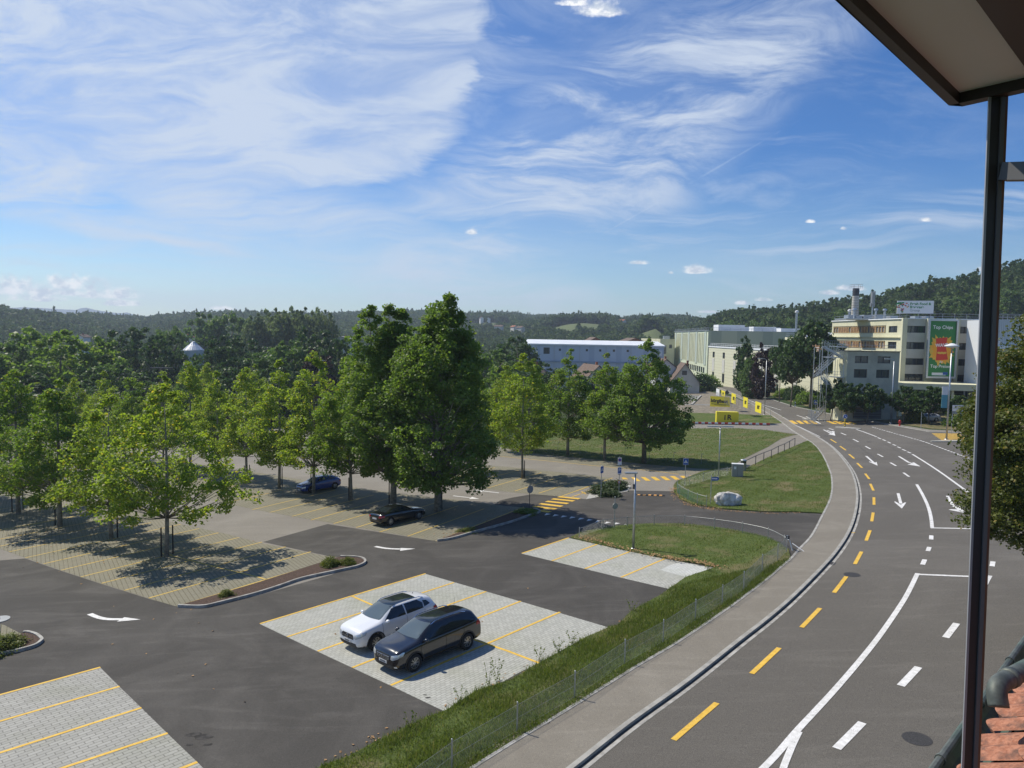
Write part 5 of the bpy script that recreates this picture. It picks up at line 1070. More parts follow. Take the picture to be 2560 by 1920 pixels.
for i in range(4):
    s_ = 1 if i % 2 else -1; yo = -.7 if i % 2 else .7; p, q = Vector((SX-2.4 if s_ < 0 else SX+2.6, 122+yo, zz[i])), Vector((SX+1.9 if s_ < 0 else SX-1.6, 122+yo, zz[i+1])); b = MB()
    for o_y in (-.55, .55): b.bar(p+Vector((0, o_y, 0)), q+Vector((0, o_y, 0)), .06, .26); b.bar(p+Vector((0, o_y, 1)), q+Vector((0, o_y, 1)), .05, .05); b.bar(p+Vector((0, o_y, .55)), q+Vector((0, o_y, .55)), .03, .03); [b.tube(p.lerp(q, k/8)+Vector((0, o_y, 0)), p.lerp(q, k/8)+Vector((0, o_y, 1)), .025, n=4) for k in range(9)]
    for k in range(15): c = p.lerp(q, k/14); b.box((c.x, c.y, c.z), (.3, 1.1, .04))
    b.build('flight', 'galvanised', st)
b = MB(); b.tube((SX-2.3, 120.4, top_), (SX-1, 120.4, zl[1]+1), .06); b.tube((SX-2.3, 120.4, zl[1]), (SX-1, 120.4, zl[0]), .06); b.tube((SX-2.3, 120.4, zl[0]-1), (SX-1, 120.4, SZ+1), .06); b.build('brace', 'galvanised', st)
# ---- long cream wing (left face along the street) and lower wing with shutters behind the big tree
wg = thing('factory_wing', 'long pale yellow panelled factory wing with narrow windows along the street', 'building', (79, 200, zg(79, 200)))
zw = at(1770, 866.6, 290).z; ops = []
for s0 in range(6, 104, 14): ops += [(s0, s0+3.0, zw-4.2, zw-1.9), (s0+.2, s0+3.2, zw-13.3, zw-9.9)]
facade(wg, (80, 290), (79, 176), zg(79, 200)-6, zw, ops, 'cladding_panels', depth=.3)
for s0 in range(6, 104, 14): b = MB(); b.box((80-.01*s0-.06, 290-s0-1.5, zw-7.0), (.12, 3.0, 5.0)); b.build('panel', 'facade_grey', wg)
body(wg, [(80, 290), (79, 176), (110, 176), (110, 290)], zg(79, 200)-6, zw, 'facade_cream', skip=(0,))
b = MB(); b.bar((80, 290, zw+.1), (79, 176, zw+.1), .5, .45); b.bar((79, 176, zw+.103), (110, 176, zw+.103), .5, .45); b.build('parapet', 'roof_white', wg); railing(wg, [(80.4, 289, zw+.3), (79.4, 178, zw+.3)], 1.1, 3.0, .05, 'facade_white')
w2 = thing('shutter_wing', 'cream upper wing with a strip of wooden shutters behind the street trees', 'building', (84, 200, zg(84, 200)))
zu = at(1960, 842, 200).z; facade(w2, (86, 225), (85, 164), zg(84, 200)-4, zu, [(1, 60, zu-3.9, zu-1.2, 'blind_grey')], 'facade_cream'); body(w2, [(86, 225), (85, 164), (115, 164), (115, 225)], zw, zu, 'facade_cream', skip=(0,))
for k in range(54): b = MB(); b.box((86-.016*k*1.1-.02, 224-1.1*k, zu-2.55), (.14, .5, 2.7)); b.build('shutter', 'wood_slat', w2)
railing(w2, [(86.3, 225, zu), (85.3, 165, zu)], 1.1, 2.5, .04)
b = MB()
for (x_, y_, sx_, sz_) in ((92, 200, 9, 1.6), (94, 182, 7, 1.2), (90, 215, 5, 2.0), (97, 172, 4, 2.6)): b.box((x_, y_, zu+sz_/2-.2), (sx_, 5, sz_))
for k in range(5): b.tube((88, 170+9*k, zu+1.0), (98, 172+9*k, zu+1.0), .35)
b.build('roof_plant', 'roof_white', w2)
# ---- tall green striped hall
hz1 = at(1770, 826, 300).z; hb = thing('factory_hall', 'tall pale green hall with vertical stripe panels at the end of the street', 'building', (83, 300, zg(83, 300)))
Hx, Hy, Lx, Ly = at(1771, 826, 300).x, 300, at(1687, 834, 400).x, 400
zr1, zr2 = at(1700, 909, 330).z, at(1700, 920, 330).z
L_ = math.hypot(Hx-Lx, Hy-Ly); ops = []
for k in range(12):
    s0 = L_-6-k*5.0
    for za in (zr1-.6, zr1-5.6): ops.append((s0-3.6, s0, za-2.6, za))
facade(hb, (Lx, Ly), (Hx, Hy), zg(Hx, 300)-8, hz1, ops, 'facade_lightgreen', depth=.3); dd = Vector((Hx-Lx, Hy-Ly, 0)).normalized(); b = MB(); b2 = MB()
for k in range(26):
    s = 2+k*(L_-4)/26; c = Vector((Lx, Ly, 0))+dd*s
    b = MB()
    if k % 6 in (1,): b.box((c.x-.12, c.y, (hz1+zr1)/2), (.2, 4.6, hz1-zr1-1), math.atan2(dd.y, dd.x)+math.pi/2); b.build('panel', 'facade_mint', hb)
    else: b.box((c.x-.15, c.y, (hz1+zr1)/2), (.22, .7, hz1-zr1-2), math.atan2(dd.y, dd.x)+math.pi/2); b.build('rib', 'facade_cream', hb)
facade(hb, (Hx, Hy), (132, 302), zg(Hx, 300)-8, hz1, [(11, 15, hz1-13.8, hz1-10.2), (20, 23, hz1-13.4, hz1-10.2, 'facade_cream'), (34, 38, hz1-13.8, hz1-10.2)], 'cladding_olive')
body(hb, [(Lx, Ly), (Hx, Hy), (132, 302), (140, 400)], zg(Hx, 300)-8, hz1, 'facade_mint', skip=(0, 1)); railing(hb, [(Lx, Ly, hz1), (Hx, Hy, hz1), (110, 301, hz1)], 1.2, 4, .06)
b = MB(); b.bar((Lx, Ly, hz1), (Hx, Hy, hz1), .7, .35); b.build('coping', 'galvanised', hb)
b = MB()
for x_, y_, sx_, sy_, sz_ in ((100, 330, 12, 8, 3.0), (112, 320, 10, 6, 2.2), (125, 315, 16, 8, 1.6), (118, 345, 20, 8, 2.4)): b.box((x_, y_, hz1+sz_/2), (sx_, sy_, sz_))
b.build('roof_plant', 'roof_white', hb)
# small annex left of the hall
p0, p1 = at(1651, 847, 380), at(1688, 845, 380); o = gh = thing('gatehouse', 'pale yellow narrow block between the blue hall and the green striped hall', 'building', (p0.x, p0.y, zg(p0.x, 380)))
facade(o, (p0.x, 380), (p1.x, 381), -30, p0.z, [(2, 3.4, p0.z-8, p0.z-3.4), (5, 6.6, p0.z-5, p0.z-3)], 'facade_cream'); body(o, [(p0.x, 380), (p1.x, 381), (p1.x, 420), (p0.x-3, 420)], -30, p0.z, 'facade_cream', skip=(0,))
b = MB(); b.box((p0.x+4, 384, p0.z+.8), (3, 3, 1.6)); b.build('roof_plant', 'galvanised', o)
# ---- long blue grey hall with white roof
D1 = 250; q0, q1 = at(1315, 858, D1), at(1661, 863, D1); ze = q0.z; zr_ = at(1322, 848, D1+12).z; zb2 = -24
bl = thing('blue_hall', 'long blue grey clad hall with a white roof and a row of small square windows', 'building', (q0.x, D1, zg(q0.x, D1)))
W_ = q1.x-q0.x; sxp = lambda px: at(px, 870, D1).x-q0.x; zq = lambda py: at(1500, py, D1).z
ops = [(sxp(px-2.8), sxp(px+2.8), zq(879), zq(873.2)) for px in (1333.5, 1400, 1433.5, 1467.5, 1501, 1535.5, 1570)]+[(sxp(1359), sxp(1374.5), zq(887), zq(871))]+[(sxp(1463), sxp(1469.5), zq(932), zq(908)), (sxp(1516), sxp(1522), zq(932), zq(912))]
facade(bl, (q0.x, D1), (q1.x, D1+.5), zb2, ze, ops, 'cladding_blue', depth=.25, fr=.12); body(bl, [(q0.x, D1), (q1.x, D1+.5), (q1.x, D1+22), (q0.x, D1+22)], zb2, ze, 'facade_blue', skip=(0,))
b = MB(); b.add([(q0.x-.4, D1-.4, ze-.05), (q1.x+.4, D1+.1, ze-.05), (q1.x-.2, D1+11, zr_), (q0.x+.8, D1+11, zr_), (q1.x+.4, D1+22, ze), (q0.x-.4, D1+22, ze), (q0.x-.4, D1-.4, ze-.5), (q1.x+.4, D1+.1, ze-.5)], [(0, 1, 2, 3), (3, 2, 4, 5), (0, 3, 5), (1, 4, 2), (6, 7, 1, 0)]); b.build('roof', 'roof_white', bl)
b = MB(); b.bar((q0.x, D1-.2, zq(905.5)), (q1.x, D1+.2, zq(905.5)), .3, .5); b.build('ledge', 'facade_blue', bl)
for s in (.205, .39, .58, .76): b = MB(); b.boxz(q0.x+W_*s, D1-.1, zb2, ze-.6, .14, .14); b.build('downpipe', 'galvanised', bl)
p = at(1643, 883, D1-.3); b = MB(); b.box((p.x, D1-.15, p.z), (3.6, .1, 2.0)); b.build('sign_panel', 'facade_white', bl)
lettering('bürgi', .9, 'black_paint', bl, (p.x-.4, D1-.22, p.z+.55), 0, 90, .03)
for px, py, D, wdt, lab in ((1490, 844, 330, 70, 'low brick red gable roof behind the left part of the blue hall'), (1590, 846, 330, 110, 'wide brown gabled barn roof behind the right part of the blue hall')):
    c = at(px, py, D); w_ = wdt/FPX*D/2; o = thing('barn', lab, 'building', (c.x, D, c.z-12)); b = MB(); zz_ = 12; b.add([(-w_, 0, zz_-3.6), (0, 0, zz_+.2), (w_, 0, zz_-3.6), (-w_, 26, zz_-3.6), (0, 26, zz_+.2), (w_, 26, zz_-3.6)], [(0, 1, 4, 3), (1, 2, 5, 4)]); b.build('roof', 'roof_brown', o)
    b = MB(); b.add([(-w_+.4, .3, -8), (w_-.4, .3, -8), (w_-.4, .3, zz_-3.6), (0, .3, zz_), (-w_+.4, .3, zz_-3.6), (-w_+.4, 25, -8), (w_-.4, 25, -8), (w_-.4, 25, zz_-3.6), (-w_+.4, 25, zz_-3.6)], [(0, 1, 2, 3, 4), (0, 4, 8, 5), (1, 6, 7, 2)]); b.build('wall', 'roof_red', o)
# ---- gabled houses
def house(px0, px1, eave, apex, D, mat, label, dep=11, wins=(), rz=0.0, roof='roof_brown', shutters=False):
    a, c = at(px0, eave, D), at(px1, eave, D); ap = at((px0+px1)/2, apex, D); w_ = (c.x-a.x); o = thing('house', label, 'house', ((a.x+c.x)/2, D, zg((a.x+c.x)/2, D)), rz); z0 = o.location.z; ze_, za_ = a.z-z0, ap.z-z0; h = w_/2
    b = MB(); b.add([(-h, 0, -3), (h, 0, -3), (h, 0, ze_), (0, 0, za_), (-h, 0, ze_), (-h, dep, -3), (h, dep, -3), (h, dep, ze_), (0, dep, za_), (-h, dep, ze_)], [(0, 1, 2, 3, 4), (5, 9, 8, 7, 6), (0, 4, 9, 5), (1, 6, 7, 2)]); b.build('wall', mat, o)
    b = MB(); k = (za_-ze_)/h; e1 = .6
    for s in (-1, 1):
        b.add([(s*(h+e1), -.7, ze_-e1*k+.05), (0, -.7, za_+.05), (0, dep+.7, za_+.05), (s*(h+e1), dep+.7, ze_-e1*k+.05), (s*(h+e1), -.7, ze_-e1*k+.25), (0, -.7, za_+.27), (0, dep+.7, za_+.27), (s*(h+e1), dep+.7, ze_-e1*k+.25)], [(0, 1, 2, 3), (4, 7, 6, 5), (0, 4, 5, 1), (0, 3, 7, 4), (3, 2, 6, 7)])
    rf = b.build('roof', roof, o); b = MB(); b.box((h*.25, dep*.35, za_+.1), (.6, .6, 1.8)); b.build('chimney', 'roof_red', rf)
    for (cx_, cz_, w1, h1) in wins:
        b = MB(); b.box((cx_, -.03, cz_), (w1, .08, h1)); wn_ = b.build('window', 'window_glass', o); b = MB()
        for s in (-1, 1): b.box((cx_+s*(w1/2+.04), -.06, cz_), (.1, .12, h1+.18)); b.box((cx_, -.06, cz_+s*(h1/2+.04)), (w1, .12, .1))
        b.build('frame', 'blue_shutter' if shutters else 'facade_white', wn_)
        if shutters:
            b = MB(); b.box((cx_, -.06, cz_), (.12, .1, h1)); b.build('shutter', 'blue_shutter', o)
    return o
house(1676, 1748, 957, 910, 225, 'facade_grey', 'grey rendered gabled house with brown roof beside the street', 12, [(-.2, 6.6, 1.6, 1.5), (-3, 2, 1.2, 1.2)], -.12)
house(1640, 1690, 918, 899, 236, 'facade_white', 'white gabled house behind the grey one', 10, [(.4, 5.2, 1.0, 1.4)], .1)
house(1462, 1530, 947, 915, 205, 'facade_white', 'white gabled house with blue shutters seen between the field trees', 12, [(-2.4, 3.6, 2.6, 1.3), (2.0, 3.6, 1.2, 1.3), (.5, 6.8, 1, 1)], .25, 'roof_brown', True)
house(1275, 1370, 945, 915, 200, 'facade_cream', 'house with low brown roof seen through the leftmost field trees', 12, [(2, 3, 1.2, 1.2)], -.2)
house(452, 478, 842, 835, 420, 'facade_white', 'small white house with orange roof on the far slope above the silo', 9, [(0, 3, 1.4, 1.2)], .2, 'roof_red')
house(190, 208, 842, 837, 400, 'facade_white', 'low white house roof showing through the left wood', 8, (), .1, 'roof_brown')
for k, (px, py, D, w_) in enumerate(((1221, 797, 1150, 5), (1205, 795, 1120, 4), (1290, 817, 820, 6), (1308, 819, 800, 6), (1562, 802, 900, 7), (1170, 791, 1200, 7), (1257, 816, 850, 5))):
    house(px-w_, px+w_, py, py-3, D, 'facade_white' if k in (0, 1, 4) else 'facade_grey', ('white farm shed on the far meadow right of the tallest tree', 'small pale barn left of the farm shed on the far meadow', 'pink walled farmhouse at the meadow foot', 'neighbour of the pink walled farmhouse', 'reddish roofed house on the ridge above the barn roofs', 'dark roofed farm house at the skyline right of the tallest tree', 'small house below the poplar row on the far slope')[k], 10, (), .2*k, 'roof_white' if k == 0 else 'roof_red' if k in (2, 4) else 'roof_brown')
house(825, 880, 848, 842, 380, 'facade_grey', 'long low grey roofed shed seen left of the tall plane trees', 14, (), .1, 'roof_gravel')
# ---- white silo tank
sp = at(484, 878, 215); zsil = at(488, 874, 215).z; zap = at(488, 854, 215).z; r_ = 23.5/FPX*215
si = thing('silo', 'round white tank with a shiny conical metal roof in the wood', 'silo', (sp.x, 215, zsil-18)); b = MB(); b.lathe((0, 0, 0), [(r_, -6), (r_, 18)], 28); b.build('wall', 'facade_white', si, True)
b = MB(); b.lathe((0, 0, 18), [(r_*1.06, -.2), (r_*.6, (zap-zsil)*.46), (r_*.18, (zap-zsil)*.88), (r_*.18, zap-zsil), (0, zap-zsil+.1)], 28); b.build('roof', 'roof_white', si); b = MB()
for i in range(14): a = i*math.pi/7; b.tube((r_*1.06*math.cos(a), r_*1.06*math.sin(a), 17.85), (r_*.18*math.cos(a), r_*.18*math.sin(a), 18+(zap-zsil)*.94), .05, n=4)
b.build('roof_rib', 'galvanised', si)
# white corrugated block right of the window post
w0 = at(2492, 798, 124); o = cstore = thing('cold_store', 'white corrugated block at the right end of the office behind the window post', 'building', (w0.x, 124, zg(w0.x, 124))); zz1 = at(2500, 799, 124).z
b = MB(); b.box((w0.x+9, 128, (zz1+zg(w0.x, 124))/2-1), (18, 8, zz1-zg(w0.x, 124)+2)); b.build('wall', 'corrugated', o); railing(o, [(w0.x, 124.2, zz1), (w0.x+18, 124.2, zz1)], 1.0, 2, .03)
b = MB(); b.box((w0.x+9, 123.6, at(2500, 868, 124).z), (18.2, .8, .5)); b.build('ledge', 'roof_white', o)
# ================================================================== street furniture
gl = 'street lamps along the road'
def lamp(bx, by, ty, label, kind, arm=1.5, r=.09, adir=(0, 0), group=gl, name='street_lamp'):
    p = G(bx, by); h = at(bx, ty, p.y).z-p.z; o = thing(name, label, 'street lamp', tuple(p), 0, group); b = MB(); b.tube((0, 0, -.2), (0, 0, h-.3 if kind == 'arm' else h-.05), r, r*.6, 12); b.lathe((0, 0, 0), [(r*2.2, -.05), (r*2.2, .06), (r*1.1, .12)], 14)
    b.build('pole', 'galvanised', o, True)
    if kind == 'arm':
        dx, dy = adir; b = MB(); b.path([(0, 0, h-.35), (dx*.15, dy*.15, h-.08), (dx*.6, dy*.6, h+.05), (dx*arm, dy*arm, h+.05)], r*.5, 8); b.build('arm', 'galvanised', o, True)
        b = MB(); b.box((dx*(arm+.35), dy*(arm+.35), h+.04), (.85, .3, .14), math.atan2(dy, dx)); b.build('lamp_head', 'galvanised', o)
    elif kind == 'disc':
        b = MB(); b.lathe((0, 0, h), [(0, .42), (.25, .38), (.55, .22), (.82, .12), (.84, .02), (.5, -.12), (.2, -.18), (0, -.2)], 24); b.build('lamp_head', 'facade_white', o, True)
    elif kind == 'flat':
        b = MB(); b.box((adir[0]*.28, adir[1]*.28, h), (.78, .24, .09), math.atan2(adir[1], adir[0])); b.build('lamp_head', 'galvanised', o); b = MB(); b.box((adir[0]*.30, adir[1]*.30, h-.055), (.5, .17, .02), math.atan2(adir[1], adir[0])); b.build('lens', 'sign_back', o)
        b = MB(); b.box((-.1, -.08, h-.85), (.10, .14, .30)); b.build('sensor_box', 'steel_dark', o)
    elif kind == 'double':
        b = MB()
        for s in (-1, 1): b.box((s*.75, 0, h), (1.0, .28, .10))
        b.build('lamp_head', 'galvanised', o); b = MB(); b.bar((-.8, 0, h-.02), (.8, 0, h-.02), .07, .07); b.build('arm', 'galvanised', o)
    return o
lamp(1583, 1374, 1182, 'grey lamp post with a flat head between the paved bays and small lawn', 'flat', r=.085, adir=(-1, -.1), group='lot lamps')
lamp(1796, 1195, 1066, 'slim lamp post beside the handrail and cable cabinets on the boulder lawn', 'double', r=.07, group='lot lamps')
lamp(2366, 1099, 866, 'tall lamp with a white round disc head on the right traffic island', 'disc', r=.12)
lamp(2227, 1058, 898, 'lamp with a short curved arm before the annex', 'arm', arm=.8, adir=(-1, 0), r=.10)
lamp(1911, 1037, 897, 'street lamp at the end of the wire fence by the far crossing', 'arm', arm=.9, adir=(-1, 0), r=.09)
lamp(798, 1050, 901, 'lot lamp with two flat heads rising above the bright plane trees', 'double', r=.08, group='lot lamps')
for k, (bx, by, ty) in enumerate(((1797, 951, 882), (1757, 941, 880), (1722, 926, 878), (1697, 915, 877))): lamp(bx, by, ty, '%s curved arm lamp on the factory side of the far street' % ('nearest', 'second', 'third', 'farthest')[k], 'arm', arm=3.2, adir=(-1, -.1), r=.12)
lamp(439, 962, 912, 'small lamp post behind the utility pole in the wood', 'arm', arm=.5, adir=(-1, 0), r=.08)
up_ = G(405, 1090); o = thing('utility_pole', 'dark wooden utility pole with a flat crossarm before the wood', 'utility pole', tuple(up_)); b = MB(); hh = at(405, 920, up_.y).z-up_.z; b.tube((0, 0, -1), (0, 0, hh), .32, .24, 10); b.build('pole', 'bark', o); b = MB(); b.box((0, 0, hh), (4.0, .5, .18)); b.build('crossarm', 'steel_dark', o)
b = MB()
for dz in (0, .25): b.tube(up_+Vector((-1.9, 0, hh+.1-dz)), at(300, 936+dz*8, up_.y+20), .02, n=4)
inv(b.build('cable', 'steel_dark'), o)
# signs
def post(o, h, r=.03, x_=0, y_=0, mat='galvanised'): b = MB(); b.tube((x_, y_, -.1), (x_, y_, h), r, n=8); b.lathe((x_, y_, h), [(r, 0), (0, .02)], 8); return b.build('post', mat, o)
def disc3(r, y_, z_, mat, o, name, t=.02, x_=0, n=28): b = MB(); b.lathe((x_, y_, z_), [(0, -t/2), (r, -t/2), (r, t/2), (0, t/2)], n, 'y'); return b.build(name, mat, o)
def plate(o, z_, w_, h_, mat, name='sign_face', y_=-.05, x_=0, t=.02): b = MB(); b.box((x_, y_, z_), (w_, t, h_)); return b.build(name, mat, o)
def hat(px_b, py_b, py): p = G(px_b, py_b); return at(px_b, py, p.y).z-p.z
def cross_sign(o, z_, s, y_=-.05):
    plate(o, z_, s, s*1.25, 'blue_sign', y_=y_); plate(o, z_, s*1.08, s*1.33, 'white_paint', 'sign_rim', y_=y_+.006, t=.012)
    b = MB(); b.add([(-.40*s, y_-.014, z_-.26*s), (.40*s, y_-.014, z_-.26*s), (0, y_-.014, z_+.42*s)], [(0, 1, 2)]); b.build('triangle', 'white_paint', o)
    b = MB(); b.lathe((.02*s, y_-.016, z_+.14*s), [(0, 0), (.045*s, 0)], 8, 'y'); yv = y_-.018
    b.add([(-.02*s, yv, z_+.10*s), (.06*s, yv, z_+.08*s), (.04*s, yv, z_-.06*s), (-.05*s, yv, z_-.04*s)], [(0, 3, 2, 1)]); b.add([(-.05*s, yv, z_-.03*s), (0, yv, z_-.05*s), (-.12*s, yv, z_-.22*s), (-.17*s, yv, z_-.22*s)], [(0, 3, 2, 1)]); b.add([(0, yv, z_-.05*s), (.05*s, yv, z_-.05*s), (.15*s, yv, z_-.22*s), (.10*s, yv, z_-.22*s)], [(0, 3, 2, 1)]); b.build('pictogram', 'black_paint', o)
ps = G(1712, 1218); o = thing('crossing_sign', 'square blue pedestrian sign on a tall post behind the boulder lawn railing', 'road sign', tuple(ps), 0, 'pedestrian crossing signs'); h_ = hat(1712, 1218, 1144); post(o, h_); cross_sign(o, hat(1712, 1218, 1154), .44)
ps = G(1502, 1245); o = thing('crossing_sign', 'narrow looking blue pedestrian sign turned aside on the juniper island', 'road sign', tuple(ps), R(52), 'pedestrian crossing signs'); post(o, hat(1502, 1245, 1164)); cross_sign(o, hat(1502, 1245, 1174), .46)
ps = G(1547, 1233); o = thing('parking_sign', 'post carrying a zone plate, a blue P plate and a small round red sign', 'road sign', tuple(ps)); post(o, hat(1547, 1233, 1142)); H_ = lambda y: hat(1547, 1233, y)
plate(o, H_(1153), .34, .66, 'white_paint', 'zone_plate'); disc3(.145, -.066, H_(1149.5), 'red_sign', o, 'zone_ring'); disc3(.11, -.07, H_(1149.5), 'blue_sign', o, 'zone_disc'); plate(o, H_(1162.5), .2, .03, 'black_paint', 'zone_text', y_=-.064)
plate(o, H_(1176.5), .34, .60, 'white_paint', 'parking_rim'); plate(o, H_(1176.5)+.04, .30, .48, 'blue_sign', 'parking_face', y_=-.062); lettering('P', .38, 'white_paint', o, (0, -.078, H_(1176.5)+.05), 0, 90, .012); plate(o, H_(1186)+.0, .22, .035, 'black_paint', 'zone_text', y_=-.062)
disc3(.135, -.05, H_(1205), 'red_sign', o, 'round_sign'); disc3(.10, -.064, H_(1205), 'white_paint', o, 'round_face'); b = MB(); b.box((0, -.078, H_(1205)), (.14, .008, .035), rot=Matrix.Rotation(-.5, 3, 'Y')); b.build('pictogram', 'black_paint', o)
for bx, by, ty, cy, rr_, lab, rz in ((1323.5, 1275, 1212, 1223, .32, 'round sign seen from its grey back on a dark post by the shaded bed', R(40)), (1535.5, 1322, 1242, 1265, .22, 'tall post with a round sign seen from its grey back at the small lawn kerb', R(25)), (0, 1590, 1545, 1549, .36, 'grey back of a round sign at the left edge above the kerbed bed', 0)):
    ps = G(bx, by); o = thing('round_sign', lab, 'road sign', tuple(ps), rz, 'round signs turned away'); post(o, hat(bx, by, ty), .03, mat='steel_dark' if bx > 1300 and bx < 1400 else 'galvanised')
    if bx == 0:
        b = MB(); b.lathe((.0, 0, hat(0, 1590, 1549)), [(0, -.02), (.42, -.02), (.42, .03), (0, .04)], 28); b.build('disc', 'sign_back', o)
    else: disc3(rr_, -.05, hat(bx, by, cy), 'sign_back', o, 'disc', .03)
ps = G(1776, 1262); o = thing('direction_sign', 'small blue and white arrow sign on a post beside the boulder', 'road sign', tuple(ps), R(-20)); post(o, hat(1776, 1262, 1188)); zz = hat(1776, 1262, 1196); b = MB(); b.add([(0, -.05, zz-.16), (.50, -.05, zz-.12), (.62, -.05, zz+.03), (.5, -.05, zz+.18), (0, -.05, zz+.10)], [(0, 1, 2, 3, 4)]); b.build('sign_face', 'blue_sign', o); b = MB(); b.add([(.03, -.058, zz-.05), (.46, -.058, zz-.02), (.46, -.058, zz+.08), (.03, -.058, zz+.03)], [(0, 1, 2, 3)]); b.build('lettering', 'white_paint', o)
# barrier post
# beacons on the two islands
def island(px, py, w_, l_, rz, lab):
    p = G(px, py, .0); b = MB(); n = 20; pts = []
    for i in range(n): a = 2*math.pi*i/n; pts.append((math.cos(a)*l_/2, math.sin(a)*w_/2))
    c_, s_ = math.cos(rz), math.sin(rz); b.poly([tosite((p.x+x_*c_-y_*s_, p.y+x_*s_+y_*c_), .13) for x_, y_ in pts], .12); o = b.build('traffic_island', 'kerb_stone', roadE); return p
island(2037, 1050, 1.4, 5.5, R(115), ''); island(2120, 1071, 1.4, 4.6, R(115), ''); island(2374, 1104, 1.3, 4.6, R(-8), '')
for bx, by, ty, lab, sg_ in ((2037, 1049, 1005, 'yellow and black striped beacon with a square blue crossing sign on the left island', 0), (2112, 1069, 1050, 'yellow and black striped beacon with a round blue arrow sign on the right island', 1)):
    p = G(bx, by); o = thing('traffic_beacon', lab, 'beacon', (p.x, p.y, p.z+.13), 0, 'striped beacons on the road islands'); b = MB()
    for k in range(5): (b.lathe((0, 0, .05+.24*k), [(.11, 0), (.11, .12)], 12))
    b.build('stripe', 'black_paint', o); b = MB()
    for k in range(5): b.lathe((0, 0, .05+.24*k+.12), [(.112, 0), (.112, .12)], 12)
    b.lathe((0, 0, 1.25), [(.112, 0), (0, .03)], 12); b.build('shaft', 'yellow_paint', o)
    if sg_: disc3(.34, -.0, 1.62, 'white_paint', o, 'sign_rim', .03); disc3(.30, -.02, 1.62, 'blue_sign', o, 'sign_face', .03); b = MB(); b.box((0, -.04, 1.62), (.40, .01, .08), rot=Matrix.Rotation(.75, 3, 'Y')); b.add([(.19, -.045, 1.34), (.24, -.045, 1.58), (.02, -.045, 1.42)], [(0, 1, 2)]); b.build('arrow', 'white_paint', o)
    else: post(o, 3.2, .035); cross_sign(o, 2.95, .62)
# right: hydrant, striped triangle sign, direction signs, banners
p = G(2249, 1066); o = thing('hydrant', 'red fire hydrant on the dry verge', 'hydrant', tuple(p)); b = MB(); b.lathe((0, 0, 0), [(.16, 0), (.14, .1), (.12, .15), (.12, .7), (.19, .75), (.19, .85), (.12, .95), (0, 1.0)], 14); b.build('body', 'hydrant_red', o, True); b = MB(); b.tube((-.25, 0, .62), (.25, 0, .62), .06); b.build('outlet', 'hydrant_red', o)
p = G(2132, 1049); o = thing('warning_sign', 'red bordered triangle sign with a small plate on the verge before the bush row', 'road sign', tuple(p)); post(o, 3.1, .035); b = MB(); b.add([(-.62, -.05, 2.0), (.62, -.05, 2.0), (0, -.05, 3.1)], [(0, 1, 2)]); b.build('sign_rim', 'red_sign', o); b = MB(); b.add([(-.40, -.056, 2.13), (.40, -.056, 2.13), (0, -.056, 2.84)], [(0, 1, 2)]); b.build('sign_face', 'white_paint', o); plate(o, 1.55, .7, .45, 'red_sign', 'plate'); plate(o, 1.55, .55, .3, 'white_paint', 'plate_face', y_=-.062); plate(o, .85, .6, .5, 'red_sign', 'plate')
b = MB(); b.box((0, -.062, 2.4), (.08, .006, .35)); b.build('pictogram', 'black_paint', o)
p = G(2302, 1073); o = thing('bare_post', 'thin bare post on the dry verge', 'post', tuple(p)); post(o, hat(2302, 1073, 1030), .04)
p = G(2378, 1085); o = thing('signpost', 'signpost with two pale arrow boards right of the tall round headed lamp', 'road sign', tuple(p)); 
for sx_ in (0, 2.4): post(o, hat(2378, 1085, 1012), .04, x_=sx_)
for k, py in enumerate((1016, 1024, 1031)):
    zz = hat(2378, 1085, py); b = MB(); b.add([(-.1, -.06, zz-.2), (2.3, -.06, zz-.2), (2.55, -.06, zz), (2.3, -.06, zz+.2), (-.1, -.06, zz+.2)], [(0, 1, 2, 3, 4)]); b.build('arrow_board', 'white_paint' if k < 2 else 'sign_back', o)
    if k == 0: lettering('Bischofszell Nord', .24, 'black_paint', o, (1.1, -.066, zz), 0, 90, .004)
    if k == 1: lettering('Zentrum', .24, 'black_paint', o, (1.1, -.066, zz), 0, 90, .004)
p = G(2366, 1099); o = thing('lamp_banner', 'tall teal and white banner hanging on the tall lamp with the round head', 'banner', (p.x-.55, p.y, p.z+hat(2366, 1099, 994)-0)); b = MB(); b.box((0, 0, .9), (.75, .04, 1.1)); b.build('cloth', 'facade_white', o); b = MB(); b.box((0, 0, -.5), (.75, .042, 1.7)); b.build('cloth', 'teal_banner', o); b = MB(); b.tube((-.4, 0, 1.47), (.5, 0, 1.47), .02, n=6); b.build('rod', 'galvanised', o)
p = G(1929, 992); o = thing('notice_board', 'white board with a red band on two legs beside the factory street', 'sign', tuple(p)); 
for s in (-.7, .7): post(o, 4.0, .05, x_=s)
plate(o, 3.2, 2.3, 1.7, 'white_paint', 'board'); plate(o, 3.2, 2.1, .25, 'red_sign', 'band', y_=-.064)
p = G(1988, 1017); o = thing('bollard', 'white and dark bollard on the far verge', 'bollard', tuple(p)); b = MB(); b.lathe((0, 0, 0), [(.12, 0), (.12, 1.0), (.06, 1.1), (0, 1.1)], 10); b.build('shaft', 'white_paint', o, True); b = MB(); b.lathe((0, 0, .55), [(.125, 0), (.125, .25)], 10); b.build('band', 'black_paint', o)
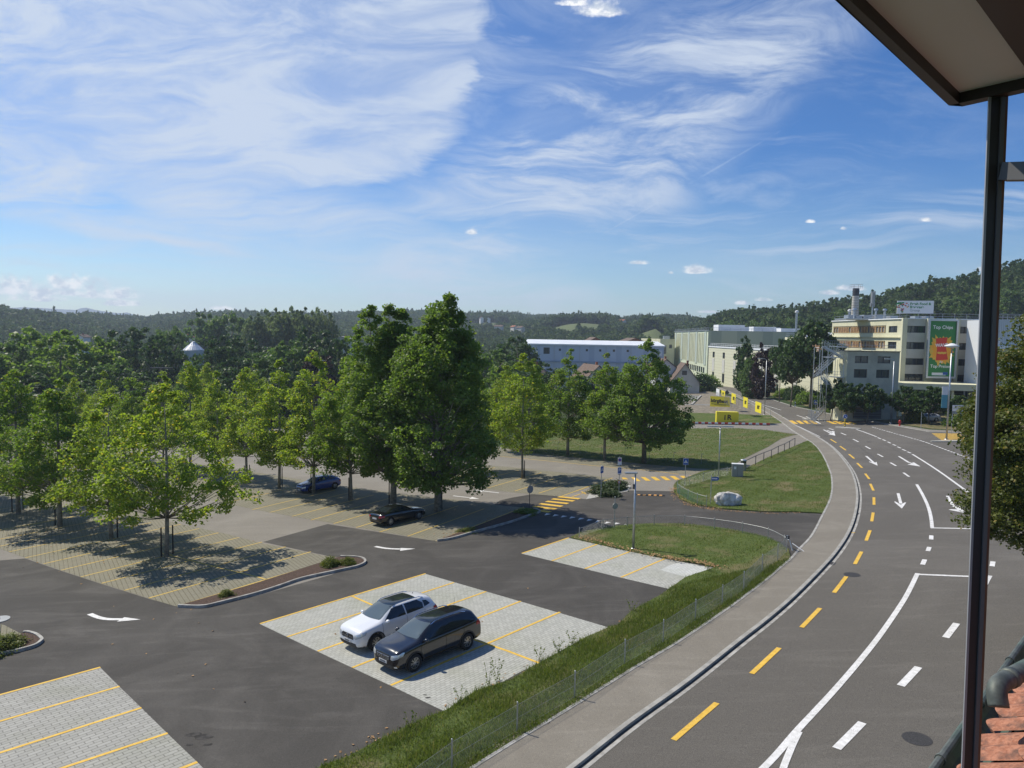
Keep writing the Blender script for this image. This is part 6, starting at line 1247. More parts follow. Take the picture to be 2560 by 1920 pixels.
# wire gate panel by the stair tower
f0, f1 = at(2022, 1005, 116), at(2042, 1005, 114); zf = zg(f0.x, 116); o = mgate = thing('mesh_gate', 'tall wire mesh gate below the stair tower', 'gate', (f0.x, f0.y, zf)); b = MB()
for k in range(14): b.tube(Vector((f0.x, f0.y, zf)).lerp(Vector((f1.x, f1.y, zf)), k/13), Vector((f0.x, f0.y, zf+2.6)).lerp(Vector((f1.x, f1.y, zf+2.6)), k/13), .02, n=4)
for z_ in np.arange(.1, 2.7, .3): b.tube((f0.x, f0.y, zf+z_), (f1.x, f1.y, zf+z_), .02, n=4)
b.build('mesh', 'galvanised', o)
# ---- construction site things
def panel_thing(name, lab, px0, px1, top, bot, D0, D1, mat, cat, group=None):
    a, c = at(px0, top, D0), at(px1, top, D1); bt = at(px0, bot, D0); w_ = math.hypot(c.x-a.x, c.y-a.y); o = thing(name, lab, cat, (a.x, a.y, bt.z), math.atan2(c.y-a.y, c.x-a.x), group); h_ = a.z-bt.z; b = MB(); b.box((w_/2, 0, h_/2), (w_, .06, h_)); b.build('panel', mat, o); return o, w_, h_
Dp = G(1800, 1016).y
o, w_, h_ = panel_thing('site_board', 'yellow building company board with a long word, standing on the gravel', 1776, 1826, 990, 1016, Dp, Dp-3, 'yellow_sign', 'sign'); lettering('bürgibaut', h_*.44, 'black_paint', o, (w_*.46, -.05, h_*.58), 0, 90, .045); b = MB(); b.box((w_*.5, -.04, h_*.28), (w_*.88, .02, .09)); b.box((w_*.5, -.04, h_*.20), (w_*.6, .02, .05)); b.build('small_print', 'black_paint', o)
Db = G(1820, 1056).y
o, w_, h_ = panel_thing('site_box', 'yellow banner box with big black letters at the edge of the side street', 1792, 1847, 1029, 1057, Db, Db-.5, 'yellow_sign', 'banner'); b = MB(); b.box((w_/2, .7, h_/2-.02), (w_, 1.3, h_)); b.build('box', 'yellow_sign', o); lettering('i', h_*.62, 'black_paint', o, (w_*.38, -.05, h_*.5), 0, 90, .04); lettering('R', h_*.62, 'black_paint', o, (w_*.58, -.05, h_*.5), 0, 90, .04)
b = MB()
for s in (.05, .95): b.bar((w_*s, .3, -.02), (w_*s, .3, h_+.1), .06, .06)
b.build('frame', 'galvanised', o)
for k, (px0, px1, top, bot, D) in enumerate(((1803.5, 1813, 975.5, 989, 175), (1829.5, 1840, 982.5, 1006.5, 150), (1859, 1870, 991.5, 1016.5, 138), (1889, 1904, 1003, 1028.5, 122))):
    o, w_, h_ = panel_thing('fence_banner', '%s yellow banner from the left on the wire fence along the street' % ('first small', 'second', 'third', 'fourth and largest')[k], px0, px1, top, bot, D, D-3.5, 'yellow_sign', 'banner', 'yellow banners on the site fence'); b = MB(); b.box((w_*.42, -.05, h_*.5), (w_*.12, .03, h_*.34)); b.box((w_*.62, -.05, h_*.5), (w_*.14, .03, h_*.30)); b.box((w_*.62, -.05, h_*.66), (w_*.28, .03, h_*.06)); b.build('mark', 'black_paint', o)
o, w_, h_ = panel_thing('site_hoarding', 'plain white panel at the far end of the wire fence', 1791, 1799, 971, 988, 178, 175, 'facade_white', 'panel')
p = G(1817, 990); o = thing('diamond_sign', 'dark diamond shaped sign seen from behind between the fence banners', 'road sign', tuple(p)); post(o, hat(1817, 990, 978), .05); zz = hat(1817, 990, 981); b = MB(); b.box((0, 0, zz), (1.0, .05, 1.0), rot=Matrix.Rotation(math.pi/4, 3, 'Y')); b.box((0, 0, zz-1.1), (.9, .05, .6)); b.build('plate', 'steel_dark', o)
def wirefence(name, lab, pts, h, mat, sp=3.4, mesh=.35, r=.03, group=None, rail=True, wr=.008, postmat='galvanised', diag=False):
    p0 = pts[0]; o = thing(name, lab, 'fence', tuple(p0), 0, group); P = [Vector(p)-Vector(p0) for p in pts]; b = MB(); m = MB(); acc = 0.0; nxt = 0.0; pv = MB()
    for p, q in zip(P[:-1], P[1:]):
        L = (q-p).length; 
        while nxt <= acc+L: c = p.lerp(q, (nxt-acc)/L); pb = MB(); pb.tube(c, c+Vector((0, 0, h+.04)), r, n=8); pb.lathe(c+Vector((0, 0, h+.04)), [(r, 0), (0, .02)], 8); pb.build('post', postmat, o); nxt += sp
        if rail: b.tube(p+Vector((0, 0, h)), q+Vector((0, 0, h)), r*.7, n=6)
        k = max(1, int(L/mesh)); u_ = Vector((0, 0, 1))
        for i in range(k):
            a, c = p.lerp(q, i/k), p.lerp(q, (i+1)/k)
            if diag:
                d3 = (q-p).normalized(); s_ = d3*h*.95; 
                for sgn in (1, -1):
                    e0, e1 = a+Vector((0, 0, .02)), a+s_*sgn+Vector((0, 0, h-.03)); m.bar(e0, e1, wr, wr)
            else: m.bar(a+Vector((0, 0, .03)), a+Vector((0, 0, h)), wr, wr)
        if not diag:
            z_ = .1
            while z_ < h: m.bar(p+Vector((0, 0, z_)), q+Vector((0, 0, z_)), wr, wr); z_ += mesh
        acc += L
    if b.v: b.build('rail', postmat, o)
    m.build('mesh', mat, o); return o
# temporary wire fence along the street
wirefence('site_fence', 'temporary wire mesh fence along the building site and street', [at(1790, 990, 178)-Vector((0, 0, 1.0)), at(1829, 1010, 150)-Vector((0, 0, .6)), at(1878, 1022, 132)-Vector((0, 0, .6)), G(1952, 1054)], 2.0, 'wire', 3.5, .5, .03, wr=.012)
# red and white guide boards
p, q = G(1706, 1060), G(1925, 1064); n = 26
for k in range(n):
    a, c = p.lerp(q, k/n), p.lerp(q, (k+.92)/n); o = thing('barrier_board', 'low %s barrier board in the row along the side street' % ('red' if k % 2 else 'white'), 'barrier board', tuple(a), 0, 'red and white boards along the side street'); b = MB(); b.bar((0, 0, .28), c-a+Vector((0, 0, .28)), .08, .28); b.build('board', 'red_sign' if k % 2 else 'white_paint', o)
    b = MB(); b.box(((c-a).x*.5, (c-a).y*.5, .07), (.5, .4, .13)); b.build('foot', 'black_rubber', o)
# sloped concrete apron and its end wall
a = [G(1690, 1012), G(1778, 1014), at(1775, 992, G(1775, 1000).y+16), at(1695, 986, G(1700, 1000).y+22)]
o = thing('concrete_apron', 'sloping grey concrete apron above the gravel left of the yellow board', 'ramp', tuple(a[0])); b = MB(); b.add([Vector(v)-a[0]+Vector((0, 0, .05)) for v in a], [(0, 1, 2, 3)]); b.build('slab', 'concrete_dark', o)
m1, m2 = a[0].lerp(a[1], .45), a[3].lerp(a[2], .72); b = MB(); b.bar(m1-a[0]+Vector((0, 0, .1)), m2-a[0]+Vector((0, 0, .15)), .5, .3); b.build('joint_wall', 'kerb_pale', o)
# ---- low rail fences around the lawns
def at_site(L, z=0.0): return [tuple(p) for p in Gs(L, z)]
topCr = [(1448, 1344), (1507.5, 1322.5), (1568, 1315), (1635, 1311), (1711.5, 1312), (1786, 1320), (1856, 1331), (1920, 1346), (1960, 1366)]
def railfence(name, lab, base, h, green, mat='galvanised', group=None, meshmat='wire', rail=True):
    return wirefence(name, lab, [Vector(p) for p in catmull(base, 3)], h, meshmat, 1e9, .09, .022, group, rail, .0035, mat, True)
def fence_at(name, lab, basepx, h, z0=.09, meshmat='wire', postsat=None, mesh=.09, wr=.0035, rail=True, r=.024):
    B_ = [G(x_, y_, z0) for x_, y_ in basepx]; p0 = B_[0]; o = thing(name, lab, 'fence', tuple(p0), 0, 'wire fences round the small lawns'); m = MB(); rl = MB()
    C_ = [Vector(p) for p in catmull([tuple(p) for p in B_], 4)]
    for q in B_: pb = MB(); pb.tube(q-p0-Vector((0, 0, .1)), q-p0+Vector((0, 0, h+.08)), r, n=8); pb.lathe(q-p0+Vector((0, 0, h+.08)), [(r, 0), (0, .03)], 8); pb.build('post', 'galvanised', o)
    for a, c in zip(C_[:-1], C_[1:]):
        if rail: rl.tube(a-p0+Vector((0, 0, h)), c-p0+Vector((0, 0, h)), r*.75, n=6)
        L = (c-a).length; k = max(1, int(L/mesh)); d3 = (c-a).normalized()
        for i in range(k):
            e0 = a.lerp(c, i/k)-p0
            for s_ in (1, -1): m.bar(e0+Vector((0, 0, .02)), e0+d3*s_*h*.9+Vector((0, 0, h-.02)), wr, wr)
    if rl.v: rl.build('rail', 'wire', o)
    m.build('mesh', meshmat, o); return o
fence_at('lawn_fence', 'curved low wire fence with a galvanised top rail along the small lawn kerb', topCr, .62, .12)
fence_at('lawn_fence', 'angled low fence with green netting at the left tip of the boulder lawn', Z(1280, 1060, [(1428, 592), (1447, 612), (1520, 655), (1600, 690), (1680, 712)]), .80, .09, 'green_net', wr=.005)
fence_at('lawn_fence', 'low wire fence running from the boulder lawn tip up to the cable cabinets', Z(1280, 1060, [(1430, 560), (1535, 530), (1652, 498), (1752, 470), (1856, 448), (1900, 446)]), .80, .09, wr=.003)
# sloping rail end at the pavement
a, c = G(1960, 1366, .1), G(1997, 1378, .1); o = thing('rail_end', 'white bent end rail of the lawn fence at the pavement', 'rail', tuple(a)); b = MB(); zz = .62; b.path([(0, 0, zz), tuple(c-a+Vector((-.5, .2, zz*.95))), tuple(c-a+Vector((-.35, .1, .0)))], .03, 6); b.path([tuple((c-a)*.55+Vector((0, 0, .35))), tuple(c-a+Vector((.3, -.1, 0)))], .025, 6); b.build('rail', 'facade_white', o); b = MB(); b.box(tuple(c-a+Vector((-.6, .3, .75))), (.22, .1, .22)); b.build('lamp_box', 'steel_dark', o)
# chain link fence beside the pavement
bp = Z(1280, 1440, [(-520, 1690), (43, 1345), (540, 1055), (973, 760), (1305, 575), (1583, 385), (1815, 250), (2000, 125)])+Z(1280, 1060, [(2160, 1280)])+Z(1920, 1060, [(82, 1180), (160, 1105)])
bp = [(1000, 2028), (1129, 1929)]+bp[1:]
cl = thing('mesh_fence', 'waist high chain link fence with slim posts between the grass strip and the pavement', 'fence', tuple(G(*bp[2], .1))); p0 = cl.location; Bc = [G(x_, y_, .09) for x_, y_ in bp]; HF = .92; m = MB(); t_ = MB()
for q in Bc: pb = MB(); pb.tube(q-p0-Vector((0, 0, .1)), q-p0+Vector((0, 0, HF+.05)), .024, n=8); pb.lathe(q-p0+Vector((0, 0, HF+.05)), [(.03, 0), (.024, .03), (0, .045)], 8); pb.build('post', 'galvanised', cl)
for a, c in zip(Bc[:-1], Bc[1:]):
    L = (c-a).length; k = max(1, int(L/.075)); d3 = (c-a).normalized()
    for i in range(k):
        e0 = a.lerp(c, i/k)-p0
        for s_ in (1, -1): m.bar(e0+Vector((0, 0, .03)), e0+d3*s_*HF*.5+Vector((0, 0, HF-.02)), .0028, .0028)
    for z_ in (.05, HF*.5, HF-.02): t_.tube(a-p0+Vector((0, 0, z_)), c-p0+Vector((0, 0, z_)), .004, n=4)
m.build('mesh', 'wire', cl); t_.build('tension_wire', 'wire', cl)
# dark handrail along the side path
hb_ = Z(1920, 1060, [(-45, 420)])+Z(1280, 1060, [(2020, 395), (2104, 352), (2174, 322)])+Z(1920, 1060, [(28, 296), (87, 262), (141, 240), (184, 215), (231, 187)]); hb_ = hb_[1:]
o = thing('handrail', 'dark steel handrail with square posts along the side path', 'handrail', tuple(G(*hb_[0], .08))); p0 = o.location; B2 = [G(x_, y_, .08) for x_, y_ in hb_]
for q in B2: pb = MB(); pb.boxz((q-p0).x, (q-p0).y, (q-p0).z-.1, (q-p0).z+.95, .06, .06); pb.build('post', 'steel_dark', o)
b = MB()
for a, c in zip(B2[:-1], B2[1:]): b.tube(a-p0+Vector((0, 0, .97)), c-p0+Vector((0, 0, .97)), .035, n=8)
b.build('rail', 'steel_dark', o)
# small field fence posts
for k, (X, Y) in enumerate(((396, 1545), (586, 1580), (771, 1590), (975, 1600), (1187, 1625), (1397, 1645), (1635, 1660))):
    p = G(1280+X*.28933, 680+Y*.28933, .04); o = thing('field_post', 'thin grey post with a small plate along the near edge of the field', 'post', tuple(p), 0, 'thin posts along the field edge'); b = MB(); b.tube((0, 0, 0), (0, 0, 1.15), .022, n=6); b.box((.12, 0, 1.12), (.26, .03, .05)); b.build('post', 'wire', o)
# cabinets, bin and boulder
p = G(1843, 1191, .09); o = thing('cable_cabinet', 'grey cable cabinet with a pale lid at the end of the lawn fence', 'cabinet', tuple(p), R(-12)); b = MB(); b.boxz(0, 0, 0, 1.22, 1.05, .5); b.build('body', 'sign_back', o); b = MB(); b.boxz(0, 0, 1.222, 1.27, 1.12, .56); b.build('lid', 'facade_white', o); b = MB(); b.boxz(0, -.255, .1, 1.1, .02, .01); b.build('door_gap', 'steel_dark', o); b = MB(); b.boxz(-.25, -.258, .75, 1.0, .22, .008); b.build('notice', 'white_paint', o)
p = G(1858, 1176, .09); o = thing('litter_bin', 'round galvanised litter bin behind the cable cabinet', 'bin', tuple(p)); b = MB(); b.lathe((0, 0, 0), [(.26, 0), (.29, 1.0), (.31, 1.02), (.31, 1.1), (.2, 1.14), (0, 1.15)], 18); b.build('body', 'galvanised', o, True); b = MB(); b.box((0, -.26, .9), (.3, .12, .14)); b.build('opening', 'dark_void', o)
bm_ = bmesh.new(); bmesh.ops.create_icosphere(bm_, subdivisions=4, radius=1); rng = np.random.default_rng(8)
from mathutils import noise as mn
for v in bm_.verts:
    c = v.co.copy(); k = .85+.28*mn.noise(c*1.4+Vector((4, 1, 2)))+.12*mn.noise(c*3.5)+.05*mn.noise(c*9); c = c*k; c.x = c.x*1.28; c.y *= .75; c.z = max(c.z, -.35)*.72; c.z = min(c.z, .50-.16*c.x*(1 if c.x > 0 else .15)); v.co = c
me = bpy.data.meshes.new('boulder'); bm_.to_mesh(me); bm_.free(); me.materials.append(MATS['rock']); bo = link('boulder', me); q = G(1826, 1264, .09); bo.location = (q.x, q.y+.5, q.z+.30); bo.scale = (.95, .95, 1.35); tag(bo, 'large rough white limestone boulder lying on the lawn', 'boulder')
# speed bump
p, q = G(1594, 1238), G(1662, 1240); o = thing('speed_bump', 'black and orange striped rubber speed bump across the lot entrance', 'speed bump', tuple(p)); d3 = (q-p); L = d3.length; d3.normalize(); n = 10
for k in range(n): a = d3*(L*k/n); c = d3*(L*(k+1)/n); b = MB(); b.bar(a+Vector((0, 0, .03)), c+Vector((0, 0, .03)), .30, .06); b.build('segment', 'orange_paint' if k % 2 == 0 else 'black_rubber', o)
# mulch beds with kerbs
def bed(lab, inner, kerb, name='planting_bed', bark='mulch'):
    o = thing(name, None, None); o['kind'] = 'structure'; C_ = catmull([tuple(p) for p in Gs(kerb)], 4)
    b = MB(); b.poly([tosite(p, .10) for p in C_]+[tosite(p, .10) for p in Gs(inner)], .1); b.build('mulch', bark, o); b = MB(); b.ribbon(C_, .13, .155, .15); b.build('kerb', 'kerb_pale', o)
bed('', [(838, 1398), (819, 1404), (640, 1461.5), (450, 1517)], [(446, 1518), (475, 1519.5), (510, 1519), (547, 1511), (640, 1487), (700, 1468), (756, 1449), (842.5, 1430), (892, 1419), (910, 1411), (913, 1405.5), (908, 1400), (896, 1396.5), (877, 1395), (851, 1394.5)])
bed('', [(1325, 1273), (1280, 1284), (1190, 1318), (1098, 1352)], [(1093, 1353.5), (1130, 1348), (1190, 1331), (1280, 1306), (1330, 1288), (1348, 1283), (1348, 1279), (1335, 1274)])
bed('', [(60, 1587), (40, 1590), (-60, 1615), (-150, 1640)], [(-200, 1690), (-60, 1656), (0, 1640), (45, 1630), (85, 1619), (103, 1607), (103, 1601), (90, 1591), (70, 1585), (58, 1585.5)])
# ================================================================== cars
def spline_body(st, nsub=2):
    bm_ = bmesh.new(); rows = []
    for (x_, w_, zb, zbelt, wr, zr) in st:
        prof = [(0, zb), (w_*.80, zb), (w_*.96, zb+.10), (w_, zb+(zbelt-zb)*.42), (w_*.995, zbelt-.10), (w_*.955, zbelt), (wr+(w_*.955-wr)*.22, zbelt+(zr-zbelt)*.78), (wr*.88, zr-.012), (wr*.45, zr+.012), (0, zr+.018)]
        full = [(-a, b_) for a, b_ in prof[::-1]][:-1]+prof[0:1]+prof[1:]
        full = [(-a, b_) for a, b_ in prof][::-1]+prof[1:]            # left roof .. bottom .. right roof
        rows.append([bm_.verts.new((x_, a, b_)) for a, b_ in full[:-1]])
    n = len(rows[0])
    for i in range(len(rows)-1):
        for k in range(n): bm_.faces.new((rows[i][k], rows[i][(k+1) % n], rows[i+1][(k+1) % n], rows[i+1][k]))
    bm_.faces.new(rows[0][::-1]); bm_.faces.new(rows[-1]); bmesh.ops.recalc_face_normals(bm_, faces=bm_.faces[:])
    me = bpy.data.meshes.new('body'); bm_.to_mesh(me); bm_.free(); return me
def eval_mesh(me, mods):
    o = bpy.data.objects.new('tmp', me); COL.objects.link(o)
    for typ, kw in mods:
        m = o.modifiers.new('m', typ)
        for k, v in kw.items(): setattr(m, k, v)
    dg = bpy.context.evaluated_depsgraph_get(); out = bpy.data.meshes.new_from_object(o.evaluated_get(dg)); bpy.data.objects.remove(o); return out
def patch(bvh, pts, axis, side, off=.006, cuts=12):
    """polygon drawn in a side (x,z), front (y,z) or top (x,y) view and laid on the car body"""
    bm_ = bmesh.new(); vs = [bm_.verts.new((a, b_, 0)) for a, b_ in pts]; f = bm_.faces.new(vs)
    if f.normal.length == 0: f.normal_update()
    for ax in (0, 1):
        lo, hi = min(p[ax] for p in pts), max(p[ax] for p in pts); k = max(1, min(40, int((hi-lo)/.05)))
        for i in range(1, k):
            co = [0, 0, 0]; co[ax] = lo+(hi-lo)*i/k; no = [0, 0, 0]; no[ax] = 1
            bmesh.ops.bisect_plane(bm_, geom=bm_.verts[:]+bm_.edges[:]+bm_.faces[:], plane_co=co, plane_no=no)
    bmesh.ops.triangulate(bm_, faces=[f for f in bm_.faces if len(f.verts) > 4]); V = []; bm_.verts.index_update()
    for v in bm_.verts:
        a, b_ = v.co.x, v.co.y
        if axis == 'side': o_, d = Vector((a, 5*side, b_)), Vector((0, -side, 0))
        elif axis == 'front': o_, d = Vector((5*side, a, b_)), Vector((-side, 0, 0))
        else: o_, d = Vector((a, b_, 5)), Vector((0, 0, -1))
        loc, nrm, _, _ = bvh.ray_cast(o_, d)
        V.append(None if loc is None else tuple(loc+nrm*off if nrm.dot(d) < 0 else loc-nrm*off))
    out = MB(); idx = {}
    for i, v in enumerate(V):
        if v is not None: idx[i] = len(out.v); out.v.append(v)
    for f in bm_.faces:
        q = [v.index for v in f.verts]
        if all(i in idx for i in q): out.f.append(tuple(idx[i] for i in q))
    bm_.free(); return out
def make_car(name, label, paint, st, wb, wr_, track, glass_side, ws, rear, extras, loc, heading, arch=.06, cladding=True, rim=8, group='cars parked in the lot'):
    o = thing(name, label, 'car', loc, heading, group); me = spline_body(st); me = eval_mesh(me, [('SUBSURF', dict(levels=2, render_levels=2))])
    full = BVHTree.FromPolygons([v.co[:] for v in me.vertices], [p.vertices[:] for p in me.polygons])
    cut = MB(); ra = wr_+arch
    for sx_ in (wb/2, -wb/2):
        for sy in (1, -1): cut.tube((sx_, sy*(track/2-.24), wr_+.01), (sx_, sy*1.3, wr_+.01), ra, n=32)
    cm_ = bpy.data.meshes.new('cut'); cm_.from_pydata(cut.v, [], cut.f); co = bpy.data.objects.new('cut', cm_); COL.objects.link(co)
    me2 = eval_mesh(me, [('BOOLEAN', dict(operation='DIFFERENCE', object=co, solver='EXACT'))]); bpy.data.objects.remove(co)
    me2.materials.clear(); me2.materials.append(MATS[paint]); me2.polygons.foreach_set('use_smooth', [True]*len(me2.polygons)); bd = link('body', me2, o)
    try: me2.set_sharp_from_angle(angle=R(38))
    except Exception: pass
    P = lambda pts, ax, sd, mat, nm, off=.006, par=None: patch(full, pts, ax, sd, off).build(nm, mat, par or bd, True)
    for sd in (1, -1):
        for g in glass_side: P(g, 'side', sd, 'car_glass', 'side_window')
    P(ws, 'front', 1, 'car_windscreen', 'windscreen', .008) if ws else None; P(rear, 'front', -1, 'car_glass', 'rear_window', .008)
    for (pts, ax, sd, mat, nm, off) in extras: P(pts, ax, sd, mat, nm, off)
    if cladding:
        x0, x1 = wb/2-ra, -wb/2+ra
        for sd in (1, -1):
            P([(x0-.02, .20), (x0-.02, .36), (x1+.02, .36), (x1+.02, .20)], 'side', sd, 'plastic_dark', 'sill_cladding', .010)
            for cx_ in (wb/2, -wb/2):
                ring = MB(); n = 22
                for i in range(n+1):
                    a = R(-12)+math.pi*1.133*i/n
                    for r_ in (ra-.005, ra+.055):
                        x_, z_ = cx_+r_*math.cos(a), wr_+.01+r_*math.sin(a); loc_, nrm, _, _ = full.ray_cast(Vector((x_, 5*sd, z_)), Vector((0, -sd, 0))); ring.v.append(tuple(loc_+Vector((0, sd*.014, 0))) if loc_ else (x_, sd*.8, z_))
                ring.f = [(2*i, 2*i+1, 2*i+3, 2*i+2) for i in range(n)]; ring.build('arch_trim', 'plastic_dark', bd)
    for sx_ in (wb/2, -wb/2):
        for sd in (1, -1):
            w = MB(); wd = .215; y0 = sd*track/2
            w.lathe((sx_, y0, wr_), [(wr_*.64, -wd/2), (wr_*.93, -wd/2), (wr_, -wd/2+.03), (wr_, wd/2-.03), (wr_*.93, wd/2), (wr_*.64, wd/2)], 32, 'y'); tw = w.build('wheel', 'tyre', o, True)
            rm = MB(); yo = sd*(wd/2-.035); rm.lathe((sx_, y0+yo, wr_), [(wr_*.60, -.02), (wr_*.66, -.02), (wr_*.66, .02), (wr_*.60, .02)], 32, 'y')
            for k in range(rim):
                a = 2*math.pi*k/rim
                for da in ((-.09, .09) if rim >= 8 else (-.14, .14)):
                    p_ = Vector((sx_+.05*math.cos(a), y0+yo+sd*.012, wr_+.05*math.sin(a))); q_ = Vector((sx_+wr_*.62*math.cos(a+da*1.6), y0+yo, wr_+wr_*.62*math.sin(a+da*1.6))); rm.bar(p_, q_, .018, .026, (0, 1, 0))
            rm.lathe((sx_, y0+yo, wr_), [(0, sd*.03), (.055, sd*.028), (.06, 0)], 14, 'y'); rm.build('rim', 'alloy', tw); hb2 = MB(); hb2.lathe((sx_, y0+yo-sd*.06, wr_), [(0, 0), (wr_*.62, 0)], 24, 'y'); hb2.build('brake', 'dark_void', tw)
    return o, bd, full
def add_mirrors(bd, x_, z_, w_, mat):
    for sd in (1, -1):
        m = MB(); m.lathe((0, 0, 0), [(0, -.11), (.055, -.095), (.085, -.04), (.085, .05), (.06, .10), (0, .11)], 14, 'y'); m.v = [(x_+a*1.0, sd*(w_+.055)+b_*.95, z_+c*.95) for a, b_, c in m.v]; mr = m.build('mirror', mat, bd, True)
        s = MB(); s.bar((x_, sd*(w_-.06), z_-.05), (x_, sd*(w_+.04), z_-.03), .06, .05); s.build('mirror_arm', 'plastic_dark', mr)
def seams(bd, full, xs, z0, z1, sill=None, mat='dark_void'):
    for sd in (1, -1):
        for (xa, xb) in xs: patch(full, [(xa-.006, z0), (xa+.006, z0), (xb+.006, z1), (xb-.006, z1)], 'side', sd, .004).build('door_seam', mat, bd)
def handles(bd, full, pos, mat):
    for sd in (1, -1):
        for x_, z_ in pos: loc, nrm, _, _ = full.ray_cast(Vector((x_, 5*sd, z_)), Vector((0, -sd, 0))); b = MB(); b.box((x_, loc.y+sd*.018, z_), (.17, .03, .028)); b.build('door_handle', mat, bd)
def suv_stations(L, dark=False):
    h = L/2; k = h-2.165
    return [(h, .52, .36, .66, .38, .70), (h-.03, .70, .27, .80, .52, .84), (h-.16, .83, .22, .92, .62, .965), (h-.45, .885, .20, .985, .68, 1.035), (h-.85, .90, .20, 1.03, .70, 1.095), (h-1.10, .90, .20, 1.05, .70, 1.13), (h-1.22, .90, .20, 1.06, .69, 1.18),
            (h-1.62, .90, .20, 1.075, .64, 1.42), (h-2.0, .90, .20, 1.085, .61, 1.565), (h-2.3, .90, .20, 1.09, .61, 1.60), (h-3.0-k, .90, .20, 1.11, .61, 1.605), (-h+.75, .895, .20, 1.14, .60, 1.57), (-h+.42, .885, .22, 1.16, .585, 1.52), (-h+.28, .875, .24, 1.15, .58, 1.44),
            (-h+.12, .865, .27, 1.06, .62, 1.12), (-h+.06, .85, .30, .96, .60, 1.0), (-h+.01, .76, .36, .80, .52, .84), (-h, .62, .40, .72, .40, .76)]
def suv(paint, label, L, wb, lc, heading, pano, rails, grille, three):
    h = L/2; g1 = [(h-1.34, 1.10), (h-1.85, 1.46), (h-2.02, 1.49), (h-2.42, 1.50), (h-2.46, 1.10)]; g2 = [(h-2.52, 1.10), (h-2.50, 1.50), (h-3.22, 1.50), (h-3.46, 1.34), (h-3.44, 1.13)]
    g = [g1, g2, ([(h-3.52, 1.14), (h-3.52, 1.46), (-h+.75, 1.46), (-h+.46, 1.20), (-h+.50, 1.17)] if three else [(h-3.50, 1.16), (h-3.50, 1.42), (-h+.62, 1.38), (-h+.48, 1.22)])]
    ws = [(-.63, 1.155), (.63, 1.155), (.66, 1.18), (.545, 1.50), (.50, 1.535), (-.50, 1.535), (-.545, 1.50), (-.66, 1.18)]; rr_ = [(-.60, 1.16), (.60, 1.16), (.52, 1.45), (-.52, 1.45)]
    ex = [([(-.42, .60), (.42, .60), (.44, .74), (.36, .80), (-.36, .80), (-.44, .74)], 'front', 1, 'black_rubber', 'grille', .008), ([(-.62, .30), (.62, .30), (.58, .46), (-.58, .46)], 'front', 1, 'plastic_dark', 'air_intake', .008), ([(-.85, .22), (.85, .22), (.85, .33), (-.85, .33)], 'front', 1, 'plastic_dark', 'bumper_trim', .007),
          ([(-.80, .30), (.80, .30), (.80, .50), (-.80, .50)], 'front', -1, 'plastic_dark', 'bumper_trim', .008)]
    for s in (1, -1):
        ex.append(([(s*.47, .66), (s*.60, .64), (s*.80, .73), (s*.835, .86), (s*.72, .86), (s*.50, .80)][::s], 'front', 1, 'headlamp', 'headlight', .010)); ex.append(([(h-.12, .74), (h-.10, .84), (h-.34, .925), (h-.42, .91), (h-.34, .79)], 'side', s, 'headlamp', 'headlight', .011))
        ex.append(([(-h+.10, .90), (-h+.36, .92), (-h+.33, 1.06), (-h+.16, 1.10)], 'side', s, 'tail_red', 'tail_light', .010)); ex.append(([(s*.60, .88), (s*.86, .88), (s*.84, 1.04), (s*.62, 1.04)], 'front', -1, 'tail_red', 'tail_light', .010)); ex.append(([(s*.66, .36), (s*.74, .36), (s*.74, .42), (s*.66, .42)], 'front', 1, 'headlamp', 'fog_light', .014))
    if pano: ex.append(([(h-1.86, -.53), (h-1.86, .53), (h-3.25, .53), (h-3.25, -.53)], 'top', 1, 'car_glass', 'glass_roof', .006))
    if three: ex.append(([(h-2.02, -.50), (h-2.02, .50), (h-3.05, .50), (h-3.05, -.50)], 'top', 1, 'car_glass', 'glass_roof', .006))
    o, bd, full = make_car('parked_car', label, paint, suv_stations(L), wb, .345, 1.56, g, ws, rr_, ex, lc, heading)
    xf = h+.01; b = MB(); ns = 3 if grille == 'chrome' else 2
    for k in range(ns):
        zz = .635+.055*k; pts = []
        for y_ in np.linspace(-.40, .40, 11): l_, n__, _, _ = full.ray_cast(Vector((5, y_, zz)), Vector((-1, 0, 0))); pts.append(l_+Vector((.012, 0, 0)))
        b.path(pts, .014 if grille == 'chrome' else .007, 6)
    b.build('grille_bar', 'chrome', bd)
    l_, _, _, _ = full.ray_cast(Vector((5, 0, .71)), Vector((-1, 0, 0))); b = MB(); b.lathe((l_.x+.02, 0, .70), [(.060, -.01), (.078, -.01), (.078, .015), (.060, .015)], 20, 'x'); b.box((l_.x+.035, 0, .70), (.012, .19, .028)); b.build('emblem', 'chrome', bd)
    l_, _, _, _ = full.ray_cast(Vector((5, 0, .50)), Vector((-1, 0, 0))); b = MB(); b.box((l_.x+.02, 0, .515), (.02, .50, .105)); pl_ = b.build('number_plate', 'plate_white', bd); b = MB()
    for k in range(6): b.box((l_.x+.032, -.15+.06*k, .515), (.004, .035, .06))
    b.build('characters', 'black_paint', pl_)
    l_, _, _, _ = full.ray_cast(Vector((-5, 0, .8)), Vector((1, 0, 0))); b = MB(); b.box((l_.x-.02, 0, .80), (.02, .50, .105)); b.build('number_plate', 'plate_white', bd)
    add_mirrors(bd, h-1.42, 1.10, .90, paint); seams(bd, full, [(h-1.22, h-1.20), (h-2.49, h-2.49), (h-3.42, h-3.50)], .38, 1.07); handles(bd, full, [(h-2.30, .95), (h-3.28, .98)], paint)
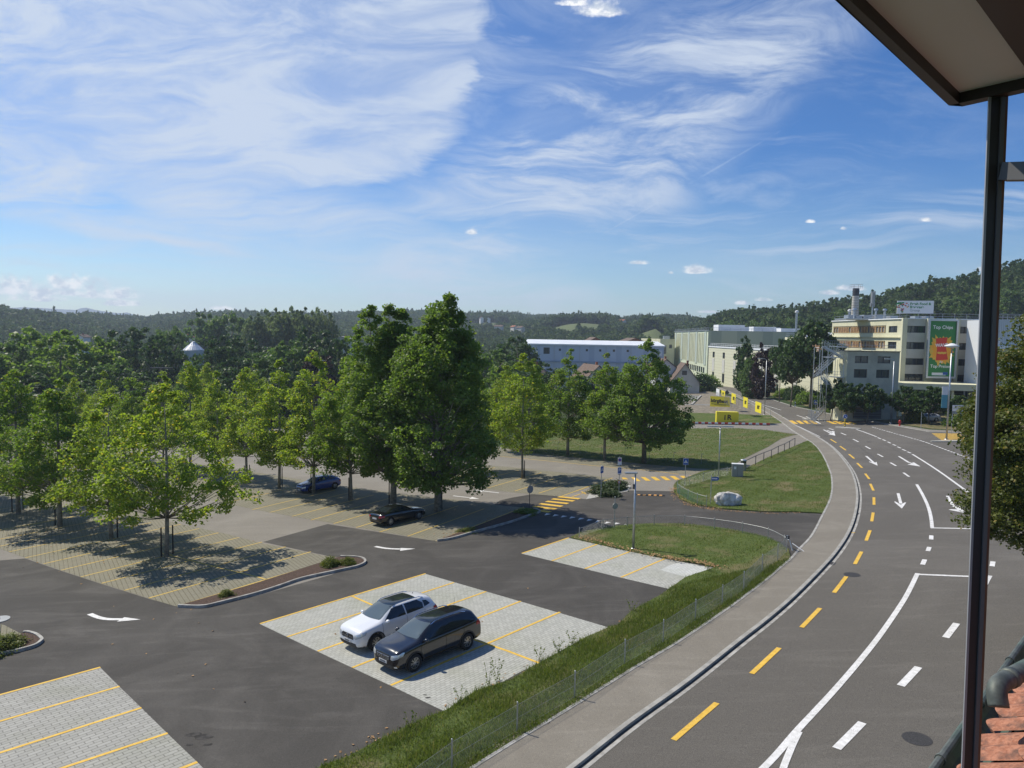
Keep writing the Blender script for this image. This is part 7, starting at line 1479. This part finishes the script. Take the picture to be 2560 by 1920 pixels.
    for s in (1, -1):
        b = MB(); pts = []
        for x_ in np.linspace(h-1.95, -h+.72, 9): l_, _, _, _ = full.ray_cast(Vector((x_, s*.565, 5)), Vector((0, 0, -1))); pts.append(l_+Vector((0, s*.01, .045 if 0 < (x_-(-h+.72)) < (L-2.7) else .0)))
        b.path(pts, .018, 8); b.build('roof_rail', 'chrome' if rails else 'plastic_dark', bd)
    b = MB(); l_, _, _, _ = full.ray_cast(Vector((-h+.85, .0, 5)), Vector((0, 0, -1))); b.path([l_, l_+Vector((-.10, 0, .42)) if three else l_+Vector((-.05, 0, .06))], [.008, .004] if three else [.02, .008], 6); b.build('aerial', 'plastic_dark', bd)
    b = MB()
    for s in (-.32, .25): b.path([(h-1.20, s, 1.17), (h-1.30, s+.18, 1.222), (h-1.38, s+.38, 1.262)], .010, 5)
    b.build('wiper', 'black_rubber', bd)
    # creases of the bonnet
    return o
def car_pose(front, rear, track_half, sidesign=1):
    """centre and heading from the two wheels seen on the ground; the wheels seen are on the +y (left) side when sidesign=1"""
    F_, B_2 = G(*front), G(*rear); d = (F_-B_2); d.z = 0; d.normalize(); left = Vector((-d.y, d.x, 0)); mid = (F_+B_2)/2-left*track_half*sidesign; return mid, math.atan2(d.y, d.x)
def site_tilt(o):
    """let the car stand on the sloping site"""
    n = Vector((-GX, -GY, 1)).normalized(); q = Vector((0, 0, 1)).rotation_difference(n); o.rotation_mode = 'QUATERNION'; o.rotation_quaternion = q@Matrix.Rotation(o.rotation_euler.z, 3, 'Z').to_quaternion(); l = o.location; o.location.z = zg(l.x, l.y)+PV
mid, hd = car_pose((1036, 1679), (1166.6, 1624), .80); o = suv('car_black', 'black crossover with chrome grille and roof rails parked on the paved bays, its aerial up', 4.54, 2.765, mid, hd, False, True, 'chrome', True); site_tilt(o); HD = hd
fwp = G(939.5, 1626); d = Vector((math.cos(hd), math.sin(hd), 0)); left = Vector((-d.y, d.x, 0)); mid = fwp-d*1.315-left*.80; o = suv('car_white', 'white crossover with dark glass roof parked beside the black one', 4.33, 2.63, mid, hd, True, True, 'dark', False); site_tilt(o)
def hatch(label, paint, lc, heading, coupe=False, name='parked_car', group='cars parked in the lot'):
    if not coupe:
        h = 2.13; st = [(h, .50, .30, .52, .38, .56), (h-.04, .68, .22, .64, .5, .69), (h-.22, .82, .17, .76, .60, .81), (h-.6, .87, .16, .85, .66, .90), (h-1.0, .89, .16, .90, .68, .97), (h-1.2, .89, .16, .92, .66, 1.05), (h-1.75, .89, .16, .94, .60, 1.36), (h-2.1, .89, .16, .955, .57, 1.44), (h-2.8, .89, .16, .98, .56, 1.44), (h-3.4, .885, .17, 1.02, .54, 1.37), (h-3.85, .87, .19, 1.04, .52, 1.20), (h-4.08, .84, .24, .96, .56, 1.02), (h-4.22, .74, .28, .80, .5, .84), (h-4.26, .6, .34, .7, .4, .74)]
        gl_ = [[(h-1.45, .98), (h-1.98, 1.29), (h-2.60, 1.33), (h-2.62, .99)], [(h-2.68, 1.0), (h-2.66, 1.33), (h-3.25, 1.28), (h-3.62, 1.12), (h-3.5, 1.05)]]; ws = [(-.62, 1.03), (.62, 1.03), (.50, 1.36), (-.50, 1.36)]; rr_ = [(-.50, 1.10), (.50, 1.10), (.44, 1.32), (-.44, 1.32)]; wb = 2.58; wrd = .325
    else:
        h = 2.18; st = [(h, .50, .28, .50, .38, .56), (h-.04, .68, .21, .62, .5, .68), (h-.22, .82, .17, .74, .60, .79), (h-.7, .86, .16, .82, .66, .88), (h-1.25, .87, .16, .87, .68, .95), (h-1.45, .87, .16, .89, .66, 1.01), (h-1.95, .87, .16, .90, .58, 1.31), (h-2.35, .87, .16, .91, .54, 1.38), (h-2.9, .875, .16, .93, .54, 1.355), (h-3.3, .875, .17, .95, .55, 1.24), (h-3.7, .87, .18, .96, .62, 1.03), (h-3.9, .865, .20, .94, .64, .985), (h-4.25, .83, .24, .90, .60, .965), (h-4.34, .76, .26, .78, .52, .84), (h-4.37, .6, .34, .66, .4, .72)]
        gl_ = [[(h-1.68, .94), (h-2.18, 1.23), (h-2.75, 1.27), (h-2.80, .96)], [(h-2.86, .97), (h-2.82, 1.26), (h-3.15, 1.20), (h-3.50, 1.04), (h-3.42, .99)]]; ws = [(-.62, 1.00), (.62, 1.00), (.50, 1.30), (-.50, 1.30)]; rr_ = [(-.58, 1.02), (.58, 1.02), (.48, 1.26), (-.48, 1.26)]; wb = 2.66; wrd = .32
    ex = [([(-.40, .40), (.40, .40), (.36, .52), (-.36, .52)], 'front', 1, 'black_rubber', 'grille', .008), ([(-.55, .22), (.55, .22), (.5, .33), (-.5, .33)], 'front', 1, 'plastic_dark', 'air_intake', .008), ([(-.55, .28), (.55, .28), (.55, .40), (-.55, .40)], 'front', -1, 'plastic_dark', 'diffuser', .008)]
    for s in (1, -1):
        ex.append(([(s*.48, .50), (s*.80, .56), (s*.80, .68), (s*.52, .62)][::s], 'front', 1, 'headlamp', 'headlight', .010)); ex.append(([(s*.52, .70), (s*.84, .70), (s*.84, .84), (s*.54, .82)], 'front', -1, 'tail_red', 'tail_light', .010)); ex.append(([(-h+.08, .72), (-h+.32, .74), (-h+.30, .86), (-h+.12, .86)], 'side', s, 'tail_red', 'tail_light', .010))
    o, bd, full = make_car(name, label, paint, st, wb, wrd, 1.54, gl_, ws, rr_, ex, lc, heading, .045, False, 5 if not coupe else 10, group); add_mirrors(bd, h-1.55, .98, .87, paint); seams(bd, full, [(h-1.40, h-1.42), (h-2.70, h-2.78)], .30, .92); handles(bd, full, [(h-2.55, .84)], paint)
    for sgn, zz in ((1, .36), (-1, .62)):
        l_, _, _, _ = full.ray_cast(Vector((5*sgn, 0, zz)), Vector((-sgn, 0, 0))); b = MB(); b.box((l_.x+sgn*.015, 0, zz), (.02, .50, .11)); b.build('number_plate', 'plate_white', bd)
    l_, _, _, _ = full.ray_cast(Vector((5, 0, .47)), Vector((-1, 0, 0))); b = MB(); b.lathe((l_.x+.015, 0, .47), [(0, 0), (.06, 0)], 16, 'x'); b.build('emblem', 'chrome', bd); return o
F_ = G(775, 1235); B_2 = G(836.5, 1222.5); d = F_-B_2; dirv = math.atan2(d.y, d.x); mid = B_2+Vector((math.cos(HD), math.sin(HD), 0))*1.29-Vector((-math.sin(HD), math.cos(HD), 0))*.77
site_tilt(hatch('metallic blue two door hatchback parked under a bright plane tree', 'car_blue', mid, HD))
Rw = G(976, 1315); hd2 = HD+math.pi; dv = Vector((math.cos(hd2), math.sin(hd2), 0)); rightv = Vector((dv.y, -dv.x, 0)); mid = Rw+dv*1.33-rightv*.77
site_tilt(hatch('black coupe seen from behind, parked in the shade of the tall dark trees', 'car_jet', mid, hd2, True))
p = G(2327, 1056); site_tilt(hatch('silver car half hidden behind the verge trees near the factory', 'car_silver', (p.x, p.y+1.5, p.z), R(178), False, 'parked_car', None))
# ================================================================== the window we look out of
def own(px, py, D=None, z=None):
    d = ray(px, py); return d*(D/d.y) if D else d*(z/d.z)
win = thing('roof_window', 'opened roof window above and beside the viewer, with grey soffit and dark frame', 'window', (.9, 1.3, .45))
zs_ = .46
def wbuild(b, name, mat, par=win):
    o_ = b.build(name, mat); inv(o_, par); return o_
A1, A2, A3 = own(2095, 0, z=zs_), own(2372, 264, z=zs_), own(2560, 222, z=zs_); dA = (A1-A2).normalized(); dB = (A3-A2).normalized(); A0 = A2+dA*3.0; A4 = A2+dB*2.4; far_ = A0+dB*2.4
I2 = own(2408, 240, z=zs_+.02); I1 = own(2165, 0, z=zs_+.02); dI = (I1-I2).normalized(); I0 = I2+dI*3.0; I3 = own(2560, 203, z=zs_+.02); dJ = (I3-I2).normalized(); I4 = I2+dJ*2.4
b = MB()
def slab(bm, pts, th): bm.add([Vector(p) for p in pts]+[Vector(p)+Vector((0, 0, th)) for p in pts], [(0, 1, 2, 3), (7, 6, 5, 4), (0, 4, 5, 1), (1, 5, 6, 2), (2, 6, 7, 3), (3, 7, 4, 0)])
slab(b, [A0, A2, I2-Vector((0, 0, .02)), I0-Vector((0, 0, .02))], .10); slab(b, [A2, A4, I4-Vector((0, 0, .02)), I2-Vector((0, 0, .02))], .10); wbuild(b, 'outer_frame', 'frame_black')
b = MB(); slab(b, [I0, I2, I4, I0+dJ*2.4], .05); wbuild(b, 'soffit_panel', 'soffit')
K1, K2 = own(2470, 0, z=zs_), own(2560, 130, z=zs_); dK = (K1-K2).normalized(); b = MB(); K3 = K2-dK*.9; K0 = K2+dK*3; off = Vector((.5, -.25, 0)); slab(b, [K0, K3, K3+off, K0+off], .012); b.v = [(x_, y_, z_-.02) for x_, y_, z_ in b.v]; wbuild(b, 'inner_rail', 'frame_black')
Pt, Pb = own(2498, 225, D=1.36), own(2427, 1935, D=1.36); Pb = Pt+(Pb-Pt)*1.25
wv = (own(2560, 900, D=1.36)-own(2460, 900, D=1.36)).normalized(); ax = (Pb-Pt).normalized(); dv = ax.cross(wv).normalized()
if dv.y < 0: dv = -dv
def strip(name, s0, s1, d0, d1, mat):
    b = MB(); k = 1.36/FPX; c0, c1 = (s0*k), (s1*k); vs = []
    for P_ in (Pt, Pb):
        for (s_, dd_) in ((c0, d0), (c1, d0), (c1, d1), (c0, d1)): vs.append(P_+wv*s_+dv*dd_)
    b.add(vs, [(0, 1, 2, 3), (7, 6, 5, 4), (0, 4, 5, 1), (1, 5, 6, 2), (2, 6, 7, 3), (3, 7, 4, 0)]); wbuild(b, name, mat)
strip('seal', -24, -18, .0, .003, 'frame_grey'); strip('frame_post', -18, 5, .001, .006, 'frame_black'); strip('track', 5, 15, -.002, .006, 'frame_bar'); strip('timber_edge', 15, 23, .0, .006, 'wood_frame')
b = MB(); q0, q1 = own(2512, 430, D=1.36), own(2700, 426, D=1.25); b.bar(q0, q1, .03, .032); wbuild(b, 'handle_bar', 'frame_bar')
# roof of our own house below: clay tiles, gutter, down pipe elbow
rf = thing('tiled_roof', 'weathered orange clay tiles with a green grey gutter below the window', 'roof', tuple(own(2500, 1850, D=2.7)))
zgut = -1.62; gA, gB = own(2325, 1935, z=zgut), own(2566, 1594, z=zgut); gd = (gB-gA).normalized(); gn = Vector((gd.y, -gd.x, 0)).normalized()
if gn.x < 0: gn = -gn
b = MB(); g0, g1 = gA-gd*1.2, gB+gd*2.0; b.tube(g0, g1, .016, n=10); k = 8
for s in np.arange(.1, 5, .62): c = g0+gd*s; b.tube(c-gd*.008, c+gd*.008, .021, n=10)
wbuild(b, 'gutter_bead', 'copper_pipe', rf)
b = MB(); o0 = len(b.v)
for P_ in (g0, g1):
    for i in range(k+1): a = math.pi*i/k; b.v.append(tuple(P_+gn*(.075-.075*math.cos(a))+Vector((0, 0, -.085*math.sin(a)))))
for i in range(k): b.f.append((i, i+1, k+2+i, k+1+i))
wbuild(b, 'gutter', 'copper_pipe', rf)
# tiles: rows climbing towards the window
b = MB(); rng = random.Random(3); slope = .62; up_v = (gn+Vector((0, 0, slope))).normalized(); tn = gd.cross(up_v).normalized()
if tn.z < 0: tn = -tn
base0 = gA+gn*.135+Vector((0, 0, .0)); tw_, tl = .15, .25
for row in range(9):
    for cidx in range(-10, 28):
        o_ = base0+gd*(cidx*tw_+(.0 if row % 2 else tw_/2))+up_v*(row*tl*.8)+tn*(.012+rng.uniform(-.004, .004)); j = rng.uniform(-.012, .012); nseg = 8; base_i = len(b.v)
        for e_, (v_, thk) in enumerate(((0, .030), (tl, 0.0))):
            for i in range(nseg+1):
                a = i/nseg; s_ = (a-.5)*tw_*.98; hgt = .022*math.cos((a-.5)*math.pi)+thk; vv = v_-(.035*(1-(2*a-1)**2) if e_ == 0 else 0); b.v.append(tuple(o_+gd*(s_+j)+up_v*vv+tn*hgt))
        for i in range(nseg+1): a = i/nseg; s_ = (a-.5)*tw_*.98; vv = -(.035*(1-(2*a-1)**2)); b.v.append(tuple(o_+gd*(s_+j)+up_v*vv+tn*(.022*math.cos((a-.5)*math.pi)+.004)))
        for i in range(nseg): b.f.append((base_i+i, base_i+i+1, base_i+nseg+2+i, base_i+nseg+1+i)); b.f.append((base_i+2*nseg+2+i, base_i+2*nseg+3+i, base_i+i+1, base_i+i))
wbuild(b, 'tiles', 'clay_tile', rf)
b = MB(); c0 = base0-gd*2.5-Vector((0, 0, .02)); b.add([c0, c0+gd*8, c0+gd*8+up_v*2.6, c0+up_v*2.6], [(0, 1, 2, 3)]); wbuild(b, 'roof_deck', 'dark_void', rf); b = MB(); b.add([c0, c0+gd*8, c0+gd*8-Vector((0, 0, 11)), c0-Vector((0, 0, 11))], [(0, 1, 2, 3)]); wbuild(b, 'house_wall', 'facade_cream', rf)  # deck coloured near black for the shade between gutter and tiles
e0, e1, e2, e3 = own(2497, 1768, D=2.66), own(2494, 1718, D=2.70), own(2530, 1692, D=2.78), own(2600, 1655, D=2.9); pts = catmull([tuple(e0), tuple(e1), tuple(e2), tuple(e3)], 5); b = MB(); b.path(pts, .036, 14); b.path([Vector(pts[9]), Vector(pts[10])], .040, 14); wbuild(b, 'downpipe', 'copper_pipe', rf)
for m_ in [o_ for o_ in rf.children]: 
    if m_.name.startswith('downpipe'): m_.data.polygons.foreach_set('use_smooth', [True]*len(m_.data.polygons))
# ================================================================== air
hz = MB(); hz.box((0, 1600, -20), (8800, 3600, 360)); 
mh = bpy.data.materials.new('haze'); mh.use_nodes = True; t = NT(mh.node_tree); t.n.remove(t.n['Principled BSDF']); vol = t.new('ShaderNodeVolumePrincipled'); vol.inputs['Color'].default_value = (.72, .84, 1, 1); vol.inputs['Density'].default_value = .00020; vol.inputs['Anisotropy'].default_value = .2
t.l.new(vol.outputs[0], t.n['Material Output'].inputs['Volume']); MATS['haze'] = mh
if HAZE: ho = hz.build('haze', 'haze'); tag(ho, 'thin blue summer haze filling the valley air', 'haze', kind='stuff')
for o_ in (offc, an, st, wg, w2, hb, gh, bl, mgate, cstore):     # built where they stand: keep their place under the Empty
    for c_ in o_.children: c_.matrix_parent_inverse = o_.matrix_basis.inverted()
st.scale = (.76, 1, 1)
bpy.context.view_layer.update()
